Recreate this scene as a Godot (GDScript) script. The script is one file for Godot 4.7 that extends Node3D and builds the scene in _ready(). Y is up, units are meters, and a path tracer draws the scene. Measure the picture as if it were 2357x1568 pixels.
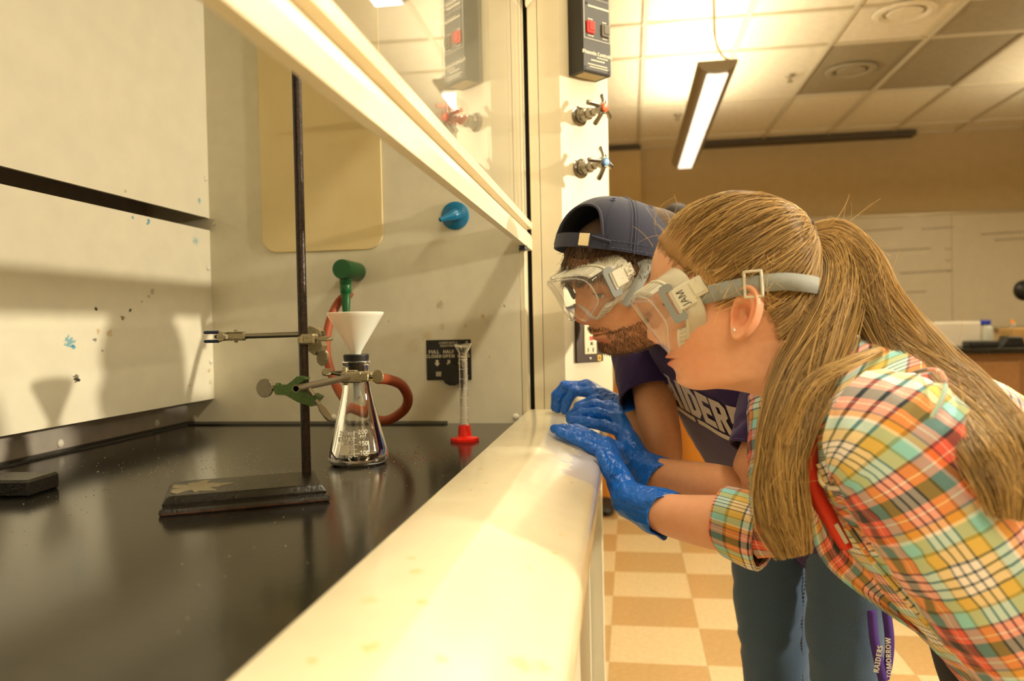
extends Node3D

# World axes: -z runs along the front of the fume hood away from the camera, +x points from the hood into the room, y is up, metres.
const WALL_Z := -1.548      # far side wall of the hood interior
const TOP_Y := 0.877        # top of the black work surface
var M := {}
var rng := RandomNumberGenerator.new()


func _ready():
	rng.seed = 7
	# camera: 24 mm class lens, turned a little to the left of the hood's length, focus on the flask
	var cam := Camera3D.new()
	cam.name = "camera"
	cam.transform = Transform3D(Basis(Vector3(0.9886, -0.0210, -0.1491), Vector3(0.0182, 0.9996, -0.0203), Vector3(0.1495, 0.0174, 0.9886)).orthonormalized(), Vector3(0, 1.07, 0))
	cam.fov = 47.07
	cam.near = 0.02
	cam.far = 60.0
	var lens := CameraAttributesPhysical.new()
	lens.frustum_focal_length = 27.6
	lens.frustum_focus_distance = 1.08
	lens.exposure_aperture = 4.5
	cam.attributes = lens
	add_child(cam)
	cam.fov = 47.07
	# sky: a closed room, so only a plain dim background
	var we := WorldEnvironment.new()
	we.name = "world_environment"
	var env := Environment.new()
	env.background_mode = Environment.BG_COLOR
	env.background_color = Color(0.02, 0.018, 0.014)
	env.tonemap_mode = Environment.TONE_MAPPER_LINEAR
	env.tonemap_exposure = 0.66
	env.sdfgi_enabled = true
	env.ssao_enabled = true
	env.ssil_enabled = true
	we.environment = env
	add_child(we)
	make_materials()
	# light: rows of pendant lamps (built with their own lights) and the flash on its stand at the right, outside the frame
	pendant_lamp(Vector3(0.46, 2.32, -5.28), "long grey pendant lamp with two glowing panels, in full view at the ceiling's middle", 1.0)
	pendant_lamp(Vector3(0.46, 2.32, -1.75), "long grey pendant lamp above the heads, seen only mirrored in the sash glass", 1.0)
	pendant_lamp(Vector3(3.4, 2.32, -5.28), "long grey pendant lamp of the right row at the back, outside the photo", 1.0)
	pendant_lamp(Vector3(3.4, 2.32, -1.75), "long grey pendant lamp of the right row, beside the woman, outside the photo", 1.0)
	pendant_lamp(Vector3(0.46, 2.32, 1.6), "long grey pendant lamp behind the photographer, above the near end of the hood", 1.0)
	pendant_lamp(Vector3(3.4, 2.32, 1.6), "long grey pendant lamp of the right row behind the photographer", 1.0)
	flash_lamp()
	# structure
	room()
	far_wall_things()
	fume_hood()
	hood_fittings()
	# things on the worktop
	ring_stand()
	upper_clamp()
	lower_clamp()
	flask_set()
	cylinder()
	small_things()
	# people
	bench_things()
	people()


# ---------------------------------------------------------------- mesh building
class MB:
	var st := SurfaceTool.new()
	var group := 1
	var col := Color(1, 1, 1)
	var tint = null   # a function from place to colour

	func _init():
		st.begin(Mesh.PRIMITIVE_TRIANGLES)

	func v(p: Vector3, uv := Vector2.ZERO):
		st.set_color(tint.call(p) if tint != null else col)
		st.set_uv(uv)
		st.add_vertex(p)

	func flat(a: Vector3, b: Vector3, c: Vector3):
		st.set_smooth_group(-1)
		v(a, Vector2(a.x, a.z))
		v(b, Vector2(b.x, b.z))
		v(c, Vector2(c.x, c.z))

	# a convex solid given by faces of point indices; each face is turned outwards from the middle
	func hull(pts: Array, faces: Array):
		var mid := Vector3.ZERO
		for p in pts:
			mid += p
		mid /= pts.size()
		st.set_smooth_group(-1)
		for f in faces:
			var n: Vector3 = (pts[f[2]] - pts[f[0]]).cross(pts[f[1]] - pts[f[0]])
			var out: bool = n.dot(pts[f[0]] - mid) > 0
			for k in range(1, f.size() - 1):
				var b: int = f[k] if out else f[k + 1]
				var c: int = f[k + 1] if out else f[k]
				for q in [f[0], b, c]:
					v(pts[q])

	# box with chamfered edges
	func box(at: Vector3, size: Vector3, turn := Basis(), bev := 0.0):
		var h := size / 2
		bev = minf(bev, minf(h.x, minf(h.y, h.z)) * 0.9)
		if bev <= 0.0:
			var p := []
			for k in 8:
				p.append(at + turn * Vector3(h.x if k & 1 else -h.x, h.y if k & 2 else -h.y, h.z if k & 4 else -h.z))
			hull(p, [[0, 1, 3, 2], [4, 5, 7, 6], [0, 1, 5, 4], [2, 3, 7, 6], [0, 2, 6, 4], [1, 3, 7, 5]])
			return
		var pts := []   # corner k, axis a: the corner pulled in on the two other axes
		for k in 8:
			var s := Vector3(1 if k & 1 else -1, 1 if k & 2 else -1, 1 if k & 4 else -1)
			for a in 3:
				var c := h - Vector3(bev, bev, bev)
				c[a] = h[a]
				pts.append(at + turn * (c * s))
		var faces := []
		for a in 3:
			var b1 := 1 << ((a + 1) % 3)
			var b2 := 1 << ((a + 2) % 3)
			for s in 2:
				var k0 := (1 << a) * s
				faces.append([k0 * 3 + a, (k0 | b1) * 3 + a, (k0 | b1 | b2) * 3 + a, (k0 | b2) * 3 + a])
			var aa := 1 << a
			for e in 4:
				var k := (b1 if e & 1 else 0) | (b2 if e & 2 else 0)
				var i1 := (a + 1) % 3
				var i2 := (a + 2) % 3
				faces.append([k * 3 + i1, (k | aa) * 3 + i1, (k | aa) * 3 + i2, k * 3 + i2])
		for k in 8:
			faces.append([k * 3, k * 3 + 1, k * 3 + 2])
		hull(pts, faces)

	# rows of points; closed: each row is a ring. uv in metres unless given
	func grid(rows: Array, closed := false, uvs := [], sharp := [], turn_out := 0):
		var vol := 0.0
		var mid := Vector3.ZERO
		var cnt := 0
		for r in rows:
			for p in r:
				mid += p
				cnt += 1
		mid /= cnt
		var nr := rows.size()
		var nc: int = rows[0].size()
		var last := nc if closed else nc - 1
		if turn_out == 0:
			for i in nr - 1:
				for j in last:
					var j2 := (j + 1) % nc
					var a: Vector3 = rows[i][j] - mid
					vol += a.dot((rows[i + 1][j] - mid).cross(rows[i][j2] - mid))
			turn_out = 1 if vol > 0 else -1
		group += 1
		for i in nr - 1:
			if i < sharp.size() and sharp[i]:
				group += 1
			st.set_smooth_group(group)
			for j in last:
				var j2 := (j + 1) % nc
				var a: Vector3 = rows[i][j]
				var b: Vector3 = rows[i][j2]
				var c: Vector3 = rows[i + 1][j2]
				var d: Vector3 = rows[i + 1][j]
				var ua := Vector2(float(j) / last, float(i) / (nr - 1))
				var ub := Vector2(float(j + 1) / last, ua.y)
				var uc := Vector2(ub.x, float(i + 1) / (nr - 1))
				var ud := Vector2(ua.x, uc.y)
				if uvs.size():
					ua = uvs[i][j]
					ub = uvs[i][(j + 1) if uvs[i].size() > nc else j2]
					uc = uvs[i + 1][(j + 1) if uvs[i].size() > nc else j2]
					ud = uvs[i + 1][j]
				if turn_out > 0:
					v(a, ua); v(b, ub); v(c, uc)
					v(a, ua); v(c, uc); v(d, ud)
				else:
					v(a, ua); v(c, uc); v(b, ub)
					v(a, ua); v(d, ud); v(c, uc)

	func cap(ring: PackedVector3Array, out: Vector3):
		var mid := Vector3.ZERO
		for p in ring:
			mid += p
		mid /= ring.size()
		st.set_smooth_group(-1)
		for j in ring.size():
			var a := ring[j]
			var b := ring[(j + 1) % ring.size()]
			if (a - mid).cross(b - mid).dot(out) < 0:
				v(mid); v(a); v(b)
			else:
				v(mid); v(b); v(a)

	# profile of (radius, height) turned about the y axis of at; corners sharper than 35 degrees stay sharp
	func lathe(prof: PackedVector2Array, at := Transform3D(), n := 32):
		var rows := []
		var sharp := [false]
		for k in prof.size():
			var row := PackedVector3Array()
			for j in n:
				var a := TAU * j / n
				row.append(at * Vector3(prof[k].x * cos(a), prof[k].y, prof[k].x * sin(a)))
			rows.append(row)
			if k > 0 and k < prof.size() - 1:
				sharp.append(absf((prof[k] - prof[k - 1]).angle_to(prof[k + 1] - prof[k])) > 0.6)
		grid(rows, true, [], sharp)

	func tube(path: PackedVector3Array, radius, n := 10, caps := true, flatten := 1.0, up := Vector3.UP):
		var rows := []
		var u := Vector3.ZERO
		for k in path.size():
			var t := (path[mini(k + 1, path.size() - 1)] - path[maxi(k - 1, 0)]).normalized()
			if k == 0:
				u = up if absf(up.dot(t)) < 0.95 else Vector3.RIGHT
			u = (u - t * u.dot(t)).normalized()
			var w := t.cross(u)
			var r: float = radius[k] if typeof(radius) != TYPE_FLOAT else radius
			var row := PackedVector3Array()
			for j in n:
				var a := TAU * j / n
				row.append(path[k] + (u * cos(a) * flatten + w * sin(a)) * r)
			rows.append(row)
		grid(rows, true)
		if caps:
			cap(rows[0], path[0] - path[1])
			cap(rows[-1], path[-1] - path[-2])

	func rod(a: Vector3, b: Vector3, r: float, n := 12, r2 := -1.0):
		tube(PackedVector3Array([a, b]), [r, r2 if r2 >= 0 else r], n)

	func ball(c: Vector3, r: Vector3, turn := Basis(), nu := 16, nv := 10):
		var rows := []
		for i in nv + 1:
			var e := PI * i / nv
			var row := PackedVector3Array()
			for j in nu:
				var a := TAU * j / nu
				row.append(c + turn * (Vector3(sin(e) * cos(a), cos(e), sin(e) * sin(a)) * r))
			rows.append(row)
		grid(rows, true)

	# a flat outline in the xy plane of at, pushed along +z by depth, with a chamfer on both rims
	func prism(poly: PackedVector2Array, depth: float, at := Transform3D(), bev := 0.0, smooth := false):
		if Geometry2D.is_polygon_clockwise(poly):
			poly.reverse()
		var inner := poly
		if bev > 0.0:
			var q := Geometry2D.offset_polygon(poly, -bev)
			if q.size() == 1 and q[0].size() == poly.size():
				# the offset may start at another corner
				var start := 0
				for k in q[0].size():
					if q[0][k].distance_to(poly[0]) < q[0][start].distance_to(poly[0]):
						start = k
				inner = PackedVector2Array()
				for k in poly.size():
					inner.append(q[0][(start + k) % poly.size()])
			else:
				bev = 0.0
		var rows := []
		var zs := [[inner, 0.0], [poly, bev], [poly, depth - bev], [inner, depth]] if bev > 0.0 else [[poly, 0.0], [poly, depth]]
		for z in zs:
			var row := PackedVector3Array()
			for p in z[0]:
				row.append(at * Vector3(p.x, p.y, z[1]))
			rows.append(row)
		if smooth:
			grid(rows, true, [], [false, true, true, true])
		else:
			var nz := at.basis.determinant()
			for i in rows.size() - 1:
				for j in poly.size():
					var j2 := (j + 1) % poly.size()
					var a: Vector3 = rows[i][j]
					var b: Vector3 = rows[i][j2]
					var c: Vector3 = rows[i + 1][j2]
					var d: Vector3 = rows[i + 1][j]
					if nz > 0:
						flat(a, c, b); flat(a, d, c)
					else:
						flat(a, b, c); flat(a, c, d)
		var tri := Geometry2D.triangulate_polygon(inner)
		st.set_smooth_group(-1)
		for k in range(0, tri.size(), 3):
			for side in 2:
				var row: PackedVector3Array = rows[-1] if side else rows[0]
				var out: Vector3 = at.basis.z * (1 if side else -1)
				var a := row[tri[k]]
				var b := row[tri[k + 1]]
				var c := row[tri[k + 2]]
				if (b - a).cross(c - a).dot(out) > 0:
					v(a, inner[tri[k]]); v(c, inner[tri[k + 2]]); v(b, inner[tri[k + 1]])
				else:
					v(a, inner[tri[k]]); v(b, inner[tri[k + 1]]); v(c, inner[tri[k + 2]])

	func mesh() -> ArrayMesh:
		st.generate_normals()
		st.index()
		return st.commit()


func thing(called: String, label: String, category: String, at := Vector3.ZERO, group := "") -> Node3D:
	var o := Node3D.new()
	o.name = called
	add_child(o, true)
	o.position = at
	o.set_meta("label", label)
	o.set_meta("category", category)
	if group:
		o.set_meta("group", group)
	return o


func put(called: String, shape, material: Material, parent: Node3D = null, label := "") -> MeshInstance3D:
	var o := MeshInstance3D.new()
	o.name = called
	o.mesh = shape.mesh() if shape is MB else shape
	o.material_override = material
	o.cast_shadow = GeometryInstance3D.SHADOW_CASTING_SETTING_ON
	(parent if parent else self).add_child(o, true)
	if label:
		o.set_meta("label", label)
	return o


func single(o: Node3D, label: String, category: String, group := "") -> Node3D:
	o.set_meta("label", label)
	o.set_meta("category", category)
	if group:
		o.set_meta("group", group)
	return o


func structure(o: Node3D, label := "") -> Node3D:
	o.set_meta("kind", "structure")
	if label:
		o.set_meta("label", label)
	return o


func stuff(o: Node3D) -> Node3D:
	o.set_meta("kind", "stuff")
	return o


func at(o: Vector3, x := Vector3.RIGHT, y := Vector3.UP) -> Transform3D:
	var z := x.cross(y).normalized()
	return Transform3D(Basis(x.normalized(), z.cross(x).normalized(), z), o)


# a transform whose y axis points along d
func along(o: Vector3, d: Vector3) -> Transform3D:
	var y := d.normalized()
	var x := y.cross(Vector3.BACK if absf(y.z) < 0.9 else Vector3.RIGHT).normalized()
	return Transform3D(Basis(x, y, x.cross(y)), o)


func rounded(w: float, h: float, r: float, n := 5) -> PackedVector2Array:
	var p := PackedVector2Array()
	for c in 4:
		var sx := 1 if c == 0 or c == 3 else -1
		var sy := 1 if c < 2 else -1
		for k in n + 1:
			var a := PI / 2 * (c + float(k) / n)
			p.append(Vector2(sx * (w / 2 - r) + cos(a) * r, sy * (h / 2 - r) + sin(a) * r))
	return p


func curve(points: Array, steps := 8, closed := false) -> PackedVector3Array:
	var out := PackedVector3Array()
	var n := points.size()
	for i in (n if closed else n - 1):
		var p0: Vector3 = points[(i - 1 + n) % n if closed else maxi(i - 1, 0)]
		var p1: Vector3 = points[i]
		var p2: Vector3 = points[(i + 1) % n]
		var p3: Vector3 = points[(i + 2) % n if closed else mini(i + 2, n - 1)]
		for s in steps:
			out.append(p1.cubic_interpolate(p2, p0, p3, float(s) / steps))
	if not closed:
		out.append(points[-1])
	return out


# a value read off a list of [position, value] pairs, smoothly
func ramp(pairs: Array, t: float) -> float:
	if t <= pairs[0][0]:
		return pairs[0][1]
	for k in pairs.size() - 1:
		if t <= pairs[k + 1][0]:
			var f: float = (t - pairs[k][0]) / (pairs[k + 1][0] - pairs[k][0])
			f = f * f * (3 - 2 * f)
			return lerpf(pairs[k][1], pairs[k + 1][1], f)
	return pairs[-1][1]


func arr(a: Array) -> PackedVector3Array:
	return PackedVector3Array(a)


# lettering as thin solid letters; bend maps each flat point to a place
func lettering(words: String, high: float, material: Material, parent: Node3D, place: Transform3D, font := "Droid Sans", weight := 400, bend = null, called := "lettering"):
	var t := TextMesh.new()
	var f := SystemFont.new()
	f.font_names = PackedStringArray([font])
	f.font_weight = weight
	t.font = f
	t.text = words
	t.font_size = 32
	t.pixel_size = high / 32.0 * 1.0
	t.depth = 0.0004
	t.curve_step = 2.0
	if bend == null:
		var o := put(called, t, material, parent)
		o.transform = place
		return o
	var a := t.get_mesh_arrays()
	var pts: PackedVector3Array = a[Mesh.ARRAY_VERTEX]
	for k in pts.size():
		pts[k] = bend.call(place * pts[k])
	a[Mesh.ARRAY_VERTEX] = pts
	a[Mesh.ARRAY_TANGENT] = null
	var m := ArrayMesh.new()
	m.add_surface_from_arrays(Mesh.PRIMITIVE_TRIANGLES, a)
	var s := SurfaceTool.new()
	s.create_from(m, 0)
	s.generate_normals()
	return put(called, s.commit(), material, parent)


# ---------------------------------------------------------------- materials
func noise(freq: float, from: Color, to: Color, seed_ := 1, size := 256, kind := FastNoiseLite.TYPE_SIMPLEX_SMOOTH, octaves := 4) -> NoiseTexture2D:
	var f := FastNoiseLite.new()
	f.seed = seed_
	f.frequency = freq
	f.noise_type = kind
	f.fractal_octaves = octaves
	var t := NoiseTexture2D.new()
	t.width = size
	t.height = size
	t.seamless = true
	t.noise = f
	var g := Gradient.new()
	g.set_color(0, from)
	g.set_color(1, to)
	t.color_ramp = g
	return t


func mat(c: Color, rough := 0.5, metal := 0.0) -> StandardMaterial3D:
	var m := StandardMaterial3D.new()
	m.albedo_color = c
	m.roughness = rough
	m.metallic = metal
	return m


# a painted or cast surface: fine grain in colour and relief, mapped by place in the object's own axes
func grainy(a: Color, b: Color, rough: float, scale: float, bump := 0.0, metal := 0.0, freq := 0.03, seed_ := 3) -> StandardMaterial3D:
	var m := mat(Color.WHITE, rough, metal)
	m.albedo_texture = noise(freq, a, b, seed_)
	m.uv1_triplanar = true
	m.uv1_scale = Vector3(scale, scale, scale)
	if bump > 0.0:
		m.heightmap_enabled = true
		m.heightmap_texture = M.relief
		m.heightmap_scale = bump
	return m


func glass(c: Color, alpha: float, rough := 0.0) -> StandardMaterial3D:
	var m := mat(Color(c.r, c.g, c.b, alpha), rough)
	m.transparency = BaseMaterial3D.TRANSPARENCY_ALPHA
	m.cull_mode = BaseMaterial3D.CULL_DISABLED
	return m


func glow(c: Color, energy: float) -> StandardMaterial3D:
	var m := mat(c, 0.6)
	m.emission_enabled = true
	m.emission = c
	m.emission_energy_multiplier = energy
	return m


func rgb(hex: String) -> Color:
	return Color.html(hex)


func textured(im: Image, rough: float, repeat := true) -> StandardMaterial3D:
	var m := mat(Color.WHITE, rough)
	m.albedo_texture = ImageTexture.create_from_image(im)
	m.texture_repeat = repeat
	return m


# painted sheet with splashes: each is [u, v, radius, colour, strength], with a ragged outline
func stained(w: int, h: int, base: Color, spots: Array, seed_: int) -> Image:
	var f := FastNoiseLite.new()
	f.seed = seed_
	f.frequency = 0.02
	f.fractal_octaves = 3
	var im := Image.create_empty(w, h, false, Image.FORMAT_RGB8)
	im.fill(base)
	for y in h:
		for x in w:
			var n := f.get_noise_2d(x, y) * 0.018
			im.set_pixel(x, y, Color(base.r + n, base.g + n, base.b + n * 0.8))
	f.frequency = 0.09
	for s in spots:
		var r: float = s[2] * w
		var cx: float = s[0] * w
		var cy: float = s[1] * h
		for y in range(maxi(0, int(cy - r * 1.6)), mini(h, int(cy + r * 1.6) + 1)):
			for x in range(maxi(0, int(cx - r * 1.6)), mini(w, int(cx + r * 1.6) + 1)):
				var d := Vector2(x - cx, y - cy).length() / r + f.get_noise_2d(x * 2.0, y * 2.0) * 0.9
				if d < 1.0:
					im.set_pixel(x, y, im.get_pixel(x, y).lerp(s[3], s[4] * clampf((1.0 - d) * 2.5, 0, 1)))
	return im


func make_materials():
	M.relief = noise(0.05, Color.BLACK, Color.WHITE, 11, 256)
	M.wrinkle = noise(0.012, Color.BLACK, Color.WHITE, 5, 256, FastNoiseLite.TYPE_SIMPLEX, 3)
	M.wall = grainy(rgb("b8a47c"), rgb("bea982"), 0.85, 0.9)
	M.ceiling_tile = grainy(rgb("d9cfb6"), rgb("e6dcc4"), 0.9, 2.0, 0.03)
	M.grid_metal = mat(rgb("c9bfa4"), 0.6)
	M.vent_tile = grainy(rgb("93886d"), rgb("9d9277"), 0.7, 2.0)
	M.trim_dark = mat(rgb("4a4130"), 0.6)
	M.floor_a = grainy(rgb("d6c29c"), rgb("cbb48a"), 0.22, 5.0)
	M.floor_b = grainy(rgb("bf9f70"), rgb("b59463"), 0.22, 5.0)
	M.board = grainy(rgb("c9c0a8"), rgb("cec5ad"), 0.35, 1.0)
	M.board_frame = mat(rgb("b8ad93"), 0.4, 0.5)
	M.ink = mat(rgb("8f846d"), 0.7)
	M.hood_paint = grainy(rgb("d8d2ba"), rgb("dfd9c2"), 0.45, 1.6)
	M.hood_frame = grainy(rgb("d8cdae"), rgb("ded4b6"), 0.42, 1.6)
	M.rail = grainy(rgb("e6d9bb"), rgb("ebe0c4"), 0.3, 3.0)
	M.skirt = grainy(rgb("a49c92"), rgb("b3aba0"), 0.4, 3.0)
	M.cap = mat(rgb("e6e1d2"), 0.4)
	M.counter = grainy(rgb("1b1a17"), rgb("27251f"), 0.16, 6.0, 0.004)
	M.black_edge = grainy(rgb("0d0c0a"), rgb("191713"), 0.35, 8.0, 0.03)
	M.access = grainy(rgb("dcc893"), rgb("e1cf9c"), 0.5, 1.5)
	M.sash_glass = glass(rgb("e8ecd8"), 0.05)
	M.black = mat(rgb("0c0c0c"), 0.4)
	M.rubber = grainy(rgb("111110"), rgb("1b1a18"), 0.45, 20.0, 0.02)
	M.blue_paint = mat(rgb("0d6d9c"), 0.25)
	M.orange_paint = mat(rgb("d8491c"), 0.25)
	M.green_paint = mat(rgb("0c5a2c"), 0.3)
	M.hose = grainy(rgb("8e3d18"), rgb("a24a20"), 0.5, 14.0, 0.02)
	M.plate = mat(rgb("131210"), 0.4)
	M.print = mat(rgb("ded6bd"), 0.6)
	M.white_print = mat(rgb("e6e2d6"), 0.6)
	M.dim_print = mat(rgb("9c988d"), 0.6)
	M.white_plastic = mat(rgb("e8e5dd"), 0.35)
	M.white_plastic.subsurf_scatter_enabled = true
	M.white_plastic.subsurf_scatter_strength = 0.3
	M.red_plastic = mat(rgb("e01c08"), 0.35)
	M.red_plastic.subsurf_scatter_enabled = true
	M.red_plastic.subsurf_scatter_strength = 0.25
	M.chrome = mat(rgb("8f8b82"), 0.18, 1.0)
	M.steel = grainy(rgb("8f8a7c"), rgb("a39d8d"), 0.32, 30.0, 0.01, 1.0)
	M.cast = grainy(rgb("b5ab8d"), rgb("a39a7e"), 0.42, 30.0, 0.05, 0.7)
	M.green_cast = grainy(rgb("3c5a28"), rgb("5d7a40"), 0.45, 40.0, 0.06, 0.1)
	M.rust_rod = grainy(rgb("0f0d0b"), rgb("43291a"), 0.35, 22.0, 0.04, 0.3, 0.03, 9)
	M.base_iron = grainy(rgb("12110f"), rgb("1e1b17"), 0.33, 14.0, 0.06)
	M.vinyl_blue = mat(rgb("13234f"), 0.35)
	M.clear = mat(Color(1, 1, 1, 0.0), 0.0)
	M.clear.refraction_enabled = true
	M.clear.refraction_scale = 0.047
	M.clear_sheet = glass(Color(1, 1, 1), 0.03)
	M.yellow = mat(rgb("e8b80c"), 0.4)
	M.lamp_grey = mat(rgb("8d8371"), 0.45, 0.2)
	M.lamp_face = glow(Color(1.0, 0.97, 0.88), 2.2)
	M.ivory = mat(rgb("d9cfa8"), 0.4)
	M.bronze = mat(rgb("3a2d25"), 0.4, 0.5)
	M.red_button = mat(rgb("e3271b"), 0.4)
	M.grey_button = mat(rgb("5f594c"), 0.5)
	M.box_grey = grainy(rgb("3b3b3a"), rgb("4a4a48"), 0.5, 40.0)
	M.box_black = mat(rgb("1d1c19"), 0.45)
	M.label_tan = mat(rgb("b7a67c"), 0.6)


# ---------------------------------------------------------------- lamps
func pendant_lamp(at_: Vector3, label: String, power: float):
	var t := thing("pendant_lamp", label, "lamp", at_, "pendant lamps")
	var long := 2.43
	# D-shaped housing, flat on top
	var prof := PackedVector2Array()
	for k in 13:
		var a := PI + PI * k / 12
		prof.append(Vector2(cos(a) * 0.1, 0.062 + sin(a) * 0.055))
	prof.append(Vector2(0.1, 0.068))
	prof.append(Vector2(-0.1, 0.068))
	var b := MB.new()
	b.prism(prof, long, at(Vector3(0, 0, -long / 2)), 0.0)
	put("housing", b, M.lamp_grey, t)
	for s in [-1, 1]:
		var f := MB.new()
		f.box(Vector3(0, 0.004, s * long / 4), Vector3(0.105, 0.012, long / 2 - 0.05), Basis(), 0.003)
		put("diffuser", f, M.lamp_face, t)
		var l := AreaLight3D.new()
		l.name = "down_light"
		l.area_size = Vector2(0.1, long / 2 - 0.06)
		l.light_color = Color(1.0, 0.945, 0.82)
		l.light_energy = 2.4 * power
		l.area_range = 20.0
		l.area_attenuation = 2.0
		l.shadow_enabled = true
		t.add_child(l, true)
		l.transform = Transform3D(Basis(Vector3.RIGHT, Vector3.BACK, Vector3.DOWN).orthonormalized(), Vector3(0, -0.006, s * long / 4))
		l.rotation = Vector3(-PI / 2, 0, 0)
	var w := MB.new()   # the open top that lights the ceiling
	w.box(Vector3(0, 0.0695, 0), Vector3(0.16, 0.003, long - 0.08))
	put("uplight_panel", w, M.lamp_face, t)
	var u := AreaLight3D.new()
	u.name = "up_light"
	u.area_size = Vector2(0.16, long - 0.1)
	u.light_color = Color(1.0, 0.945, 0.82)
	u.light_energy = 4.8 * power
	u.area_range = 20.0
	u.area_attenuation = 2.0
	u.shadow_enabled = true
	t.add_child(u, true)
	u.position = Vector3(0, 0.073, 0)
	u.rotation = Vector3(PI / 2, 0, 0)
	for s in [-1, 1]:
		var c := MB.new()
		c.tube(arr([Vector3(0, 0.068, s * 1.15), Vector3(0, 0.55, s * 1.15)]), 0.0025, 6)
		put("suspension_wire", c, M.grid_metal, t)
	var p := MB.new()
	p.tube(curve([Vector3(0.07, 0.068, 1.19), Vector3(0.02, 0.1, 1.2), Vector3(-0.012, 0.2, 1.2), Vector3(-0.015, 0.35, 1.2), Vector3(-0.02, 0.55, 1.2)]), 0.006, 6)
	put("power_cord", p, M.grid_metal, t)


func flash_lamp():
	var aim := Vector3(-0.4, 1.06, -1.1)
	var t := thing("flash_lamp", "small photographer's flash lamp on a black tripod, standing outside the frame beyond the woman", "lamp", Vector3(3.0, 0, -1.13))
	var head := Vector3(0, 1.772, 0)
	var d := (aim - t.position - head).normalized()
	var b := MB.new()
	var x := along(head - d * 0.02, -d)
	b.lathe(PackedVector2Array([Vector2(0, -0.01), Vector2(0.088, -0.01), Vector2(0.09, 0.0), Vector2(0.075, 0.06), Vector2(0.05, 0.1), Vector2(0.05, 0.26), Vector2(0, 0.27)]), x, 24)
	put("lamp_head", b, M.black, t)
	var g := MB.new()
	g.lathe(PackedVector2Array([Vector2(0, 0.012), Vector2(0.07, 0.012), Vector2(0.078, 0.018), Vector2(0.07, 0.03), Vector2(0, 0.03)]), x.translated(d * 0.045), 24)
	put("glowing_disc", g, glow(Color(1, 0.97, 0.9), 6.0), t)
	var l := SpotLight3D.new()
	l.name = "flash_light"
	l.light_color = Color(1.0, 0.94, 0.82)
	l.light_energy = 17.0
	l.light_size = 0.06
	l.spot_range = 25.0
	l.spot_attenuation = 2.0
	l.spot_angle = 50.0
	l.spot_angle_attenuation = 0.6
	l.shadow_enabled = true
	t.add_child(l)
	l.position = head + d * 0.05
	l.look_at_from_position(t.position + l.position, aim)
	var s := MB.new()
	s.rod(Vector3(0, 0.35, 0), head - Vector3(0, 0.04, 0), 0.014)
	put("pole", s, M.black, t)
	for k in 3:
		var a := TAU * k / 3 + 0.4
		var q := MB.new()
		q.rod(Vector3(cos(a) * 0.02, 0.75, sin(a) * 0.02), Vector3(cos(a) * 0.45, 0.012, sin(a) * 0.45), 0.011)
		put("leg", q, M.black, t)


# ---------------------------------------------------------------- room
const FAR_Z := -8.1
const CEIL_Y := 2.87


func slab(called: String, from: Vector3, to: Vector3, material: Material, parent: Node3D = null) -> MeshInstance3D:
	var b := MB.new()
	b.box((from + to) / 2, (to - from).abs())
	return put(called, b, material, parent)


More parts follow.
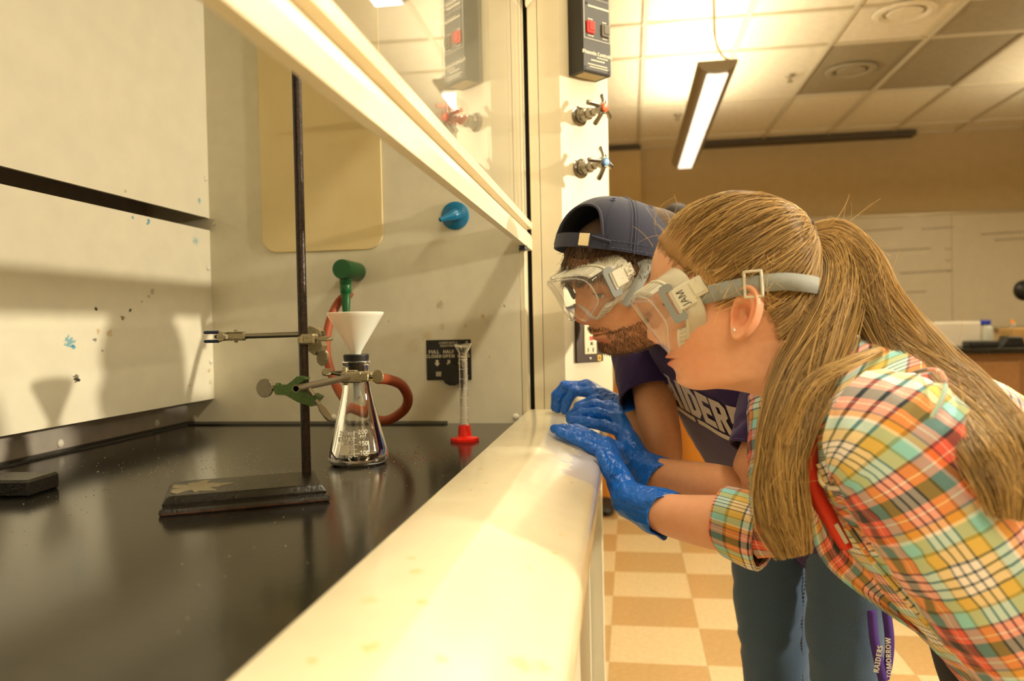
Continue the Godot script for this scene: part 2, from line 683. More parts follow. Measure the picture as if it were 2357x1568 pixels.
func room():
	structure(slab("wall_far", Vector3(-1.4, -0.1, FAR_Z), Vector3(7.2, 3.1, FAR_Z - 0.15), M.wall))
	structure(slab("wall_right", Vector3(7.0, -0.1, 3.2), Vector3(7.15, 3.1, FAR_Z), M.wall))
	structure(slab("wall_near", Vector3(-1.4, -0.1, 3.0), Vector3(7.2, 3.1, 3.15), M.wall))
	structure(slab("wall_left", Vector3(-1.25, -0.1, 3.2), Vector3(-1.4, 3.1, FAR_Z), M.wall))
	structure(slab("trim_1", Vector3(-1.25, 0, FAR_Z), Vector3(0.135, CEIL_Y - 0.03, FAR_Z + 0.12), grainy(rgb("c2aa7a"), rgb("c8b080"), 0.85, 0.9)), "shallow pier at the end of the far wall")
	structure(slab("trim_2", Vector3(-1.25, CEIL_Y - 0.05, FAR_Z + 0.12), Vector3(0.14, CEIL_Y - 0.012, FAR_Z + 0.17), M.trim_dark), "dark strip where the pier meets the ceiling")
	structure(slab("trim_3", Vector3(0.7, CEIL_Y - 0.055, FAR_Z), Vector3(2.72, CEIL_Y - 0.012, FAR_Z + 0.16), M.trim_dark), "dark linear slot along the top of the far wall")
	structure(slab("baseboard_far", Vector3(0.14, 0, FAR_Z), Vector3(7.0, 0.1, FAR_Z + 0.012), M.trim_dark))
	# ceiling: tiles in a metal grid
	var ceiling := structure(slab("ceiling", Vector3(-1.4, CEIL_Y + 0.02, 3.15), Vector3(7.15, CEIL_Y + 0.15, FAR_Z - 0.1), M.ceiling_tile))
	var gx := 0.12
	var rows := [-8.1, -7.74, -6.56, -5.38, -4.78, -3.6, -2.4, -1.2, 0.0, 1.2, 2.4, 3.05]
	var g := MB.new()
	for k in range(-3, 12):
		var x := gx + 0.6 * k
		if x < 7.0:
			g.box(Vector3(x, CEIL_Y - 0.004, -2.5), Vector3(0.024, 0.02, 11.2))
	for z in rows:
		g.box(Vector3(2.9, CEIL_Y - 0.003, z), Vector3(8.3, 0.018, 0.024))
	put("ceiling_grid", g, M.grid_metal, ceiling)
	for k in range(-3, 11):
		for r in rows.size() - 1:
			var x0 := gx + 0.6 * k
			var z0: float = rows[r]
			var z1: float = rows[r + 1]
			var dark: bool = (k == 2 and r == 2) or (k == 3 and (r == 2 or r == 3))
			var b := MB.new()
			b.box(Vector3(x0 + 0.3, CEIL_Y + 0.008 + rng.randf() * 0.002, (z0 + z1) / 2), Vector3(0.574, 0.016, z1 - z0 - 0.026), Basis(), 0.004)
			put("ceiling_tile", b, M.vent_tile if dark else M.ceiling_tile, ceiling)
	for d in [[Vector3(1.6, CEIL_Y - 0.008, -5.95), "round air vent in the dark ceiling tile", M.vent_tile], [Vector3(1.62, CEIL_Y - 0.008, -4.9), "round air vent in the pale ceiling tile at the top edge", M.ceiling_tile]]:
		var t := thing("ceiling_vent", d[1], "vent", d[0], "ceiling vents")
		var ring := MB.new()
		ring.lathe(PackedVector2Array([Vector2(0.175, 0.0), Vector2(0.17, -0.012), Vector2(0.14, -0.016), Vector2(0.12, -0.004), Vector2(0.115, 0.0)]), Transform3D(), 36)
		put("outer_ring", ring, d[2], t)
		var cone := MB.new()
		cone.lathe(PackedVector2Array([Vector2(0, -0.014), Vector2(0.095, -0.012), Vector2(0.1, -0.006), Vector2(0.095, 0.0)]), Transform3D(), 36)
		put("inner_cone", cone, d[2], t)
	for d in [[Vector3(1.19, CEIL_Y - 0.006, -6.0), "small brass sprinkler head on the ceiling between lamp and dark tiles"], [Vector3(0.44, CEIL_Y - 0.006, -6.9), "small sprinkler head on the ceiling near the far end of the lamp"]]:
		var t := thing("sprinkler_head", d[1], "sprinkler", d[0], "sprinklers")
		var b := MB.new()
		b.lathe(PackedVector2Array([Vector2(0.034, 0), Vector2(0.03, -0.008), Vector2(0.01, -0.012), Vector2(0.01, -0.035), Vector2(0.024, -0.038), Vector2(0.024, -0.042), Vector2(0, -0.044)]), Transform3D(), 16)
		put("body", b, M.cast, t)
	# floor: tiles laid in a chequer
	var floor_ := structure(slab("floor", Vector3(-1.4, -0.12, 3.15), Vector3(7.15, -0.004, FAR_Z - 0.1), M.floor_a))
	var shapes := []
	for k in 3:
		var b := MB.new()
		b.box(Vector3(0, -0.002, 0), Vector3(0.3045, 0.004, 0.3045), Basis(), 0.0006)
		shapes.append(b.mesh())
	for i in range(0, 12):
		for j in range(0, 25):
			var p := Vector3(-0.085 - 0.1525 + 0.305 * i - 0.305, 0, -0.5 - 0.305 * j)
			var o := put("floor_tile", shapes[(i * 7 + j * 3) % 3], M.floor_a if (i + j) % 2 else M.floor_b, floor_)
			o.position = p
			o.rotation.y = PI / 2 * ((i * 3 + j) % 4)


func far_wall_things():
	var t := thing("whiteboard", "wide whiteboard with faint writing on the tan far wall", "whiteboard", Vector3(3.35, 0, FAR_Z))
	var b := MB.new()
	b.box(Vector3(0, 1.52, 0.012), Vector3(3.44, 1.1, 0.02))
	put("board", b, M.board, t)
	for s in [[Vector3(0, 2.075, 0.016), Vector3(3.5, 0.03, 0.032)], [Vector3(0, 0.965, 0.03), Vector3(3.5, 0.03, 0.06)], [Vector3(-1.735, 1.52, 0.016), Vector3(0.03, 1.1, 0.032)], [Vector3(1.735, 1.52, 0.016), Vector3(0.03, 1.1, 0.032)]]:
		var f := MB.new()
		f.box(s[0], s[1], Basis(), 0.004)
		put("frame", f, M.board_frame, t)
	var seam := MB.new()
	seam.box(Vector3(-0.28, 1.52, 0.0225), Vector3(0.012, 1.09, 0.002))
	put("joint_strip", seam, M.board_frame, t)
	# lines of handwriting: wavy pen strokes
	var ink := MB.new()
	var lines := [[-1.2, 1.93, 0.5], [-0.55, 1.93, 0.3], [-0.02, 1.86, 0.4], [-1.25, 1.73, 0.25], [-0.9, 1.73, 0.45], [-1.3, 1.51, 0.3], [-0.75, 1.51, 0.5], [-1.1, 1.31, 0.6], [-0.34, 1.73, 0.08], [-0.34, 1.62, 0.06], [-0.34, 1.52, 0.06], [0.1, 1.8, 0.3]]
	for l in lines:
		var pts := PackedVector3Array()
		var n := int(l[2] / 0.012)
		for k in n:
			pts.append(Vector3(l[0] + k * 0.012, l[1] + sin(k * 2.1) * 0.012 * (0.6 + 0.4 * sin(k * 0.7)) + k * 0.0004, 0.0235))
		ink.tube(pts, 0.004, 4, false)
	stuff(put("handwriting", ink, M.ink, t))


# ---------------------------------------------------------------- fume hood
const YAW := 0.0085   # the front of the hood is this much out of line with its side walls


# a place on the front of the hood: x drifts a little along its length
func front(x: float, y: float, z: float) -> Vector3:
	return Vector3(x + YAW * (z - WALL_Z), y, z)


func extrude_front(poly: PackedVector2Array, z0: float, z1: float, steps := 1) -> MB:
	var b := MB.new()
	if Geometry2D.is_polygon_clockwise(poly):
		poly.reverse()
	var rows := []
	for k in steps + 1:
		var row := PackedVector3Array()
		for p in poly:
			row.append(front(p.x, p.y, lerpf(z0, z1, float(k) / steps)))
		rows.append(row)
	for k in steps:
		for j in poly.size():
			var j2 := (j + 1) % poly.size()
			var a: Vector3 = rows[k][j]
			var c: Vector3 = rows[k + 1][j2]
			b.flat(a, rows[k + 1][j], c)
			b.flat(a, c, rows[k][j2])
	var tri := Geometry2D.triangulate_polygon(poly)
	for k in range(0, tri.size(), 3):
		b.flat(rows[0][tri[k]], rows[0][tri[k + 1]], rows[0][tri[k + 2]])
		b.flat(rows[-1][tri[k]], rows[-1][tri[k + 2]], rows[-1][tri[k + 1]])
	return b


# a sheet standing along z at x, with its own 0 to 1 texture layout on the face towards +x
func stained_sheet(called: String, x: float, y0: float, y1: float, z0: float, z1: float, thick: float, material: Material, parent: Node3D):
	var b := MB.new()
	b.st.set_smooth_group(-1)
	var p := [Vector3(x, y0, z0), Vector3(x, y0, z1), Vector3(x, y1, z1), Vector3(x, y1, z0)]
	var uv := [Vector2(0, 1), Vector2(1, 1), Vector2(1, 0), Vector2(0, 0)]
	for k in [0, 1, 2, 0, 2, 3]:
		b.v(p[k], uv[k])
	var q := []
	for c in p:
		q.append(c - Vector3(thick, 0, 0))
	for e in [[0, 1], [1, 2], [2, 3], [3, 0]]:
		for k in [p[e[0]], q[e[0]], q[e[1]], p[e[0]], q[e[1]], p[e[1]]]:
			b.v(k, Vector2(0.02, 0.02))
	for k in [0, 2, 1, 0, 3, 2]:
		b.v(q[k], Vector2(0.02, 0.02))
	return put(called, b, material, parent)


func screw_cap(p: Vector3, n: Vector3, r: float, parent: Node3D):
	var b := MB.new()
	b.lathe(PackedVector2Array([Vector2(r, 0), Vector2(r * 0.97, r * 0.25), Vector2(r * 0.7, r * 0.55), Vector2(r * 0.3, r * 0.68), Vector2(0, r * 0.7)]), along(p, n), 16)
	put("screw_cap", b, M.cap, parent)


func fume_hood():
	var hood := thing("fume_hood", "large cream fume hood with white baffle panels, filling the left half", "fume hood")
	var blue := rgb("3c8fb5")
	var brown := rgb("6b5533")
	var ink := rgb("2a2620")
	var rust := rgb("b08a4e")
	# the two baffles, with a slot between them; sheets run from the far side wall past the camera
	var z1 := 0.3
	var base := rgb("e6e1cd")
	var up_spots := [[0.44 - 0.18, 0.58, 0.0022, blue, 0.8], [0.02, 0.96, 0.003, blue, 0.5], [0.15, 0.985, 0.002, brown, 0.3]]
	var low_spots := [
		[0.030, 0.075, 0.006, blue, 0.35], [0.115, 0.02, 0.003, blue, 0.9], [0.117, 0.035, 0.002, blue, 0.8], [0.14, 0.02, 0.0018, blue, 0.7],
		[0.232, 0.635, 0.0065, blue, 0.55], [0.228, 0.655, 0.003, blue, 0.9], [0.225, 0.8, 0.004, ink, 0.85], [0.222, 0.806, 0.0022, ink, 0.9],
		[0.16, 0.525, 0.003, brown, 0.9], [0.148, 0.487, 0.002, ink, 0.9], [0.197, 0.485, 0.0022, ink, 0.95], [0.18, 0.6, 0.004, rust, 0.5], [0.2, 0.63, 0.0025, ink, 0.5],
		[0.112, 0.385, 0.004, brown, 0.35], [0.118, 0.41, 0.003, brown, 0.4], [0.195, 0.59, 0.003, rust, 0.4], [0.13, 0.44, 0.002, brown, 0.3],
		[0.01, 0.83, 0.003, rust, 0.5], [0.008, 0.9, 0.003, rust, 0.4], [0.05, 0.9, 0.003, rust, 0.3], [0.19, 0.68, 0.0018, brown, 0.4]]
	var up_mat := textured(stained(1024, 512, base, up_spots, 21), 0.42, false)
	var low_mat := textured(stained(1280, 330, base, low_spots, 22), 0.42, false)
	put_sheet_label(stained_sheet("upper_baffle", -0.877, 1.3136, 2.12, WALL_Z, z1, 0.006, up_mat, hood), "white upper baffle panel with a few blue splashes")
	put_sheet_label(stained_sheet("lower_baffle", -0.877, 0.9312, 1.2878, WALL_Z, z1, 0.006, low_mat, hood), "white lower baffle panel with blue and brown splashes")
	var b := MB.new()
	b.box(Vector3(-1.03, 1.5, (WALL_Z + z1) / 2), Vector3(0.02, 1.3, z1 - WALL_Z))
	put("back_panel", b, M.skirt, hood)
	b = MB.new()
	b.box(Vector3(-0.944, 0.925, (WALL_Z + z1) / 2), Vector3(0.008, 0.095, z1 - WALL_Z))
	put("skirt", b, M.skirt, hood, "grey metal strip below the lower baffle")
	# far side wall: sheet with stains, cut back at the jamb
	var side_spots := [
		[0.76, 0.845, 0.012, rust, 0.22], [0.80, 0.83, 0.008, rust, 0.3], [0.905, 0.815, 0.005, rust, 0.5], [0.86, 0.83, 0.003, rust, 0.5], [0.62, 0.97, 0.004, rust, 0.3],
		[0.795, 0.795, 0.010, brown, 0.28], [0.72, 0.86, 0.02, rust, 0.14], [0.79, 0.9, 0.012, rust, 0.12], [0.92, 0.88, 0.003, rust, 0.4], [0.66, 0.82, 0.002, ink, 0.5], [0.96, 0.8, 0.003, ink, 0.4]]
	var side := textured(stained(900, 1280, rgb("dcd6bf"), side_spots, 23), 0.45, false)
	b = MB.new()
	b.st.set_smooth_group(-1)
	var sx0 := -1.02
	var sx1 := -0.2165
	var p := [Vector3(sx0, 0.86, WALL_Z), Vector3(sx1, 0.86, WALL_Z), Vector3(sx1, 2.12, WALL_Z), Vector3(sx0, 2.12, WALL_Z)]
	var uv := [Vector2(0, 1), Vector2(1, 1), Vector2(1, 0), Vector2(0, 0)]
	for k in [0, 2, 1, 0, 3, 2]:
		b.v(p[k], uv[k])
	for k in [[1, 2], [2, 3], [3, 0], [0, 1]]:
		var d := Vector3(0, 0, -0.025)
		for q in [p[k[0]], p[k[1]], p[k[1]] + d, p[k[0]], p[k[1]] + d, p[k[0]] + d]:
			b.v(q, Vector2(0.02, 0.02))
	for k in [0, 1, 2, 0, 2, 3]:
		b.v(p[k] - Vector3(0, 0, 0.025), Vector2(0.02, 0.02))
	put("side_panel", b, side, hood, "cream far side wall of the hood")
	# rounded access panel
	b = MB.new()
	b.prism(rounded(0.262, 0.665, 0.034, 7), 0.004, at(Vector3(-0.6265, 1.5677, WALL_Z)), 0.001)
	put("access_panel", b, M.access, hood, "tall yellowish access panel with rounded corners on the side wall")
	# jambs beside the sash track
	b = MB.new()
	b.box(Vector3(-0.2105, 1.5, WALL_Z - 0.028), Vector3(0.0105, 1.3, 0.05), Basis(), 0.001)
	put("sash_track", b, M.hood_frame, hood)
	b = MB.new()
	b.box(Vector3(-0.199, 1.5, -1.64), Vector3(0.02, 1.3, 0.02))
	put("track_groove", b, M.black_edge, hood)
	# front post: inner strip, then a corner post with a slanted front
	b = MB.new()
	b.box(Vector3(-0.1862, 1.06, -1.625), Vector3(0.0196, 2.12, 0.07), Basis(), 0.0012)
	put("post_strip", b, M.hood_frame, hood)
	var plan := PackedVector2Array([Vector2(-0.1752, 1.59), Vector2(-0.132, 1.59), Vector2(-0.0409, 1.6811), Vector2(-0.0409, 1.78), Vector2(-0.1752, 1.78)])
	b = MB.new()
	b.prism(plan, 1.36, Transform3D(Basis(Vector3.RIGHT, Vector3.FORWARD, Vector3.UP), Vector3(0, 0.84, 0)), 0.002)
	put("corner_post", b, M.hood_frame, hood, "slanted front post carrying the valves")
	# shell: roof, header over the sash, near side wall, base cabinet
	for s in [["roof_panel", Vector3(-0.62, 2.135, -0.62), Vector3(0.85, 0.03, 1.95)], ["header", Vector3(-0.155, 2.0, -0.65), Vector3(0.05, 0.42, 1.87)], ["near_side_panel", Vector3(-0.62, 1.5, 0.32), Vector3(0.85, 1.3, 0.03)], ["base_cabinet", Vector3(-0.55, 0.38, -0.7), Vector3(0.9, 0.76, 2.15)], ["outer_end_panel", Vector3(-0.66, 1.1, -1.79), Vector3(1.18, 2.2, 0.02)]]:
		b = MB.new()
		b.box(s[1], s[2], Basis(), 0.002)
		put(s[0], b, M.hood_paint, hood)
	for y in [1.3951, 1.2076, 1.0107]:
		screw_cap(Vector3(-0.877, y, -1.5375), Vector3.RIGHT, 0.0062, hood)
	for z in [-1.169, -1.437, -0.9, -0.6]:
		screw_cap(Vector3(-0.94, 0.8925, z), Vector3.RIGHT, 0.0072, hood)
	for x in [-0.229, -0.612, -0.925]:
		screw_cap(Vector3(x, 0.8895, WALL_Z), Vector3.BACK, 0.0068, hood)
	# black work surface with a cup sink along the far wall
	var top := thing("worktop", "glossy black worktop inside the fume hood with an oval sink along the far wall", "worktop")
	var c := CSGCombiner3D.new()
	var slab_ := CSGBox3D.new()
	slab_.size = Vector3(0.74, 0.04, 1.9)
	slab_.position = Vector3(-0.57, TOP_Y - 0.02, WALL_Z + 0.95)
	var cut := CSGPolygon3D.new()
	cut.polygon = rounded(0.37, 0.118, 0.05, 6)
	cut.depth = 0.2
	cut.operation = CSGShape3D.OPERATION_SUBTRACTION
	cut.transform = Transform3D(Basis(Vector3.RIGHT, Vector3.FORWARD, Vector3.UP), Vector3(-0.515, TOP_Y + 0.1 - 0.2, -1.378))
	cut.position.y = TOP_Y - 0.1
	c.add_child(slab_)
	c.add_child(cut)
	c.name = "slab"
	c.material_override = M.counter
	top.add_child(c)
	# sloped rim round the sink and its dark bowl
	b = MB.new()
	var rows := []
	for k in [[0.37, 0.118, 0.05, 0.0], [0.356, 0.104, 0.045, -0.006], [0.34, 0.09, 0.04, -0.03], [0.33, 0.08, 0.038, -0.09], [0.01, 0.01, 0.004, -0.1]]:
		var row := PackedVector3Array()
		for q in rounded(k[0], k[1], k[2], 6):
			row.append(Vector3(-0.515 + q.x, TOP_Y + k[3], -1.378 - q.y))
		rows.append(row)
	b.grid(rows, true, [], [], -1)
	put("sink_bowl", b, M.black_edge, top)
	# raised black edge along the back and the far wall
	b = MB.new()
	b.prism(PackedVector2Array([Vector2(0, 0), Vector2(0.018, 0), Vector2(0.016, 0.004), Vector2(0.008, 0.0065), Vector2(0, 0.007)]), 1.85, Transform3D(Basis(Vector3.RIGHT, Vector3.UP, Vector3.BACK), Vector3(-0.938, TOP_Y - 0.001, WALL_Z)))
	put("raised_edge", b, M.black_edge, top)
	b = MB.new()
	b.prism(PackedVector2Array([Vector2(0, 0), Vector2(0.03, 0), Vector2(0.028, 0.004), Vector2(0.014, 0.0055), Vector2(0, 0.006)]), 0.57, Transform3D(Basis(Vector3.BACK, Vector3.UP, Vector3.LEFT), Vector3(-0.37, TOP_Y - 0.001, WALL_Z)))
	put("raised_edge", b, M.black_edge, top)
	crumbs(top)
	front_sill()
	sash()


func put_sheet_label(o: Node3D, label: String):
	o.set_meta("label", label)


# loose grains on the worktop: pale dust, and red-brown bits between flask and cylinder
func crumbs(top: Node3D):
	var g := SphereMesh.new()
	g.radius = 0.0005
	g.height = 0.0007
	g.radial_segments = 6
	g.rings = 3
	for set_ in [["pale_dust", rgb("9c9276"), 520], ["red_brown_bits", rgb("8c3b1e"), 150]]:
		var mm := MultiMesh.new()
		mm.transform_format = MultiMesh.TRANSFORM_3D
		mm.mesh = g
		mm.instance_count = set_[2]
		for k in set_[2]:
			var p: Vector3
			if set_[0] == "pale_dust":
				p = Vector3(-0.55 + rng.randfn(0, 0.1), TOP_Y + 0.0003, -1.02 + rng.randfn(0, 0.12)) if k % 4 else Vector3(rng.randf_range(-0.9, -0.25), TOP_Y + 0.0003, rng.randf_range(-1.28, -0.35))
				if p.x > -0.23 or p.x < -0.9 or p.z < -1.28:
					p = Vector3(-0.6, TOP_Y + 0.0003, -1.1 + rng.randf() * 0.2)
			else:
				p = Vector3(-0.315 + rng.randfn(0, 0.03), TOP_Y + 0.0003, -1.15 + rng.randfn(0, 0.06))
			mm.set_instance_transform(k, Transform3D(Basis.from_scale(Vector3.ONE * rng.randf_range(0.5, 1.7)), p))
		var o := MultiMeshInstance3D.new()
		o.name = set_[0]
		o.multimesh = mm
		o.material_override = mat(set_[1], 0.9)
		top.add_child(o, true)
		stuff(o)


func front_sill():
	var t := thing("hood_sill", "cream painted sill with sloping front edge along the fume hood, stained and worn", "sill")
	var prof := [Vector2(-0.2082, 0.872), Vector2(-0.2082, 0.8982), Vector2(-0.2078, 0.8996), Vector2(-0.2064, 0.9), Vector2(-0.139, 0.9), Vector2(-0.1355, 0.8994), Vector2(-0.132, 0.898), Vector2(-0.062, 0.8725), Vector2(-0.0555, 0.8688), Vector2(-0.051, 0.863), Vector2(-0.0492, 0.856), Vector2(-0.0492, 0.849), Vector2(-0.055, 0.80), Vector2(-0.09, 0.80)]
	# texture layout: across the profile and along the sill
	var len_ := [0.0]
	for k in range(1, prof.size()):
		len_.append(len_[-1] + prof[k].distance_to(prof[k - 1]))
	var z0 := -1.59
	var z1 := 0.3
	var yellow := rgb("e3b55a")
	var brown := rgb("a5622c")
	var spots := []
	for s in [[-0.40, 0.085, 0.006, yellow, 0.5], [-0.47, 0.095, 0.005, yellow, 0.45], [-0.47, 0.06, 0.006, yellow, 0.3], [-0.53, 0.075, 0.006, yellow, 0.35], [-0.56, 0.062, 0.004, yellow, 0.35], [-0.38, 0.06, 0.004, yellow, 0.5], [-0.41, 0.123, 0.005, yellow, 0.35],
			[-0.44, 0.165, 0.009, yellow, 0.3], [-0.447, 0.178, 0.007, yellow, 0.26], [-0.66, 0.165, 0.003, yellow, 0.45], [-0.72, 0.165, 0.003, yellow, 0.4], [-0.6, 0.15, 0.004, yellow, 0.25], [-0.8, 0.06, 0.003, brown, 0.3], [-0.84, 0.07, 0.002, brown, 0.4],
			[-0.92, 0.05, 0.004, yellow, 0.4], [-0.98, 0.06, 0.003, yellow, 0.45], [-1.1, 0.055, 0.005, yellow, 0.25], [-1.22, 0.085, 0.0011, brown, 0.9], [-1.225, 0.09, 0.0009, brown, 0.8], [-1.34, 0.08, 0.001, brown, 0.7], [-0.95, 0.16, 0.003, brown, 0.35]]:
		spots.append([(s[0] - z0) / (z1 - z0), s[1] / len_[-1], s[2] / (z1 - z0), s[3], s[4]])
	var im := stained(1536, 256, rgb("e9dfc2"), spots, 31)
	# worn patch where the paint is rubbed off by hands, down to a pale grey-lilac undercoat
	var f := FastNoiseLite.new()
	f.seed = 4
	f.frequency = 0.03
	for x in 1536:
		for y in 256:
			var z := z0 + (z1 - z0) * x / 1536.0
			var s: float = len_[-1] * y / 256.0
			var edge := 0.148 + clampf((z + 1.0) * -0.0, 0, 1) + f.get_noise_2d(x, y) * 0.022 + maxf(0, absf(z + 1.16) - 0.16) * 0.5
			if s > edge and s < 0.23 and z < -0.985 and z > -1.4:
				im.set_pixel(x, y, rgb("cfc8c4"))
	var b := MB.new()
	var rows := []
	var uvs := []
	var sharp := []
	for k in prof.size():
		var row := PackedVector3Array()
		var uv := PackedVector2Array()
		for j in 2:
			var z := z1 if j == 0 else z0
			row.append(front(prof[k].x, prof[k].y, z))
			uv.append(Vector2(1.0 - j, len_[k] / len_[-1]))
		rows.append(row)
		uvs.append(uv)
		sharp.append(k == 0 or k == prof.size() - 2)
	b.grid(rows, false, uvs, sharp, 1)
	var m := textured(im, 0.2, false)
	m.clearcoat_enabled = true
	m.clearcoat = 0.3
	m.clearcoat_roughness = 0.08
	put("sill_sheet", b, m, t)


func sash():
	var t := thing("hood_sash", "sliding glass sash of the fume hood with cream bottom rail, drawn up", "sash")
	var z1 := 0.28
	var p := PackedVector2Array([Vector2(-0.2015, 1.222), Vector2(-0.1905, 1.222), Vector2(-0.1905, 1.2415), Vector2(-0.1928, 1.2525), Vector2(-0.2035, 1.2528), Vector2(-0.2035, 1.2645), Vector2(-0.1905, 1.2645), Vector2(-0.1905, 1.2772), Vector2(-0.2095, 1.2772), Vector2(-0.2095, 1.228)])
	put("bottom_rail", extrude_front(p, WALL_Z - 0.012, z1), M.rail, t)
	put("pane", extrude_front(PackedVector2Array([Vector2(-0.2065, 1.276), Vector2(-0.2025, 1.276), Vector2(-0.2025, 1.98), Vector2(-0.2065, 1.98)]), WALL_Z - 0.01, z1), M.sash_glass, t, "clear glass pane mirroring the control box")
	var b := MB.new()
	b.lathe(PackedVector2Array([Vector2(0, 0), Vector2(0.0075, 0), Vector2(0.0075, -0.002), Vector2(0.0068, -0.0025), Vector2(0.0068, -0.004), Vector2(0.0085, -0.0045), Vector2(0.0085, -0.0085), Vector2(0.0075, -0.0095), Vector2(0, -0.0095)]), Transform3D(Basis(), front(-0.1965, 1.2225, -1.46)), 20)
	put("rubber_bumper", b, M.black, t)
	b = MB.new()
	b.prism(PackedVector2Array([Vector2(-0.006, 0), Vector2(0.006, 0.012), Vector2(0.008, 0.12), Vector2(-0.008, 0.12)]), 0.02, at(Vector3(-0.19, 1.715, WALL_Z - 0.035)), 0.002)
	put("sash_stop", b, M.rail, t)


# ---------------------------------------------------------------- fittings on the hood
func on_post(s: float, y: float, out: float) -> Vector3:   # s metres across the slanted face, out metres in front of it
	return Vector3(-0.132 + s * 0.70711 + out * 0.70711, y, -1.59 - s * 0.70711 + out * 0.70711)


func nozzle(label: String, place: Vector3, tip: Vector3, material: Material):
	var t := thing("gas_nozzle", label, "nozzle", place, "serrated gas outlets on the hood side wall")
	var b := MB.new()
	b.lathe(PackedVector2Array([Vector2(0.0285, 0), Vector2(0.0285, 0.003), Vector2(0.027, 0.006), Vector2(0.02, 0.009), Vector2(0.0, 0.0095)]), along(Vector3.ZERO, Vector3.BACK), 36)
	put("flange", b, material, t)
	b = MB.new()
	b.lathe(PackedVector2Array([Vector2(0.0125, 0.006), Vector2(0.0125, 0.02), Vector2(0.0115, 0.022), Vector2(0.0, 0.022)]), along(Vector3(0.004, 0, 0), Vector3.BACK), 6)
	put("hex_nut", b, material, t)
	b = MB.new()
	var d := (tip - place - Vector3(0.004, 0, 0.018))
	var x := along(Vector3(0.004, 0, 0.018), d)
	var l := d.length()
	b.lathe(PackedVector2Array([Vector2(0, -0.011), Vector2(0.008, -0.008), Vector2(0.0112, 0.0), Vector2(0.0108, l * 0.2), Vector2(0.0086, l * 0.42), Vector2(0.0062, l * 0.72), Vector2(0.0042, l), Vector2(0.0026, l), Vector2(0.0024, l - 0.006), Vector2(0, l - 0.006)]), x, 20)
	put("spout", b, material, t)


func valve(label: String, s: float, y: float, cap_: Material, turn: float):
	var o := on_post(s, y, 0.0)
	var n := Vector3(0.70711, 0, 0.70711)
	var t := thing("gas_valve", label, "valve", o, "gas valves on the hood post")
	var x := along(Vector3.ZERO, n)
	var b := MB.new()
	b.lathe(PackedVector2Array([Vector2(0.0205, 0), Vector2(0.0205, 0.002), Vector2(0.0165, 0.0045), Vector2(0, 0.005)]), x, 32)
	put("wall_flange", b, M.chrome, t, "chrome flange")
	b = MB.new()
	b.lathe(PackedVector2Array([Vector2(0.0145, 0.004), Vector2(0.0145, 0.013), Vector2(0.0125, 0.015), Vector2(0.0125, 0.022), Vector2(0.0135, 0.023), Vector2(0.0135, 0.029), Vector2(0.0105, 0.031), Vector2(0.0098, 0.042), Vector2(0.007, 0.044), Vector2(0.0065, 0.068), Vector2(0, 0.068)]), x, 28)
	put("body", b, M.chrome, t)
	b = MB.new()
	b.lathe(PackedVector2Array([Vector2(0.0105, 0.06), Vector2(0.0118, 0.064), Vector2(0.0118, 0.073), Vector2(0.0095, 0.076), Vector2(0, 0.076)]), x, 24)
	for k in 4:
		var a := turn + TAU * k / 4
		var r := x.basis.x * cos(a) + x.basis.z * sin(a)
		b.tube(curve([n * 0.07 + r * 0.006, n * 0.069 + r * 0.014, n * 0.064 + r * 0.024, n * 0.057 + r * 0.033], 5), [0.0058, 0.0056, 0.0054, 0.0052, 0.005, 0.0049, 0.0048, 0.0047, 0.0047, 0.0047, 0.0048, 0.005, 0.0052, 0.0052, 0.0048, 0.0036], 10, true)
	put("cross_handle", b, M.chrome, t)
	b = MB.new()
	b.lathe(PackedVector2Array([Vector2(0.0085, 0.075), Vector2(0.0085, 0.078), Vector2(0.0075, 0.0795), Vector2(0.0055, 0.079), Vector2(0, 0.079)]), x, 24)
	put("colour_button", b, cap_, t)


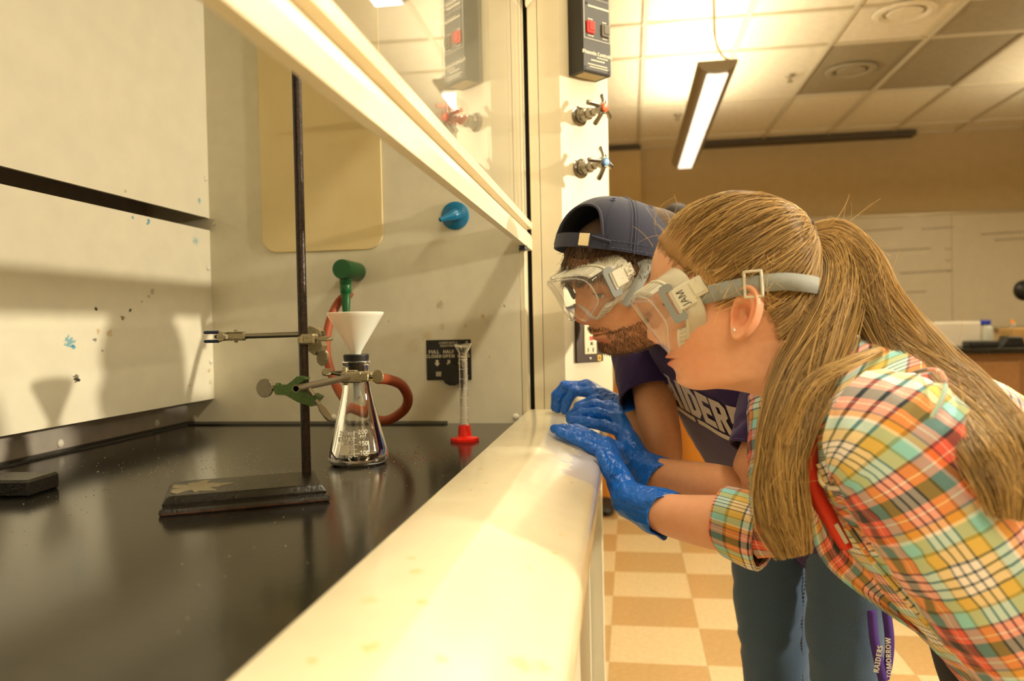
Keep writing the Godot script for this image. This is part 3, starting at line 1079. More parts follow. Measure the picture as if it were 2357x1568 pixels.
func hood_fittings():
	nozzle("blue gas nozzle on a round flange on the hood side wall below the sash rail", Vector3(-0.3444, 1.2965, WALL_Z), Vector3(-0.3662, 1.2835, WALL_Z + 0.042), M.blue_paint)
	nozzle("orange gas nozzle on a round flange seen through the sash glass", Vector3(-0.3406, 1.5048, WALL_Z), Vector3(-0.3688, 1.508, WALL_Z + 0.042), M.orange_paint)
	valve("chrome cross-handled gas valve with an orange button, upper one on the hood post", 0.051, 1.5016, mat(rgb("e0571c"), 0.35), 0.35)
	valve("chrome cross-handled gas valve with a blue button, lower one on the hood post", 0.0518, 1.3945, mat(rgb("5f93c4"), 0.3), 0.12)
	# green vacuum fitting
	var g := thing("vacuum_fitting", "dark green vacuum fitting with a downward hose barb on the hood side wall", "gas fitting", Vector3(-0.5545, 1.19, WALL_Z))
	var b := MB.new()
	b.lathe(PackedVector2Array([Vector2(0.0195, 0), Vector2(0.0195, 0.084), Vector2(0.0183, 0.0862), Vector2(0, 0.0868)]), along(Vector3.ZERO, Vector3.BACK), 32)
	put("barrel", b, M.green_paint, g)
	b = MB.new()
	b.lathe(PackedVector2Array([Vector2(0.0125, -0.017), Vector2(0.0125, -0.028), Vector2(0.0115, -0.03), Vector2(0.0118, -0.032), Vector2(0.0118, -0.045), Vector2(0.0105, -0.047), Vector2(0, -0.047)]), Transform3D(Basis(), Vector3(0, 0, 0.066)), 6)
	put("hex_body", b, M.green_paint, g)
	b = MB.new()
	b.lathe(PackedVector2Array([Vector2(0.0095, -0.046), Vector2(0.0085, -0.056), Vector2(0.0088, -0.06), Vector2(0.0068, -0.09), Vector2(0, -0.09)]), Transform3D(Basis(), Vector3(0, 0, 0.066)), 20)
	put("barb", b, M.green_paint, g)
	# red rubber hose looping down behind the flask
	var path := curve([Vector3(-0.5545, 1.137, -1.512), Vector3(-0.564, 1.141, -1.509), Vector3(-0.576, 1.122, -1.49), Vector3(-0.5835, 1.085, -1.465), Vector3(-0.5815, 1.0379, -1.44), Vector3(-0.5661, 0.9968, -1.42), Vector3(-0.5421, 0.9568, -1.40), Vector3(-0.5025, 0.9321, -1.36), Vector3(-0.4633, 0.9146, -1.34), Vector3(-0.4248, 0.9107, -1.32), Vector3(-0.388, 0.9302, -1.3), Vector3(-0.3705, 0.9544, -1.27), Vector3(-0.371, 0.9788, -1.235), Vector3(-0.3785, 0.991, -1.19), Vector3(-0.3824, 0.9955, -1.15)], 6)
	b = MB.new()
	b.tube(path, 0.0083, 16)
	var h := thing("rubber_hose", "red-brown rubber hose looping from the green fitting behind the flask", "hose")
	put("tube", b, M.hose, h)
	b = MB.new()
	b.lathe(PackedVector2Array([Vector2(0.0055, 0), Vector2(0.0055, 0.012), Vector2(0.0035, 0.016), Vector2(0.0035, 0.034), Vector2(0, 0.034)]), along(path[-1], path[-1] - path[-3]), 16)
	put("yellow_connector", b, M.yellow, h)
	# baffle adjustment plate
	var t := thing("adjustment_plate", "black engraved baffle adjustment plate with a round black knob on the hood side wall", "sign", Vector3(-0.3643, 1.006, WALL_Z))
	b = MB.new()
	b.prism(rounded(0.0925, 0.0815, 0.001, 1), 0.002, at(Vector3.ZERO))
	put("plate", b, M.plate, t)
	var y0 := 0.0
	for l in [["LOWER BAFFLE", 0.0, 0.0345, 0.0058, 400], ["ADJUSTMENT", 0.0, 0.0285, 0.0058, 400], ["FULL", -0.0305, 0.0165, 0.0095, 700], ["HALF", 0.0, 0.0165, 0.0095, 700], ["FULL", 0.031, 0.0165, 0.0095, 700], ["CLOSED", -0.0305, 0.0075, 0.0088, 700], ["OPEN", 0.0, 0.0075, 0.0095, 700], ["OPEN", 0.031, 0.0075, 0.0095, 700]]:
		lettering(l[0], l[3], M.print, t, at(Vector3(l[1], l[2], 0.0021)), "Droid Sans", l[4])
	for x in [-0.024, 0.0005, 0.0235]:
		b = MB.new()
		b.prism(PackedVector2Array([Vector2(-0.0028, 0.0065), Vector2(0.0028, 0.0065), Vector2(0.0028, 0), Vector2(0.0058, 0), Vector2(0, -0.0065), Vector2(-0.0058, 0), Vector2(-0.0028, 0)]), 0.0004, at(Vector3(x, -0.0065, 0.002)))
		put("arrow", b, M.print, t)
	b = MB.new()
	b.box(Vector3(-0.011, -0.0285, 0.0022), Vector3(0.032, 0.0095, 0.0006))
	put("slot", b, mat(rgb("b9b2a2"), 0.4, 0.5), t)
	for s in [[-0.041, 0.0345], [-0.0405, -0.0345], [0.0385, 0.0345], [0.0385, -0.034]]:
		b = MB.new()
		b.lathe(PackedVector2Array([Vector2(0.0032, 0), Vector2(0.0026, 0.0014), Vector2(0, 0.0018)]), along(Vector3(s[0], s[1], 0.002), Vector3.BACK), 12)
		put("rivet", b, M.bronze if s[0] < 0 else M.steel, t)
	b = MB.new()
	var knob := PackedVector2Array()
	for k in 72:
		var a := TAU * k / 72
		var r := 0.0222 + 0.0007 * cos(a * 14)
		knob.append(Vector2(cos(a), sin(a)) * r)
	b.prism(knob, 0.017, at(Vector3(0.0115, -0.0285, 0.006)), 0.002, true)
	b.rod(Vector3(0.0115, -0.0285, 0), Vector3(0.0115, -0.0285, 0.008), 0.009)
	put("knob", b, M.rubber, t)
	# airflow control box on the post
	var n := Vector3(0.70711, 0, 0.70711)
	var s := Vector3(0.70711, 0, -0.70711)
	var cb := thing("control_box", "tall black airflow control box with red and grey buttons on the hood post", "control box", on_post(0.0635, 1.58, 0))
	var turn := Basis(s, Vector3.UP, n)
	b = MB.new()
	b.box(n * 0.0215 + Vector3.UP * 0.16, Vector3(0.078, 0.32, 0.043), turn, 0.0015)
	put("case", b, M.box_black, cb)
	b = MB.new()
	b.box(n * 0.0438 + Vector3.UP * 0.16, Vector3(0.0745, 0.314, 0.0018), turn, 0.0005)
	put("face_plate", b, M.box_grey, cb)
	b = MB.new()
	b.box(n * 0.021 + Vector3.DOWN * 0.0004, Vector3(0.058, 0.0008, 0.03), turn)
	put("rating_label", b, M.label_tan, cb)
	var face := func(x: float, y: float) -> Transform3D:
		return Transform3D(turn, n * 0.0448 + s * x + Vector3.UP * y)
	for f in [[0, 0.066, 0.07, 0.0022], [0, 0.148, 0.07, 0.0012], [-0.0345, 0.17, 0.0022, 0.21], [0.0345, 0.17, 0.0022, 0.21]]:
		b = MB.new()
		b.box(Vector3(0, 0, 0.0002), Vector3(f[2], f[3], 0.0005))
		var o := put("frame_line", b, M.dim_print, cb)
		o.transform = face.call(f[0], f[1])
	for q in [[-0.019, 0.0885, M.red_button], [0.021, 0.0885, M.grey_button]]:
		b = MB.new()
		b.box(Vector3(0, 0, 0.002), Vector3(0.02, 0.0245, 0.0045), Basis(), 0.0012)
		b.box(Vector3(0.002, 0.002, 0.004), Vector3(0.015, 0.018, 0.004), Basis(), 0.001)
		var o := put("push_button", b, q[2], cb)
		o.transform = face.call(q[0], q[1])
	lettering("Phoenix Controls", 0.0098, M.print, cb, face.call(0.0, 0.0385), "Droid Sans", 700)
	# small print too fine to read in the photograph: rows of short dashes
	for l in [[0.012, 0.031, 0.026, 0.002], [0.0, 0.0245, 0.034, 0.0026], [0.0, 0.0155, 0.052, 0.0022], [0.002, 0.0105, 0.046, 0.0018], [0.003, 0.132, 0.052, 0.0036], [0.0, 0.158, 0.05, 0.0036], [0.0, 0.168, 0.05, 0.0034], [-0.019, 0.1055, 0.009, 0.002], [0.02, 0.1055, 0.009, 0.002], [-0.019, 0.0725, 0.01, 0.002], [0.02, 0.0725, 0.01, 0.002]]:
		b = MB.new()
		var x: float = -l[2] / 2
		while x < l[2] / 2:
			var w := rng.randf_range(0.0025, 0.006)
			b.box(Vector3(x + w / 2, 0, 0.0002), Vector3(w, l[3], 0.0004))
			x += w + 0.0012
		var o := put("print_line", b, M.print, cb)
		o.transform = face.call(l[0], l[1])
	for q in [[-0.032, 0.0075], [0.032, 0.0075], [-0.027, 0.136], [0.027, 0.156]]:
		b = MB.new()
		b.lathe(PackedVector2Array([Vector2(0.003, 0), Vector2(0.0026, 0.001), Vector2(0, 0.0012)]), along(n * 0.0447 + s * q[0] + Vector3.UP * q[1], n), 12)
		put("screw", b, M.black, cb)
	# socket outlet
	var so := thing("socket_outlet", "bronze power outlet plate with ivory double socket on the hood post", "outlet", on_post(0.0636, 1.043, 0))
	b = MB.new()
	b.prism(PackedVector2Array(rounded(0.073, 0.098, 0.002, 2)), 0.006, Transform3D(turn, Vector3.ZERO), 0.0025)
	put("cover_plate", b, M.bronze, so)
	b = MB.new()
	b.box(n * 0.0068, Vector3(0.034, 0.066, 0.004), turn, 0.001)
	put("socket_face", b, M.ivory, so)
	for q in [[0.002, 0.0, 0.011, 0.0075, M.red_button], [0.002, -0.011, 0.006, 0.0065, M.black], [-0.008, -0.024, 0.0022, 0.0085, M.black], [0.006, -0.024, 0.0022, 0.0085, M.black], [-0.008, 0.02, 0.0022, 0.0085, M.black], [0.006, 0.02, 0.0022, 0.0085, M.black]]:
		b = MB.new()
		b.box(n * 0.0089 + s * q[0] + Vector3.UP * q[1], Vector3(q[2], q[3], 0.0008), turn)
		put("test_button" if q[4] == M.red_button else "slot", b, q[4], so)
	b = MB.new()
	b.lathe(PackedVector2Array([Vector2(0.0035, 0), Vector2(0.003, 0.0014), Vector2(0, 0.0018)]), along(n * 0.006 - Vector3(0, 0.0425, 0), n), 12)
	put("screw", b, M.steel, so)
	b = MB.new()
	b.box(n * 0.0063 + s * 0.0255 - Vector3(0, 0.0415, 0), Vector3(0.0105, 0.0125, 0.0006), turn)
	put("sticker", b, mat(rgb("d9a422"), 0.5), so)
	lettering("A", 0.008, M.black, so, Transform3D(turn, n * 0.0067 + s * 0.0255 - Vector3(0, 0.0415, 0)), "Droid Sans", 700)


# ---------------------------------------------------------------- things on the worktop
func ring_stand():
	var t := thing("ring_stand", "black iron ring stand with worn rectangular base and rusty rod", "ring stand", Vector3(-0.441, TOP_Y, -0.843))
	var x := Vector3(0.884, 0, -0.467)
	var z := Vector3(0.467, 0, 0.884)
	var turn := Basis(x, Vector3.UP, z)
	var b := MB.new()
	var rows := []
	for k in [[0.176, 0.104, 0.0], [0.178, 0.106, 0.0035], [0.176, 0.104, 0.007], [0.171, 0.099, 0.009], [0.171, 0.099, 0.0125], [0.163, 0.091, 0.0185], [0.160, 0.088, 0.0198], [0.05, 0.03, 0.02], [0.001, 0.001, 0.02]]:
		var row := PackedVector3Array()
		var out := PackedVector2Array()
		for p in rounded(k[0], k[1], minf(0.003, k[1] * 0.3), 3):
			row.append(turn * Vector3(p.x, k[2], p.y))
		rows.append(row)
	b.grid(rows, true, [], [false, true, true, true, true, true, true])
	put("base", b, M.base_iron, t, "black cast base with rust along the bottom edge")
	# rust along the foot of the base: ragged flakes
	b = MB.new()
	var edge := PackedVector3Array()
	var rad := []
	for k in 41:
		edge.append(turn * Vector3(lerpf(-0.0875, 0.0875, k / 40.0), 0.0022, 0.0525))
		rad.append(0.0008 + 0.0010 * absf(sin(k * 1.7)) * absf(sin(k * 0.53 + 1.0)))
	b.tube(edge, rad, 6)
	put("rust_line", b, grainy(rgb("2c170c"), rgb("5a2e14"), 0.8, 60.0), t)
	# dried pale residue: an irregular crust on the left end of the base
	b = MB.new()
	var crust := PackedVector2Array()
	for k in 60:
		var a := TAU * k / 60
		var r := 0.024 * (1.0 + 0.25 * sin(a * 5 + 1) + 0.18 * sin(a * 11) + 0.1 * sin(a * 23))
		crust.append(Vector2(clampf(cos(a) * r * 1.25, -0.0245, 1), sin(a) * r * 1.15))
	b.prism(crust, 0.0008, Transform3D(turn * Basis(Vector3.RIGHT, Vector3.FORWARD, Vector3.UP), turn * Vector3(-0.054, 0.0196, 0.002)), 0.0)
	put("pale_residue", b, grainy(rgb("b3a888"), rgb("5b5340"), 0.9, 40.0, 0.05, 0.0, 0.05, 17), t)
	b = MB.new()
	b.lathe(PackedVector2Array([Vector2(0, 0.012), Vector2(0.0056, 0.012), Vector2(0.0056, 0.52), Vector2(0.0045, 0.523), Vector2(0, 0.523)]), Transform3D(Basis(), Vector3(0.051, 0, -0.052)), 24)
	put("rod", b, M.rust_rod, t)


# outline given in hundredths of a millimetre-like steps: scaled to metres about an origin
func outline(pts: Array, ox: float, oy: float, k: float) -> PackedVector2Array:
	var p := PackedVector2Array()
	for q in pts:
		p.append(Vector2((q[0] - ox) * k, -(q[1] - oy) * k))
	return p


# flat oval thumb plate with grooves on a screw shaft
func thumb_screw(parent: Node3D, from: Vector3, d: Vector3, normal: Vector3, shaft: float, plate: Vector2, material: Material):
	var b := MB.new()
	d = d.normalized()
	b.rod(from, from + d * shaft, 0.0026)
	for k in int(shaft / 0.0012):
		b.rod(from + d * (0.0012 * k), from + d * (0.0012 * k + 0.0006), 0.0031, 8)
	put("screw_shaft", b, M.steel, parent)
	var c := from + d * (shaft + plate.x * 0.9)
	var side := normal.cross(d).normalized()
	var x := Transform3D(Basis(d, side, d.cross(side)), c)
	b = MB.new()
	var o := PackedVector2Array()
	for k in 28:
		var a := TAU * k / 28
		o.append(Vector2(cos(a) * plate.x, sin(a) * plate.y))
	b.prism(o, 0.0034, x.translated(-x.basis.z * 0.0017), 0.0008, true)
	for s in [-1, 1]:
		for k in range(-4, 5):
			var y := k * plate.y / 5.0
			var w := sqrt(maxf(0, 1 - pow(y / plate.y, 2))) * plate.x * 0.92
			b.box(c + side * y + x.basis.z * 0.0018 * s, Vector3(w * 2, plate.y / 9.0, 0.0007), x.basis)
	put("thumb_plate", b, material, parent)


func upper_clamp():
	var z := -0.897
	var y := 1.0655
	var t := thing("test_tube_clamp", "silver three-pronged clamp with blue vinyl tips, upper one on the stand pointing left", "clamp", Vector3(-0.392, y, z), "clamps on the ring stand")
	# boss: a notched block behind the rod
	var b := MB.new()
	b.prism(outline([[690, 300], [770, 430], [790, 470], [905, 540], [985, 600], [1060, 580], [1110, 530], [1145, 440], [1115, 350], [1130, 290], [1085, 155], [1000, 112], [905, 80], [880, 120], [770, 175]], 840, 240, 6.95e-5), 0.016, at(Vector3(0, 0, -0.026)), 0.0015)
	put("boss_head", b, M.cast, t)
	b = MB.new()
	b.box(Vector3(0.0105, -0.005, 0.0035), Vector3(0.018, 0.0125, 0.015), Basis(), 0.002)
	b.box(Vector3(0.0025, -0.006, 0.0105), Vector3(0.006, 0.0085, 0.006), Basis(), 0.001)
	put("boss_lug", b, M.cast, t)
	b = MB.new()
	b.rod(Vector3(-0.081, 0.0, -0.0165), Vector3(0.022, 0.0012, -0.0165), 0.0033, 20)
	put("arm", b, M.steel, t)
	thumb_screw(t, Vector3(0.0185, -0.0055, 0.0045), Vector3(1, 0.02, 0.1), Vector3(0, 1, 0.1), 0.003, Vector2(0.0105, 0.007), M.cast)
	thumb_screw(t, Vector3(0.0135, -0.022, -0.012), Vector3(0.75, -0.55, 0.25), Vector3(-0.15, -0.25, 1), 0.003, Vector2(0.0085, 0.0105), M.cast)
	# clamp head
	b = MB.new()
	b.box(Vector3(-0.092, 0.0002, -0.0165), Vector3(0.022, 0.0085, 0.009), Basis(), 0.001)
	b.box(Vector3(-0.0945, 0.0052, -0.0165), Vector3(0.0215, 0.0014, 0.0095), Basis(), 0.0004)
	b.box(Vector3(-0.0945, -0.0048, -0.0165), Vector3(0.0215, 0.0014, 0.0095), Basis(), 0.0004)
	b.rod(Vector3(-0.0945, 0.0085, -0.0165), Vector3(-0.0945, -0.008, -0.0165), 0.0022)
	put("clamp_head", b, M.cast, t)
	b = MB.new()
	b.lathe(PackedVector2Array([Vector2(0.0052, 0), Vector2(0.0056, 0.0012), Vector2(0.0052, 0.0024), Vector2(0, 0.003)]), along(Vector3(-0.1105, -0.0004, -0.0105), Vector3.BACK), 24)
	b.rod(Vector3(-0.1105, -0.0004, -0.0165), Vector3(-0.1105, -0.0004, -0.01), 0.0025)
	put("adjusting_knob", b, M.cast, t)
	for s in [1, -1]:
		b = MB.new()
		b.tube(curve([Vector3(-0.103, 0.0035 * s, -0.0165), Vector3(-0.112, 0.0045 * s, -0.0165), Vector3(-0.117, 0.0056 * s, -0.0165), Vector3(-0.122, 0.0056 * s, -0.0165)], 4), 0.0012, 8)
		put("prong", b, M.cast, t)
		b = MB.new()
		b.tube(arr([Vector3(-0.1175, 0.0056 * s, -0.0165), Vector3(-0.1335, 0.0056 * s, -0.0165), Vector3(-0.1362, 0.0056 * s, -0.0165), Vector3(-0.1378, 0.0056 * s, -0.0165)]), [0.0021, 0.0021, 0.0018, 0.0006], 12)
		put("vinyl_tip", b, M.vinyl_blue, t)
	b = MB.new()
	b.tube(arr([Vector3(-0.1135, 0.0, -0.02), Vector3(-0.123, 0.0, -0.022), Vector3(-0.125, 0.0, -0.0224), Vector3(-0.1265, 0, -0.0226)]), [0.0028, 0.0028, 0.0024, 0.0008], 12)
	put("vinyl_tip", b, M.vinyl_blue, t)


func lower_clamp():
	var o := Vector3(-0.392, 1.003, -0.872)
	var t := thing("flask_clamp", "flask clamp with chipped green boss head and steel arm holding the flask neck", "clamp", o, "clamps on the ring stand")
	var k := 6.8e-5
	var b := MB.new()
	b.prism(outline([[470, 1045], [510, 1025], [700, 1020], [790, 960], [900, 872], [1030, 897], [1042, 925], [985, 970], [840, 1040], [830, 1085], [960, 1112], [1100, 1240], [1180, 1178], [1300, 1237], [1255, 1292], [1150, 1400], [900, 1322], [680, 1200], [500, 1190], [470, 1130]], 850, 1080, k), 0.015, at(Vector3(0.0, 0, -0.0145)), 0.0016)
	put("boss_head", b, M.green_cast, t, "chipped green boss head")
	b = MB.new()
	b.rod(Vector3(-0.0262, 0.0, -0.007), Vector3(-0.021, 0.0, -0.007), 0.0062, 6)
	put("hex_end", b, M.green_cast, t)
	thumb_screw(t, Vector3(-0.026, 0.0, -0.007), Vector3(-1, 0.02, 0.05), Vector3(0.1, 0, 1), 0.005, Vector2(0.0105, 0.0112), M.steel)
	# second screw, seen end on, going down to the right
	b = MB.new()
	b.rod(Vector3(0.0155, 0.0035, 0.004), Vector3(0.0235, -0.0085, 0.001), 0.0026)
	for q in 7:
		var p := Vector3(0.0155, 0.0035, 0.004).lerp(Vector3(0.0225, -0.0075, 0.001), q / 7.0)
		b.rod(p, p + Vector3(0.0007, -0.0009, -0.0002), 0.0033, 10)
	put("screw_shaft", b, M.steel, t)
	thumb_screw(t, Vector3(0.026, -0.0145, 0.0), Vector3(0.55, -0.72, 0.05), Vector3(0.72, 0.55, 0.75), 0.007, Vector2(0.0125, 0.004), M.steel)
	# steel arm, an open pipe
	var a := Vector3(-0.3735, 1.0055, -0.834) - o
	var e := Vector3(-0.386, 1.005, -1.03) - o
	b = MB.new()
	var x := along(a, e - a)
	var l := (e - a).length()
	b.lathe(PackedVector2Array([Vector2(0.0034, 0.02), Vector2(0.0034, 0.0), Vector2(0.0044, 0.0), Vector2(0.0044, l), Vector2(0, l)]), x, 28)
	put("arm_pipe", b, M.steel, t)
	b = MB.new()
	b.lathe(PackedVector2Array([Vector2(0, 0.0205), Vector2(0.0034, 0.02)]), x, 16)
	put("pipe_bore", b, M.black, t)
	# jaws round the neck
	var c := Vector3(-0.393, 1.0045, -1.0855) - o
	b = MB.new()
	b.box(e + Vector3(0.004, 0, -0.008), Vector3(0.03, 0.0155, 0.016), Basis(Vector3.UP, 0.1), 0.002)
	b.box(e + Vector3(0.021, 0, -0.008), Vector3(0.016, 0.0125, 0.013), Basis(Vector3.UP, 0.1), 0.0018)
	put("jaw_block", b, M.cast, t)
	for s in [-1, 1]:
		b = MB.new()
		var path := PackedVector3Array()
		for q in 13:
			var ang: float = lerpf(0.35, 2.6, q / 12.0) * s
			path.append(c + Vector3(sin(ang) * 0.0225, 0, cos(ang) * 0.0225))
		b.tube(path, 0.0062, 10, true, 1.0)
		put("jaw", b, M.cast, t)
	b = MB.new()
	b.box(e + Vector3(-0.006, 0.0085, -0.012), Vector3(0.03, 0.002, 0.012), Basis(Vector3.UP, 0.1), 0.0008)
	b.rod(e + Vector3(-0.006, -0.011, -0.008), e + Vector3(-0.006, 0.014, -0.008), 0.0035)
	put("pivot", b, M.cast, t)
	thumb_screw(t, e + Vector3(0.027, 0, -0.008), Vector3(1, 0.05, 0.1), Vector3(-0.3, 0.1, 1), 0.007, Vector2(0.0085, 0.0092), M.cast)
	thumb_screw(t, e + Vector3(-0.012, 0.0045, -0.008), Vector3(-1, 0.15, 0.1), Vector3(0.1, 1, 0.6), 0.014, Vector2(0.007, 0.0075), M.cast)


func flask_set():
	var o := Vector3(-0.393, TOP_Y, -1.086)
	var t := thing("erlenmeyer_flask", "clear conical glass flask with white volume markings standing on the black worktop", "flask", o)
	var outer := [Vector2(0.0, 0.0022), Vector2(0.03, 0.0012), Vector2(0.036, 0.0004), Vector2(0.0395, 0.0012), Vector2(0.0425, 0.0042), Vector2(0.0437, 0.0088), Vector2(0.0432, 0.0145), Vector2(0.0408, 0.0235), Vector2(0.036, 0.042), Vector2(0.030, 0.066), Vector2(0.0245, 0.0885), Vector2(0.0208, 0.106), Vector2(0.0192, 0.1185), Vector2(0.0187, 0.128), Vector2(0.0187, 0.1415), Vector2(0.0198, 0.1448), Vector2(0.0212, 0.1468), Vector2(0.0208, 0.1482), Vector2(0.0186, 0.1482), Vector2(0.0176, 0.1445)]
	var prof := PackedVector2Array(outer)
	for k in range(14, 4, -1):
		prof.append(outer[k] + Vector2(-0.0012, 0.0003 if k > 6 else 0.001))
	prof.append(Vector2(0.0385, 0.0048))
	prof.append(Vector2(0.034, 0.0034))
	prof.append(Vector2(0.0, 0.0042))
	var b := MB.new()
	var rows := []
	for p in prof:
		var row := PackedVector3Array()
		for j in 72:
			row.append(Vector3(p.x * cos(TAU * j / 72), p.y, p.x * sin(TAU * j / 72)))
		rows.append(row)
	b.grid(rows, true)
	put("glass_body", b, M.clear, t)
	var radius := func(y: float) -> float:
		for k in range(1, outer.size() - 1):
			if y <= outer[k + 1].y and y >= outer[k].y and k > 3:
				return lerpf(outer[k].x, outer[k + 1].x, (y - outer[k].y) / (outer[k + 1].y - outer[k].y))
		return outer[5].x
	var bend := func(p: Vector3) -> Vector3:
		var r: float = radius.call(p.y) + 0.0003 + p.z
		var a: float = 0.347 + p.x / r
		return Vector3(sin(a) * r, p.y, cos(a) * r)
	for l in [["250ml", -0.0165, 0.0475, 0.0085, 700], ["KIMAX", -0.018, 0.0393, 0.0085, 700], ["USA", -0.0175, 0.0348, 0.0042, 700], ["NO. 3700", -0.0185, 0.0158, 0.0046, 400], ["200", 0.0065, 0.0495, 0.0085, 700], ["ml", 0.0065, 0.0432, 0.0075, 700], ["150", 0.0068, 0.0335, 0.0085, 700], ["100", 0.0085, 0.0208, 0.0085, 700]]:
		lettering(l[0], l[3], M.white_print, t, Transform3D(Basis(), Vector3(l[1], l[2], 0)), "Droid Sans", l[4], bend)
	lettering("APPROX. VOLUME", 0.0038, M.white_print, t, Transform3D(Basis(Vector3.BACK, PI / 2), Vector3(-0.0085, 0.0335, 0)), "Droid Sans", 400, bend)
	b = MB.new()
	for q in [[-0.0062, 0.0165, -0.0062, 0.0495], [-0.0062, 0.0495, 0.0002, 0.0495], [-0.0062, 0.041, -0.0022, 0.041], [-0.0062, 0.0325, 0.0002, 0.0325], [-0.0062, 0.026, -0.0022, 0.026], [-0.0062, 0.0205, 0.001, 0.0205], [-0.0062, 0.0165, -0.0015, 0.0165]]:
		var path := PackedVector3Array()
		for s in 9:
			path.append(bend.call(Vector3(lerpf(q[0], q[2], s / 8.0), lerpf(q[1], q[3], s / 8.0), 0)))
		b.tube(path, 0.00045, 5)
	put("volume_scale", b, M.white_print, t)
	b = MB.new()
	var hexa := [Vector2(-0.0085, 0), Vector2(-0.0062, 0.0062), Vector2(0.004, 0.0062), Vector2(0.0085, 0), Vector2(0.004, -0.0066), Vector2(-0.0062, -0.0066)]
	var rows2 := []
	for k in 9:
		var y := lerpf(-0.0066, 0.0062, k / 8.0)
		var f := clampf(absf(y) / 0.0064, 0, 1)
		var row := PackedVector3Array()
		for j in 9:
			row.append(bend.call(Vector3(-0.0195 + lerpf(lerpf(-0.0085, -0.0062, f), lerpf(0.0085, 0.004, f), j / 8.0), 0.0258 + y, 0)))
		rows2.append(row)
	b.grid(rows2, false)
	put("writing_patch", b, M.white_print, t)
	# stopper
	var s := thing("rubber_stopper", "black rubber stopper in the mouth of the conical flask", "stopper", o)
	b = MB.new()
	b.lathe(PackedVector2Array([Vector2(0.0, 0.1185), Vector2(0.0148, 0.1185), Vector2(0.0162, 0.1205), Vector2(0.0166, 0.142), Vector2(0.0178, 0.1495), Vector2(0.0184, 0.1568), Vector2(0.0174, 0.1582), Vector2(0.0, 0.1582)]), Transform3D(), 36)
	put("plug", b, M.rubber, s)
	# funnel
	var f := thing("funnel", "white plastic funnel standing in the stopper of the conical flask", "funnel", o)
	b = MB.new()
	b.lathe(PackedVector2Array([Vector2(0.0385, 0.2178), Vector2(0.0398, 0.219), Vector2(0.0409, 0.2185), Vector2(0.0409, 0.2168), Vector2(0.0385, 0.2125), Vector2(0.0082, 0.163), Vector2(0.0068, 0.1585), Vector2(0.0062, 0.151), Vector2(0.0050, 0.098), Vector2(0.0040, 0.098), Vector2(0.0048, 0.151), Vector2(0.0062, 0.162), Vector2(0.0370, 0.2122), Vector2(0.0385, 0.2178)]), Transform3D(), 56)
	put("cone", b, M.white_plastic, f)
	b = MB.new()   # slanted end of the stem
	var rows3 := []
	for q in [[0.0, 1.0], [0.012, 0.0]]:
		var row := PackedVector3Array()
		for j in 24:
			var a := TAU * j / 24
			row.append(Vector3(0.0048 * cos(a), 0.0985 - (0.0 if q[1] > 0 else 0.001 + 0.0045 * (1.0 - cos(a - 0.2))), 0.0048 * sin(a)))
		rows3.append(row)
	b.grid(rows3, true)
	put("stem_tip", b, M.white_plastic, f)


func cylinder():
	var t := thing("measuring_cylinder", "slim clear measuring cylinder with red hexagonal foot near the sill", "measuring cylinder", Vector3(-0.2815, TOP_Y, -1.3008))
	var b := MB.new()
	b.lathe(PackedVector2Array([Vector2(0, 0.014), Vector2(0.0070, 0.014), Vector2(0.0073, 0.016), Vector2(0.0073, 0.149), Vector2(0.0085, 0.1525), Vector2(0.0145, 0.1628), Vector2(0.0155, 0.1655), Vector2(0.0150, 0.1668), Vector2(0.0140, 0.1662), Vector2(0.0134, 0.1632), Vector2(0.0074, 0.1528), Vector2(0.0062, 0.149), Vector2(0.0062, 0.019), Vector2(0, 0.018)]), Transform3D(), 40)
	put("tube", b, M.clear, t)
	b = MB.new()
	b.lathe(PackedVector2Array([Vector2(0, 0), Vector2(0.0242, 0), Vector2(0.0245, 0.001), Vector2(0.0242, 0.0058), Vector2(0.013, 0.0085), Vector2(0.0118, 0.0095), Vector2(0.0098, 0.0272), Vector2(0.0088, 0.028), Vector2(0.0075, 0.028), Vector2(0.0075, 0.016), Vector2(0, 0.014)]), Transform3D(Basis(Vector3.UP, 0.25), Vector3.ZERO), 6)
	put("foot", b, M.red_plastic, t)
	# graduations facing the camera
	b = MB.new()
	var face := 0.215
	for k in 53:
		var y := 0.033 + k * 0.00205
		var major := k % 8 == 4
		var a0 := face - (1.45 if major else 0.0)
		var a1 := face + (1.45 if major else 0.75)
		var path := PackedVector3Array()
		for q in 9:
			var a := lerpf(a0, a1, q / 8.0)
			path.append(Vector3(sin(a) * 0.00745, y, cos(a) * 0.00745))
		b.tube(path, 0.00032 if major else 0.00022, 4, false)
	put("graduations", b, M.white_print, t)
	var bend := func(p: Vector3) -> Vector3:
		var a: float = face + p.x / 0.0075
		return Vector3(sin(a) * (0.0075 + p.z), p.y, cos(a) * (0.0075 + p.z))
	lettering("10", 0.006, M.white_print, t, Transform3D(Basis(), Vector3(0, 0.138, 0)), "Droid Sans", 700, bend)
	lettering("mL", 0.005, M.white_print, t, Transform3D(Basis(), Vector3(0, 0.1445, 0)), "Droid Sans", 700, bend)


func small_things():
	var b := MB.new()
	b.box(Vector3.ZERO, Vector3(0.12, 0.021, 0.06), Basis(Vector3.UP, 0.1), 0.003)
	var o := put("iron_block", b, M.base_iron)
	o.position = Vector3(-0.78, TOP_Y + 0.0105, -0.862)
	single(o, "black iron stand base at the left edge of the worktop", "stand base")


# ---------------------------------------------------------------- tools for figures
var folds := FastNoiseLite.new()


# puts a mesh made in world places under a thing that stands elsewhere
func putw(called: String, shape, material: Material, parent: Node3D, label := "") -> MeshInstance3D:
	var o := put(called, shape, material, parent, label)
	o.position = -parent.position
	return o


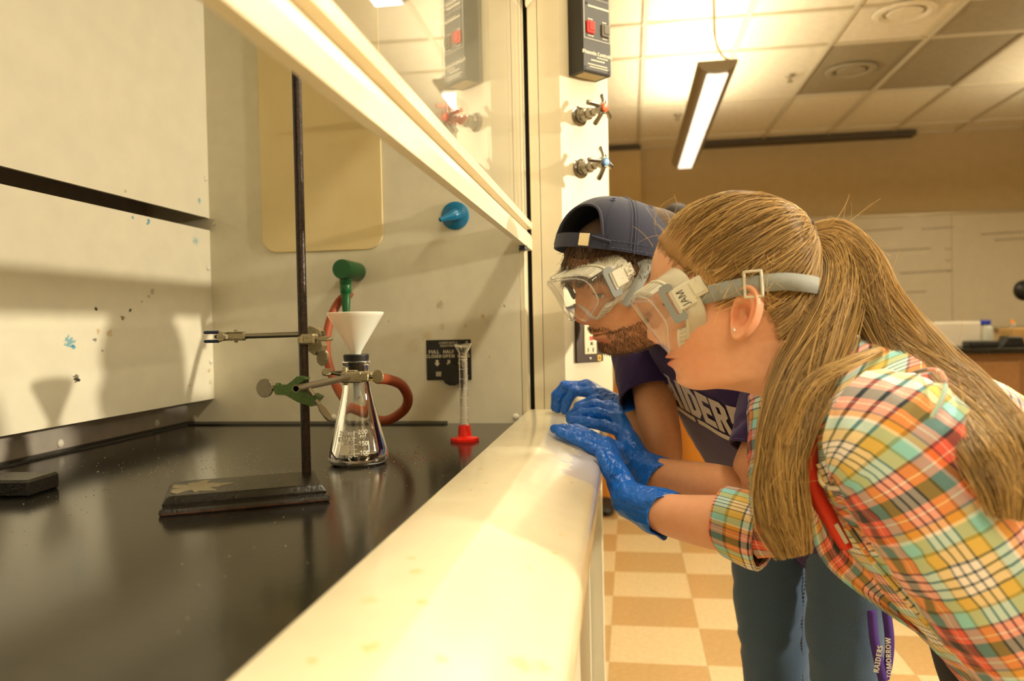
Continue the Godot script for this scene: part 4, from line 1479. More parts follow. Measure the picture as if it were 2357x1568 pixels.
func puts(called: String, shape, material: Material, part: Node3D, label := "") -> MeshInstance3D:
	return put(called, shape, material, part, label)


# rings along a line of centres; side and front are the half axes of each ring; uv runs in metres over size
func limb(b: MB, centres: Array, sides: Array, fronts: Array, n := 32, steps := 6, size := 0.13, wrinkle := 0.0, freq := 18.0, shape := 1.0, skew := 0.0) -> Array:
	var c := curve(centres, steps)
	var s := curve(sides, steps)
	var f := curve(fronts, steps)
	var rows := []
	var uvs := []
	var run := 0.0
	folds.frequency = 1.0
	folds.fractal_octaves = 2
	for k in c.size():
		if k:
			run += c[k].distance_to(c[k - 1])
		var row := PackedVector3Array()
		var uv := PackedVector2Array()
		var around := 0.0
		var full := (s[k].length() + f[k].length()) * PI
		for j in n + 1:
			var a := TAU * j / n
			var ca := cos(a)
			var sa := sin(a)
			if shape != 1.0:
				ca = signf(ca) * pow(absf(ca), shape)
				sa = signf(sa) * pow(absf(sa), shape)
			var p: Vector3 = c[k] + s[k] * ca + f[k] * sa
			if wrinkle > 0.0:
				var w := folds.get_noise_3d(p.x * freq + run * freq * 1.6, p.y * freq * 1.2, p.z * freq)
				p += (p - c[k]).normalized() * (absf(w) * -1.8 + 0.4) * wrinkle
			if j < n:
				row.append(p)
			around = full * j / n
			uv.append(Vector2(around / size + skew * run / size, run / size))
		rows.append(row)
		uvs.append(uv)
	b.grid(rows, true, uvs)
	return rows


# round limb: centres with a radius each, the section turned by up
func arm(b: MB, centres: Array, radii: Array, up: Vector3, n := 24, steps := 6, flat := 1.0, size := 0.13, wrinkle := 0.0, freq := 22.0) -> Array:
	var sides := []
	var fronts := []
	for k in centres.size():
		var t: Vector3 = (centres[mini(k + 1, centres.size() - 1)] - centres[maxi(k - 1, 0)]).normalized()
		var s: Vector3 = (up - t * up.dot(t)).normalized()
		sides.append(s * radii[k] * flat)
		fronts.append(t.cross(s).normalized() * radii[k])
	return limb(b, centres, sides, fronts, n, steps, size, wrinkle, freq)


# a solid made of tapered capsules that melt into each other; cell is the grid width, soft how far they melt
func melt(b: MB, bones: Array, cell: float, soft: float):
	var lo := Vector3.INF
	var hi := -Vector3.INF
	for q in bones:
		var r: float = maxf(q[2], q[3]) + soft * 5
		for e in 2:
			lo = lo.min(q[e] - Vector3.ONE * r)
			hi = hi.max(q[e] + Vector3.ONE * r)
	var n := Vector3i(((hi - lo) / cell).ceil()) + Vector3i.ONE * 2
	var sum := PackedFloat32Array()
	sum.resize(n.x * n.y * n.z)
	var sx := 1
	var sy := n.x
	var sz := n.x * n.y
	for q in bones:
		var a: Vector3 = q[0]
		var c: Vector3 = q[1]
		var ra: float = q[2]
		var rc: float = q[3]
		var r := maxf(ra, rc) + soft * 4.5
		var p0 := Vector3i(((a.min(c) - lo - Vector3.ONE * r) / cell).floor()).clamp(Vector3i.ZERO, n - Vector3i.ONE)
		var p1 := Vector3i(((a.max(c) - lo + Vector3.ONE * r) / cell).ceil()).clamp(Vector3i.ZERO, n - Vector3i.ONE)
		var d := c - a
		var dd := maxf(d.length_squared(), 1e-10)
		for z in range(p0.z, p1.z + 1):
			for y in range(p0.y, p1.y + 1):
				var at_ := z * sz + y * sy
				for x in range(p0.x, p1.x + 1):
					var p := lo + Vector3(x, y, z) * cell - a
					var t := clampf(p.dot(d) / dd, 0, 1)
					var dist := (p - d * t).length() - lerpf(ra, rc, t)
					if dist < r:
						sum[at_ + x] += exp(-dist / soft)
	# surface nets
	var f := PackedFloat32Array()
	f.resize(sum.size())
	for k in sum.size():
		f[k] = -soft * log(maxf(sum[k], 1e-6))
	var id := PackedInt32Array()
	id.resize(sum.size())
	id.fill(-1)
	var pts := PackedVector3Array()
	var off := [0, sx, sy, sx + sy, sz, sz + sx, sz + sy, sz + sx + sy]
	var corner := [Vector3(0, 0, 0), Vector3(1, 0, 0), Vector3(0, 1, 0), Vector3(1, 1, 0), Vector3(0, 0, 1), Vector3(1, 0, 1), Vector3(0, 1, 1), Vector3(1, 1, 1)]
	var edges := [[0, 1], [2, 3], [4, 5], [6, 7], [0, 2], [1, 3], [4, 6], [5, 7], [0, 4], [1, 5], [2, 6], [3, 7]]
	for z in n.z - 1:
		for y in n.y - 1:
			for x in n.x - 1:
				var at_ := z * sz + y * sy + x
				var in0 := f[at_] < 0
				var same := true
				for k in range(1, 8):
					if (f[at_ + off[k]] < 0) != in0:
						same = false
						break
				if same:
					continue
				var m := Vector3.ZERO
				var cnt := 0
				for e in edges:
					var fa := f[at_ + off[e[0]]]
					var fb := f[at_ + off[e[1]]]
					if (fa < 0) != (fb < 0):
						m += corner[e[0]].lerp(corner[e[1]], fa / (fa - fb))
						cnt += 1
				id[at_] = pts.size()
				pts.append(lo + (Vector3(x, y, z) + m / cnt) * cell)
	b.group += 1
	b.st.set_smooth_group(b.group)
	var axes := [[sx, sy, sz], [sy, sz, sx], [sz, sx, sy]]
	for z in range(1, n.z - 1):
		for y in range(1, n.y - 1):
			for x in range(1, n.x - 1):
				var at_ := z * sz + y * sy + x
				if id[at_] < 0 and id[at_ - sx] < 0 and id[at_ - sy] < 0 and id[at_ - sz] < 0:
					continue
				var fa := f[at_] < 0
				for ax in axes:
					var fb: bool = f[at_ + ax[0]] < 0
					if fa == fb:
						continue
					var q0 := id[at_]
					var q1: int = id[at_ - ax[1]]
					var q2: int = id[at_ - ax[1] - ax[2]]
					var q3: int = id[at_ - ax[2]]
					if q0 < 0 or q1 < 0 or q2 < 0 or q3 < 0:
						continue
					var o := [q0, q1, q2, q0, q2, q3] if fa else [q0, q2, q1, q0, q3, q2]
					for k in o:
						var p := pts[k]
						b.v(p, Vector2(p.x, p.y))


# strands: thin three-sided tubes, one colour each (linear), tapering at the tip
func strands(paths: Array, radius: float, colours: Array, taper := 0.5) -> ArrayMesh:
	var pos := PackedVector3Array()
	var nor := PackedVector3Array()
	var col := PackedColorArray()
	var idx := PackedInt32Array()
	for s in paths.size():
		var p: PackedVector3Array = paths[s]
		var n := p.size()
		if n < 2:
			continue
		var u := Vector3(0.3, 0.5, 0.8)
		var first := pos.size()
		var c: Color = colours[s]
		for k in n:
			var t := (p[mini(k + 1, n - 1)] - p[maxi(k - 1, 0)])
			t = t / maxf(t.length(), 1e-9)
			u = (u - t * u.dot(t)).normalized()
			var w := t.cross(u)
			var r := radius * (1.0 - taper * k / (n - 1.0))
			for d in [u, u * -0.5 + w * 0.866, u * -0.5 - w * 0.866]:
				pos.append(p[k] + d * r)
				nor.append(d)
				col.append(c)
		for k in n - 1:
			var a := first + k * 3
			for j in 3:
				var j2 := (j + 1) % 3
				idx.append_array([a + j, a + 3 + j2, a + j2, a + j, a + 3 + j, a + 3 + j2])
	var arrs := []
	arrs.resize(Mesh.ARRAY_MAX)
	arrs[Mesh.ARRAY_VERTEX] = pos
	arrs[Mesh.ARRAY_NORMAL] = nor
	arrs[Mesh.ARRAY_COLOR] = col
	arrs[Mesh.ARRAY_INDEX] = idx
	var m := ArrayMesh.new()
	m.add_surface_from_arrays(Mesh.PRIMITIVE_TRIANGLES, arrs)
	return m


# ---- heads. Places on the midline are given in a canonical side view (hundredths of the picture of a head): front and back of each slice, half width
const HEAD := [
	[1702, 468, 1706, 468, 0.002], [1640, 476, 1768, 482, 0.043], [1575, 500, 1825, 508, 0.060], [1530, 535, 1852, 545, 0.069], [1503, 580, 1864, 585, 0.0735], [1494, 630, 1866, 630, 0.0745],
	[1497, 662, 1864, 660, 0.0735], [1510, 690, 1860, 685, 0.0715], [1518, 725, 1857, 705, 0.0695], [1524, 765, 1858, 725, 0.067], [1530, 793, 1862, 742, 0.0645], [1532, 808, 1866, 752, 0.0625],
	[1535, 819, 1869, 758, 0.0612], [1538, 827, 1872, 763, 0.06], [1541, 837, 1875, 769, 0.059], [1547, 850, 1880, 777, 0.0578], [1554, 862, 1884, 783, 0.0565], [1560, 874, 1889, 790, 0.0552],
	[1570, 887, 1895, 797, 0.054], [1588, 896, 1902, 805, 0.0528], [1612, 898, 1910, 814, 0.0515], [1650, 895, 1920, 823, 0.0505], [1700, 901, 1932, 834, 0.0505], [1745, 914, 1945, 847, 0.0515],
	[1785, 942, 1962, 866, 0.054], [1812, 990, 1990, 902, 0.060]]
const NOSE := [[6.0, 0.0], [6.8, 0.004], [7.8, 0.0115], [8.7, 0.0195], [9.15, 0.0205], [9.6, 0.0135], [10.1, 0.002], [10.4, 0.0]]
const NOSE_W := [[6.0, 0.0075], [8.0, 0.0082], [9.2, 0.0115], [10.2, 0.012]]


# place on a head: t along the slices, a round the slice (0 front, +quarter turn right side); k metres per step, wide scales the width
func head_at(t: float, a: float, k: Vector2, wide: float, jaw: float) -> Vector3:
	var i := clampi(int(t), 0, HEAD.size() - 2)
	var f := clampf(t - i, 0, 1)
	var q := []
	for c in 5:
		var p0: float = HEAD[maxi(i - 1, 0)][c]
		var p1: float = HEAD[i][c]
		var p2: float = HEAD[i + 1][c]
		var p3: float = HEAD[mini(i + 2, HEAD.size() - 1)][c]
		q.append(cubic_interpolate(p1, p2, p0, p3, f))
	var front_ := Vector2(-(q[0] - 1650) * k.x, -(q[1] - 650) * k.y)
	var back := Vector2(-(q[2] - 1650) * k.x, -(q[3] - 650) * k.y)
	var w: float = q[4] * wide
	if t > 9 and t < 21:
		w *= lerpf(1.0, jaw, sin((t - 9) / 12.0 * PI))
	var ca := cos(a)
	var sa := sin(a)
	var along_ := signf(ca) * pow(absf(ca), 0.92)
	var m := (front_ + back) / 2 + (front_ - back) / 2 * along_
	var z := w * sa
	var dir := (front_ - back).normalized()
	if ca > 0.0:
		var nw := ramp(NOSE_W, t)
		var out := ramp(NOSE, t) * exp(-z * z / (nw * nw))
		out += 0.0042 * exp(-pow((absf(z) - 0.0125) / 0.0055, 2)) * exp(-pow((t - 9.25) / 0.5, 2))          # wings of the nose
		out -= 0.0085 * exp(-pow((absf(z) - 0.031) / 0.014, 2)) * exp(-pow((t - 7.6) / 0.75, 2))            # eye sockets
		out += 0.0028 * exp(-pow((absf(z) - 0.028) / 0.022, 2)) * exp(-pow((t - 6.3) / 0.5, 2))             # brows
		out += 0.003 * exp(-pow((absf(z) - 0.042) / 0.018, 2)) * exp(-pow((t - 9.0) / 1.0, 2))              # cheeks
		out += 0.0046 * exp(-pow(z / 0.02, 2)) * exp(-pow((t - 12.15) / 0.5, 2))                           # lips
		out += 0.0048 * exp(-pow(z / 0.018, 2)) * exp(-pow((t - 13.95) / 0.6, 2))
		out -= 0.0045 * exp(-pow(z / 0.026, 2)) * exp(-pow((t - 13.0) / 0.26, 2))
		out += 0.0045 * exp(-pow(z / 0.02, 2)) * exp(-pow((t - 17.2) / 1.1, 2))                             # chin
		m += dir * out
	return Vector3(m.x, m.y, z)


func head_mesh(b: MB, place: Transform3D, k: Vector2, wide: float, jaw: float, cols := 88, per := 6, until := 25.0):
	var rows := []
	var last := int(minf(HEAD.size() - 1, until) * per)
	for r in last + 1:
		var row := PackedVector3Array()
		for c in cols:
			row.append(place * head_at(float(r) / per, TAU * c / cols, k, wide, jaw))
		rows.append(row)
	b.grid(rows, true)


func ear_mesh(b: MB, place: Transform3D):   # x towards the face, y up, z away from the head
	var rows := []
	for i in 15:
		var r := i / 14.0
		var row := PackedVector3Array()
		for j in 40:
			var a := TAU * j / 40
			var rx := 0.0145 * (1.0 + 0.16 * sin(a)) * (1.0 if cos(a) < 0 else 0.82)
			var ry := 0.029 * (1.0 if sin(a) > 0 else 1.04)
			var p := Vector2(cos(a) * rx * r, sin(a) * ry * r)
			if sin(a) < -0.3:
				p.x += 0.004 * r * (-sin(a) - 0.3)
			var lobe := smoothstep(-0.5, -0.85, sin(a))
			var h := 0.004 + 0.0045 * exp(-pow((r - 0.86) / 0.11, 2)) * (1.0 - 0.7 * lobe) * (1.0 - 0.6 * smoothstep(0.5, 0.95, cos(a)))   # rolled rim
			h += 0.0028 * exp(-pow((r - 0.56) / 0.1, 2)) * smoothstep(0.6, -0.4, cos(a)) * (1.0 - lobe)
			h -= 0.0085 * exp(-pow((Vector2(p.x - 0.002, p.y + 0.003) / Vector2(0.0075, 0.0105)).length(), 4)) # bowl
			h += 0.004 * exp(-pow((Vector2(p.x - 0.0105, p.y + 0.003) / Vector2(0.0035, 0.005)).length(), 2))   # tragus
			h += 0.002 * lobe * (1.0 - r)
			if i == 14:
				h = -0.007
			row.append(place * Vector3(p.x, p.y, h))
		rows.append(row)
	b.grid(rows, true)


func skin(a: Color, b_: Color) -> StandardMaterial3D:
	var m := mat(Color.WHITE, 0.48)
	m.albedo_texture = noise(0.05, a, b_, 8)
	m.uv1_triplanar = true
	m.uv1_scale = Vector3(7, 7, 7)
	m.vertex_color_use_as_albedo = true
	m.subsurf_scatter_enabled = true
	m.subsurf_scatter_strength = 0.18
	m.heightmap_enabled = true
	m.heightmap_texture = M.relief
	m.heightmap_scale = 0.006
	return m


# safety goggles in head axes: x forwards, y up, z right. cen is the middle of the lens, tip how far it leans forward at the top
func goggles(parent: Node3D, place: Transform3D, reach: float, face: float, name_on_side := "", tall := 1.0, buckle := 0.8, notch := 1.0):
	var t := Node3D.new()
	t.name = "safety_goggles"
	parent.add_child(t, true)
	t.position = -parent.position
	t.set_meta("label", "clear safety goggles with grey side buckles and strap")
	var n := 64
	# outline of the window in (z, y): wide, square-shouldered, with a notch for the nose below
	var edge := func(a: float) -> Vector2:
		var c := cos(a)
		var s := sin(a)
		var p := Vector2(signf(c) * pow(absf(c), 0.55) * 0.075, signf(s) * pow(absf(s), 0.62) * 0.039 * tall)
		if s < 0:
			p.y -= 0.012 * exp(-pow((absf(p.x) - 0.034) / 0.024, 2))
			p.y += 0.010 * notch * exp(-pow(p.x / (0.012 * sqrt(notch)), 2))
			p.x *= 1.0 - 0.16 * smoothstep(-0.015, -0.045, p.y)
		return p
	var deep := func(p: Vector2, f: float) -> Vector3:   # f: 1 window, 0 on the face
		var x := lerpf(face - 3.0 * p.x * p.x, reach - 4.6 * p.x * p.x + p.y * 0.12, f)
		return Vector3(x, p.y * lerpf(1.12, 0.98, f), p.x * lerpf(0.98, 1.0, f))
	# one clear moulding: the window, rounded over into the side walls
	var b := MB.new()
	var rows := []
	for q in [[0.0, 1.0], [0.2, 1.0], [0.4, 1.0], [0.6, 1.0], [0.75, 1.0], [0.86, 0.995], [0.94, 0.97], [0.985, 0.92], [1.01, 0.85], [1.025, 0.75], [1.035, 0.6], [1.04, 0.45]]:
		var row := PackedVector3Array()
		for j in n:
			row.append(place * deep.call(edge.call(TAU * j / n) * q[0], q[1]))
		rows.append(row)
	b.grid(rows, true)
	puts("lens", b, M.goggle_lens, t)
	b = MB.new()
	var front_ring := PackedVector3Array()
	for j in n + 1:
		front_ring.append(place * deep.call(edge.call(TAU * j / n) * 0.975, 0.945))
	b.tube(front_ring, 0.0011, 8, false)
	puts("lens_edge", b, M.goggle_edge_clear, t)
	# soft seal: a short collar and a flange lying on the face
	b = MB.new()
	rows = []
	for q in [[1.035, 0.47], [1.06, 0.44], [1.06, 0.2], [1.10, 0.0], [1.08, -0.06], [1.0, -0.03], [0.86, 0.12], [0.80, 0.16]]:
		var row := PackedVector3Array()
		for j in n:
			row.append(place * deep.call(edge.call(TAU * j / n) * q[0], q[1]))
		rows.append(row)
	b.grid(rows, true)
	puts("face_seal", b, M.goggle_seal, t)
	b = MB.new()
	var ring := PackedVector3Array()
	for j in n + 1:
		ring.append(place * deep.call(edge.call(TAU * j / n) * 1.045, 0.45))
	b.tube(ring, 0.0022, 8, false)
	puts("rim", b, M.goggle_frame, t)
	# ventilated brow frame along the top, and a narrow one below
	for f in [[0.42, 2.72, 0.86, 0.52], [3.75, 5.67, 0.72, 0.5]]:
		b = MB.new()
		rows = []
		for q in [[1.012, f[2]], [1.05, f[2] - 0.02], [1.06, f[3]], [1.03, f[3]], [1.012, f[2]]]:
			var row := PackedVector3Array()
			for j in 41:
				row.append(place * deep.call(edge.call(lerpf(f[0], f[1], j / 40.0)) * q[0], q[1]))
			rows.append(row)
		b.grid(rows, false, [], [false, true, true, true], 0)
		puts("vent_frame", b, M.goggle_edge, t)
	# vent ribs along the top and below
	b = MB.new()
	for s in [1, -1]:
		for j in range(-7, 8):
			var e: Vector2 = edge.call(PI / 2 * s + j * 0.13)
			b.rod(place * deep.call(e * 1.065, 0.84 if s > 0 else 0.7), place * deep.call(e * 1.065, 0.53), 0.0008, 6)
	stuff(puts("vent_ribs", b, M.goggle_frame, t))
	# buckles on both sides
	for s in [-1, 1]:
		var c: Vector3 = deep.call(Vector2(0.0755 * s, 0.0), buckle)
		var back := (deep.call(Vector2(0.0755 * s, 0), 0.0) - deep.call(Vector2(0.0755 * s, 0), 1.0)).normalized() as Vector3
		var out := Vector3(0.1, 0, s).normalized()
		var m := Basis(back, Vector3.UP, back.cross(Vector3.UP)).orthonormalized()
		b = MB.new()
		var yoke := PackedVector2Array([Vector2(-0.008, -0.026), Vector2(0.008, -0.027), Vector2(0.0105, -0.0225), Vector2(0.0105, -0.017), Vector2(-0.001, -0.016), Vector2(-0.001, 0.016), Vector2(0.0105, 0.017), Vector2(0.0105, 0.0235), Vector2(0.006, 0.027), Vector2(-0.005, 0.027), Vector2(-0.0095, 0.02), Vector2(-0.0095, -0.02)])
		var x := place * Transform3D(Basis(m.x, m.y, m.x.cross(m.y)), c + out * 0.0055 - m.z * 0.0025)
		yoke = Transform2D(0.0, Vector2.ONE * 0.82, 0.0, Vector2.ZERO) * yoke
		b.prism(yoke, 0.005, x, 0.0008)
		puts("buckle_yoke", b, M.goggle_grey, t)
		b = MB.new()
		b.box(x * Vector3(0.0035, 0, 0.0025), Vector3(0.0045, 0.03, 0.003), x.basis.orthonormalized(), 0.001)
		puts("hinge_pin", b, M.goggle_edge, t)
		b = MB.new()
		b.box(x * Vector3(0.0145, 0.001, 0.0035), Vector3(0.021, 0.0255, 0.0032), x.basis.orthonormalized(), 0.0012)
		b.box(x * Vector3(0.031, 0.003, 0.003), Vector3(0.018, 0.021, 0.003), x.basis.orthonormalized(), 0.0012)
		b.box(x * Vector3(0.0315, 0.003, 0.005), Vector3(0.0125, 0.015, 0.0012), x.basis.orthonormalized(), 0.0005)
		puts("buckle", b, M.goggle_frame, t)
		if name_on_side and s < 0:
			var side := place * Transform3D(Basis(m.x, m.y, m.x.cross(m.y)), c + out * 0.0055)
			var facing: float = 1.0 if side.basis.z.z > 0 else -1.0
			lettering(name_on_side, 0.0105, M.marker, t, Transform3D(Basis(side.basis.y * facing, -side.basis.x, side.basis.y.cross(-side.basis.x) * facing).orthonormalized(), x * Vector3(0.013, 0.0, 0.0052)), "Droid Sans", 400)
	return t


# strap: a flat band through the given places
func strap(goggle: Node3D, pts: Array, high: float, normal_from: Vector3, called := "strap"):
	var c := curve(pts, 8)
	var b := MB.new()
	var rows := []
	for k in c.size():
		var t := (c[mini(k + 1, c.size() - 1)] - c[maxi(k - 1, 0)]).normalized()
		var n := (c[k] - normal_from)
		n = (n - t * n.dot(t)).normalized()
		var u := t.cross(n)
		var row := PackedVector3Array()
		for q in [[-0.5, 0.0], [-0.5, 0.0013], [0.5, 0.0013], [0.5, 0.0]]:
			row.append(c[k] + u * q[0] * high + n * q[1])
		rows.append(row)
	b.grid(rows, true)
	puts(called, b, M.goggle_strap, goggle)


# ---------------------------------------------------------------- people
func plaid() -> Image:
	# one sett of a checked flannel: stripes [colour, threads], woven as a twill
	var w := rgb("f3e9e2")
	var navy := rgb("1d3247")
	var must := rgb("dcb95c")
	var olive := rgb("82803a")
	var aqua := rgb("8fd0d4")
	var mar := rgb("5a2436")
	var coral := rgb("e2604e")
	var pale := rgb("f3ded2")
	var ink := rgb("20232b")
	var orange := rgb("e0852a")
	var sett := [[w, 12], [navy, 4], [w, 12], [navy, 4], [w, 12], [navy, 4], [must, 20], [olive, 5], [aqua, 24], [mar, 4], [coral, 14], [pale, 2], [coral, 10], [ink, 26], [coral, 10], [pale, 2], [coral, 14], [mar, 4], [orange, 12], [w, 6], [aqua, 22], [olive, 5], [must, 24], [navy, 4]]
	var line := []
	for s in sett:
		for k in s[1]:
			line.append(s[0])
	var n := 512
	var im := Image.create_empty(n, n, false, Image.FORMAT_RGB8)
	for y in n:
		var b: Color = line[int(y * line.size() / float(n))]
		for x in n:
			var a: Color = line[int(x * line.size() / float(n))]
			var over := ((x + y) / 2) % 4 < 2
			im.set_pixel(x, y, (a if over else b).lerp(b if over else a, 0.22))
	return im


func cloth(m: StandardMaterial3D, sheen := 0.3) -> StandardMaterial3D:
	m.rim_enabled = true
	m.rim = sheen
	m.rim_tint = 0.7
	return m


func make_people_materials():
	M.plaid = cloth(textured(plaid(), 0.9), 0.25)
	M.skin_w = skin(rgb("dba07c"), rgb("e2ab88"))
	M.skin_m = skin(rgb("c98f66"), rgb("d49c73"))
	M.glove = mat(rgb("0b62cc"), 0.36)
	M.glove.heightmap_enabled = true
	M.glove.heightmap_texture = M.wrinkle
	M.glove.heightmap_scale = 0.45
	M.glove.uv1_triplanar = true
	M.glove.uv1_scale = Vector3(14, 14, 14)
	M.glove.subsurf_scatter_enabled = true
	M.glove.subsurf_scatter_strength = 0.05
	M.purple = cloth(grainy(rgb("26104a"), rgb("2e1457"), 0.9, 30.0, 0.01), 0.25)
	M.print_white = mat(rgb("cfc6b8"), 0.8)
	M.denim = cloth(grainy(rgb("30455f"), rgb("4d6684"), 0.9, 26.0, 0.02, 0.0, 0.06, 12), 0.2)
	M.denim_dark = cloth(grainy(rgb("12151f"), rgb("1b2030"), 0.9, 26.0, 0.02), 0.1)
	M.thread = mat(rgb("5c6470"), 0.9)
	M.navy = cloth(grainy(rgb("22253a"), rgb("2a2e45"), 0.92, 40.0, 0.015), 0.3)
	M.navy_thread = mat(rgb("565a78"), 0.9)
	M.metal_buckle = mat(rgb("d8ccaa"), 0.35, 0.6)
	M.goggle_lens = glass(rgb("f2f2ea"), 0.06)
	M.goggle_edge = glass(rgb("e6e6dc"), 0.6, 0.1)
	M.goggle_edge_clear = glass(rgb("e8eaea"), 0.22, 0.05)
	M.goggle_seal = glass(rgb("d8d6c4"), 0.72, 0.2)
	M.goggle_frame = mat(rgb("cfccba"), 0.35)
	M.goggle_grey = mat(rgb("84898a"), 0.4)
	M.goggle_strap = cloth(grainy(rgb("868a88"), rgb("939794"), 0.85, 60.0, 0.01), 0.1)
	M.marker = mat(rgb("1c1c1e"), 0.6)
	M.hair = mat(Color.WHITE, 0.33)
	M.hair.vertex_color_use_as_albedo = true
	M.hair.metallic_specular = 0.5
	M.scalp_w = mat(rgb("98703f"), 0.7)
	M.scalp_m = mat(rgb("3a2512"), 0.7)
	M.eye_white = mat(rgb("e3ddd4"), 0.12)
	M.iris = mat(rgb("5d7686"), 0.1)
	M.pupil = mat(rgb("0a0a0c"), 0.1)
	M.button = mat(rgb("a98d5c"), 0.35)
	M.leather = grainy(rgb("1c1815"), rgb("2a241e"), 0.5, 30.0, 0.02)


func hair_colour(light: float) -> Color:   # linear
	return Color(0.15, 0.078, 0.022).lerp(Color(1.0, 0.68, 0.26), light)


func dark_hair_colour(light: float) -> Color:
	return Color(0.035, 0.018, 0.008).lerp(Color(0.28, 0.15, 0.06), light)


# hand in a glove: joints of palm and fingers, all in world places
func glove(person: Node3D, wrist: Vector3, up_arm: Vector3, knuckles: Array, fingers: Array, thumb: Array, r: float, cuff_r: float, label: String):
	var bones := []
	var palm := wrist.lerp(knuckles[1], 0.5)
	for k in 4:
		bones.append([wrist.lerp(knuckles[k], 0.1), knuckles[k], r * 1.75, r * 1.3])
		if k:
			bones.append([knuckles[k - 1].lerp(wrist, 0.2), knuckles[k].lerp(wrist, 0.2), r * 1.35, r * 1.35])
		var p: Vector3 = knuckles[k]
		var rr := r * (1.0 if k < 3 else 0.9)
		for j in fingers[k].size():
			var q: Vector3 = fingers[k][j]
			bones.append([p, q, rr * (1.03 - 0.05 * j), rr * (0.97 - 0.06 * j)])
			p = q
	bones.append([wrist.lerp(palm, 0.3), thumb[0], r * 1.6, r * 1.35])
	bones.append([thumb[0], thumb[1], r * 1.35, r * 1.12])
	bones.append([thumb[1], thumb[2], r * 1.1, r * 0.85])
	bones.append([thumb[0], knuckles[0].lerp(wrist, 0.35), r * 1.1, r * 1.1])
	bones.append([thumb[1].lerp(thumb[0], 0.4), knuckles[0], r * 0.7, r * 0.9])
	bones.append([wrist + (up_arm - wrist).normalized() * 0.02, wrist, r * 2.95, r * 2.6])
	bones.append([wrist, palm, r * 2.5, r * 1.9])
	var b := MB.new()
	melt(b, bones, 0.0026, 0.0016)
	# flared cuff of thin film
	var d := (up_arm - wrist).normalized()
	var side := d.cross(Vector3(0.2, 0.3, 1)).normalized()
	var rows := []
	for i in 12:
		var f := i / 11.0
		var row := PackedVector3Array()
		for j in 40:
			var a := TAU * j / 40
			var fold := 1.0 + 0.07 * f * sin(a * 5 + i * 0.4) + 0.03 * sin(a * 9 + i * 1.1)
			row.append(wrist + d * (f * 0.066 - 0.002 + 0.008 * f * sin(a * 2 + 1.0)) + (side * cos(a) + d.cross(side) * sin(a)) * lerpf(r * 2.8, cuff_r, smoothstep(0.0, 1.0, f)) * fold)
		rows.append(row)
	for i in 3:   # turned in at the rim
		var row := PackedVector3Array()
		for j in 40:
			var m: Vector3 = wrist + d * 0.05
			row.append(rows[11][j].lerp(m, 0.03 * (i + 1)) - d * 0.004 * i)
		rows.append(row)
	b.grid(rows, true)
	# stretch folds: fine raised creases across the film
	putw("glove", b, M.glove, person, label)


func people():
	make_people_materials()
	woman()
	man()
	bystander()


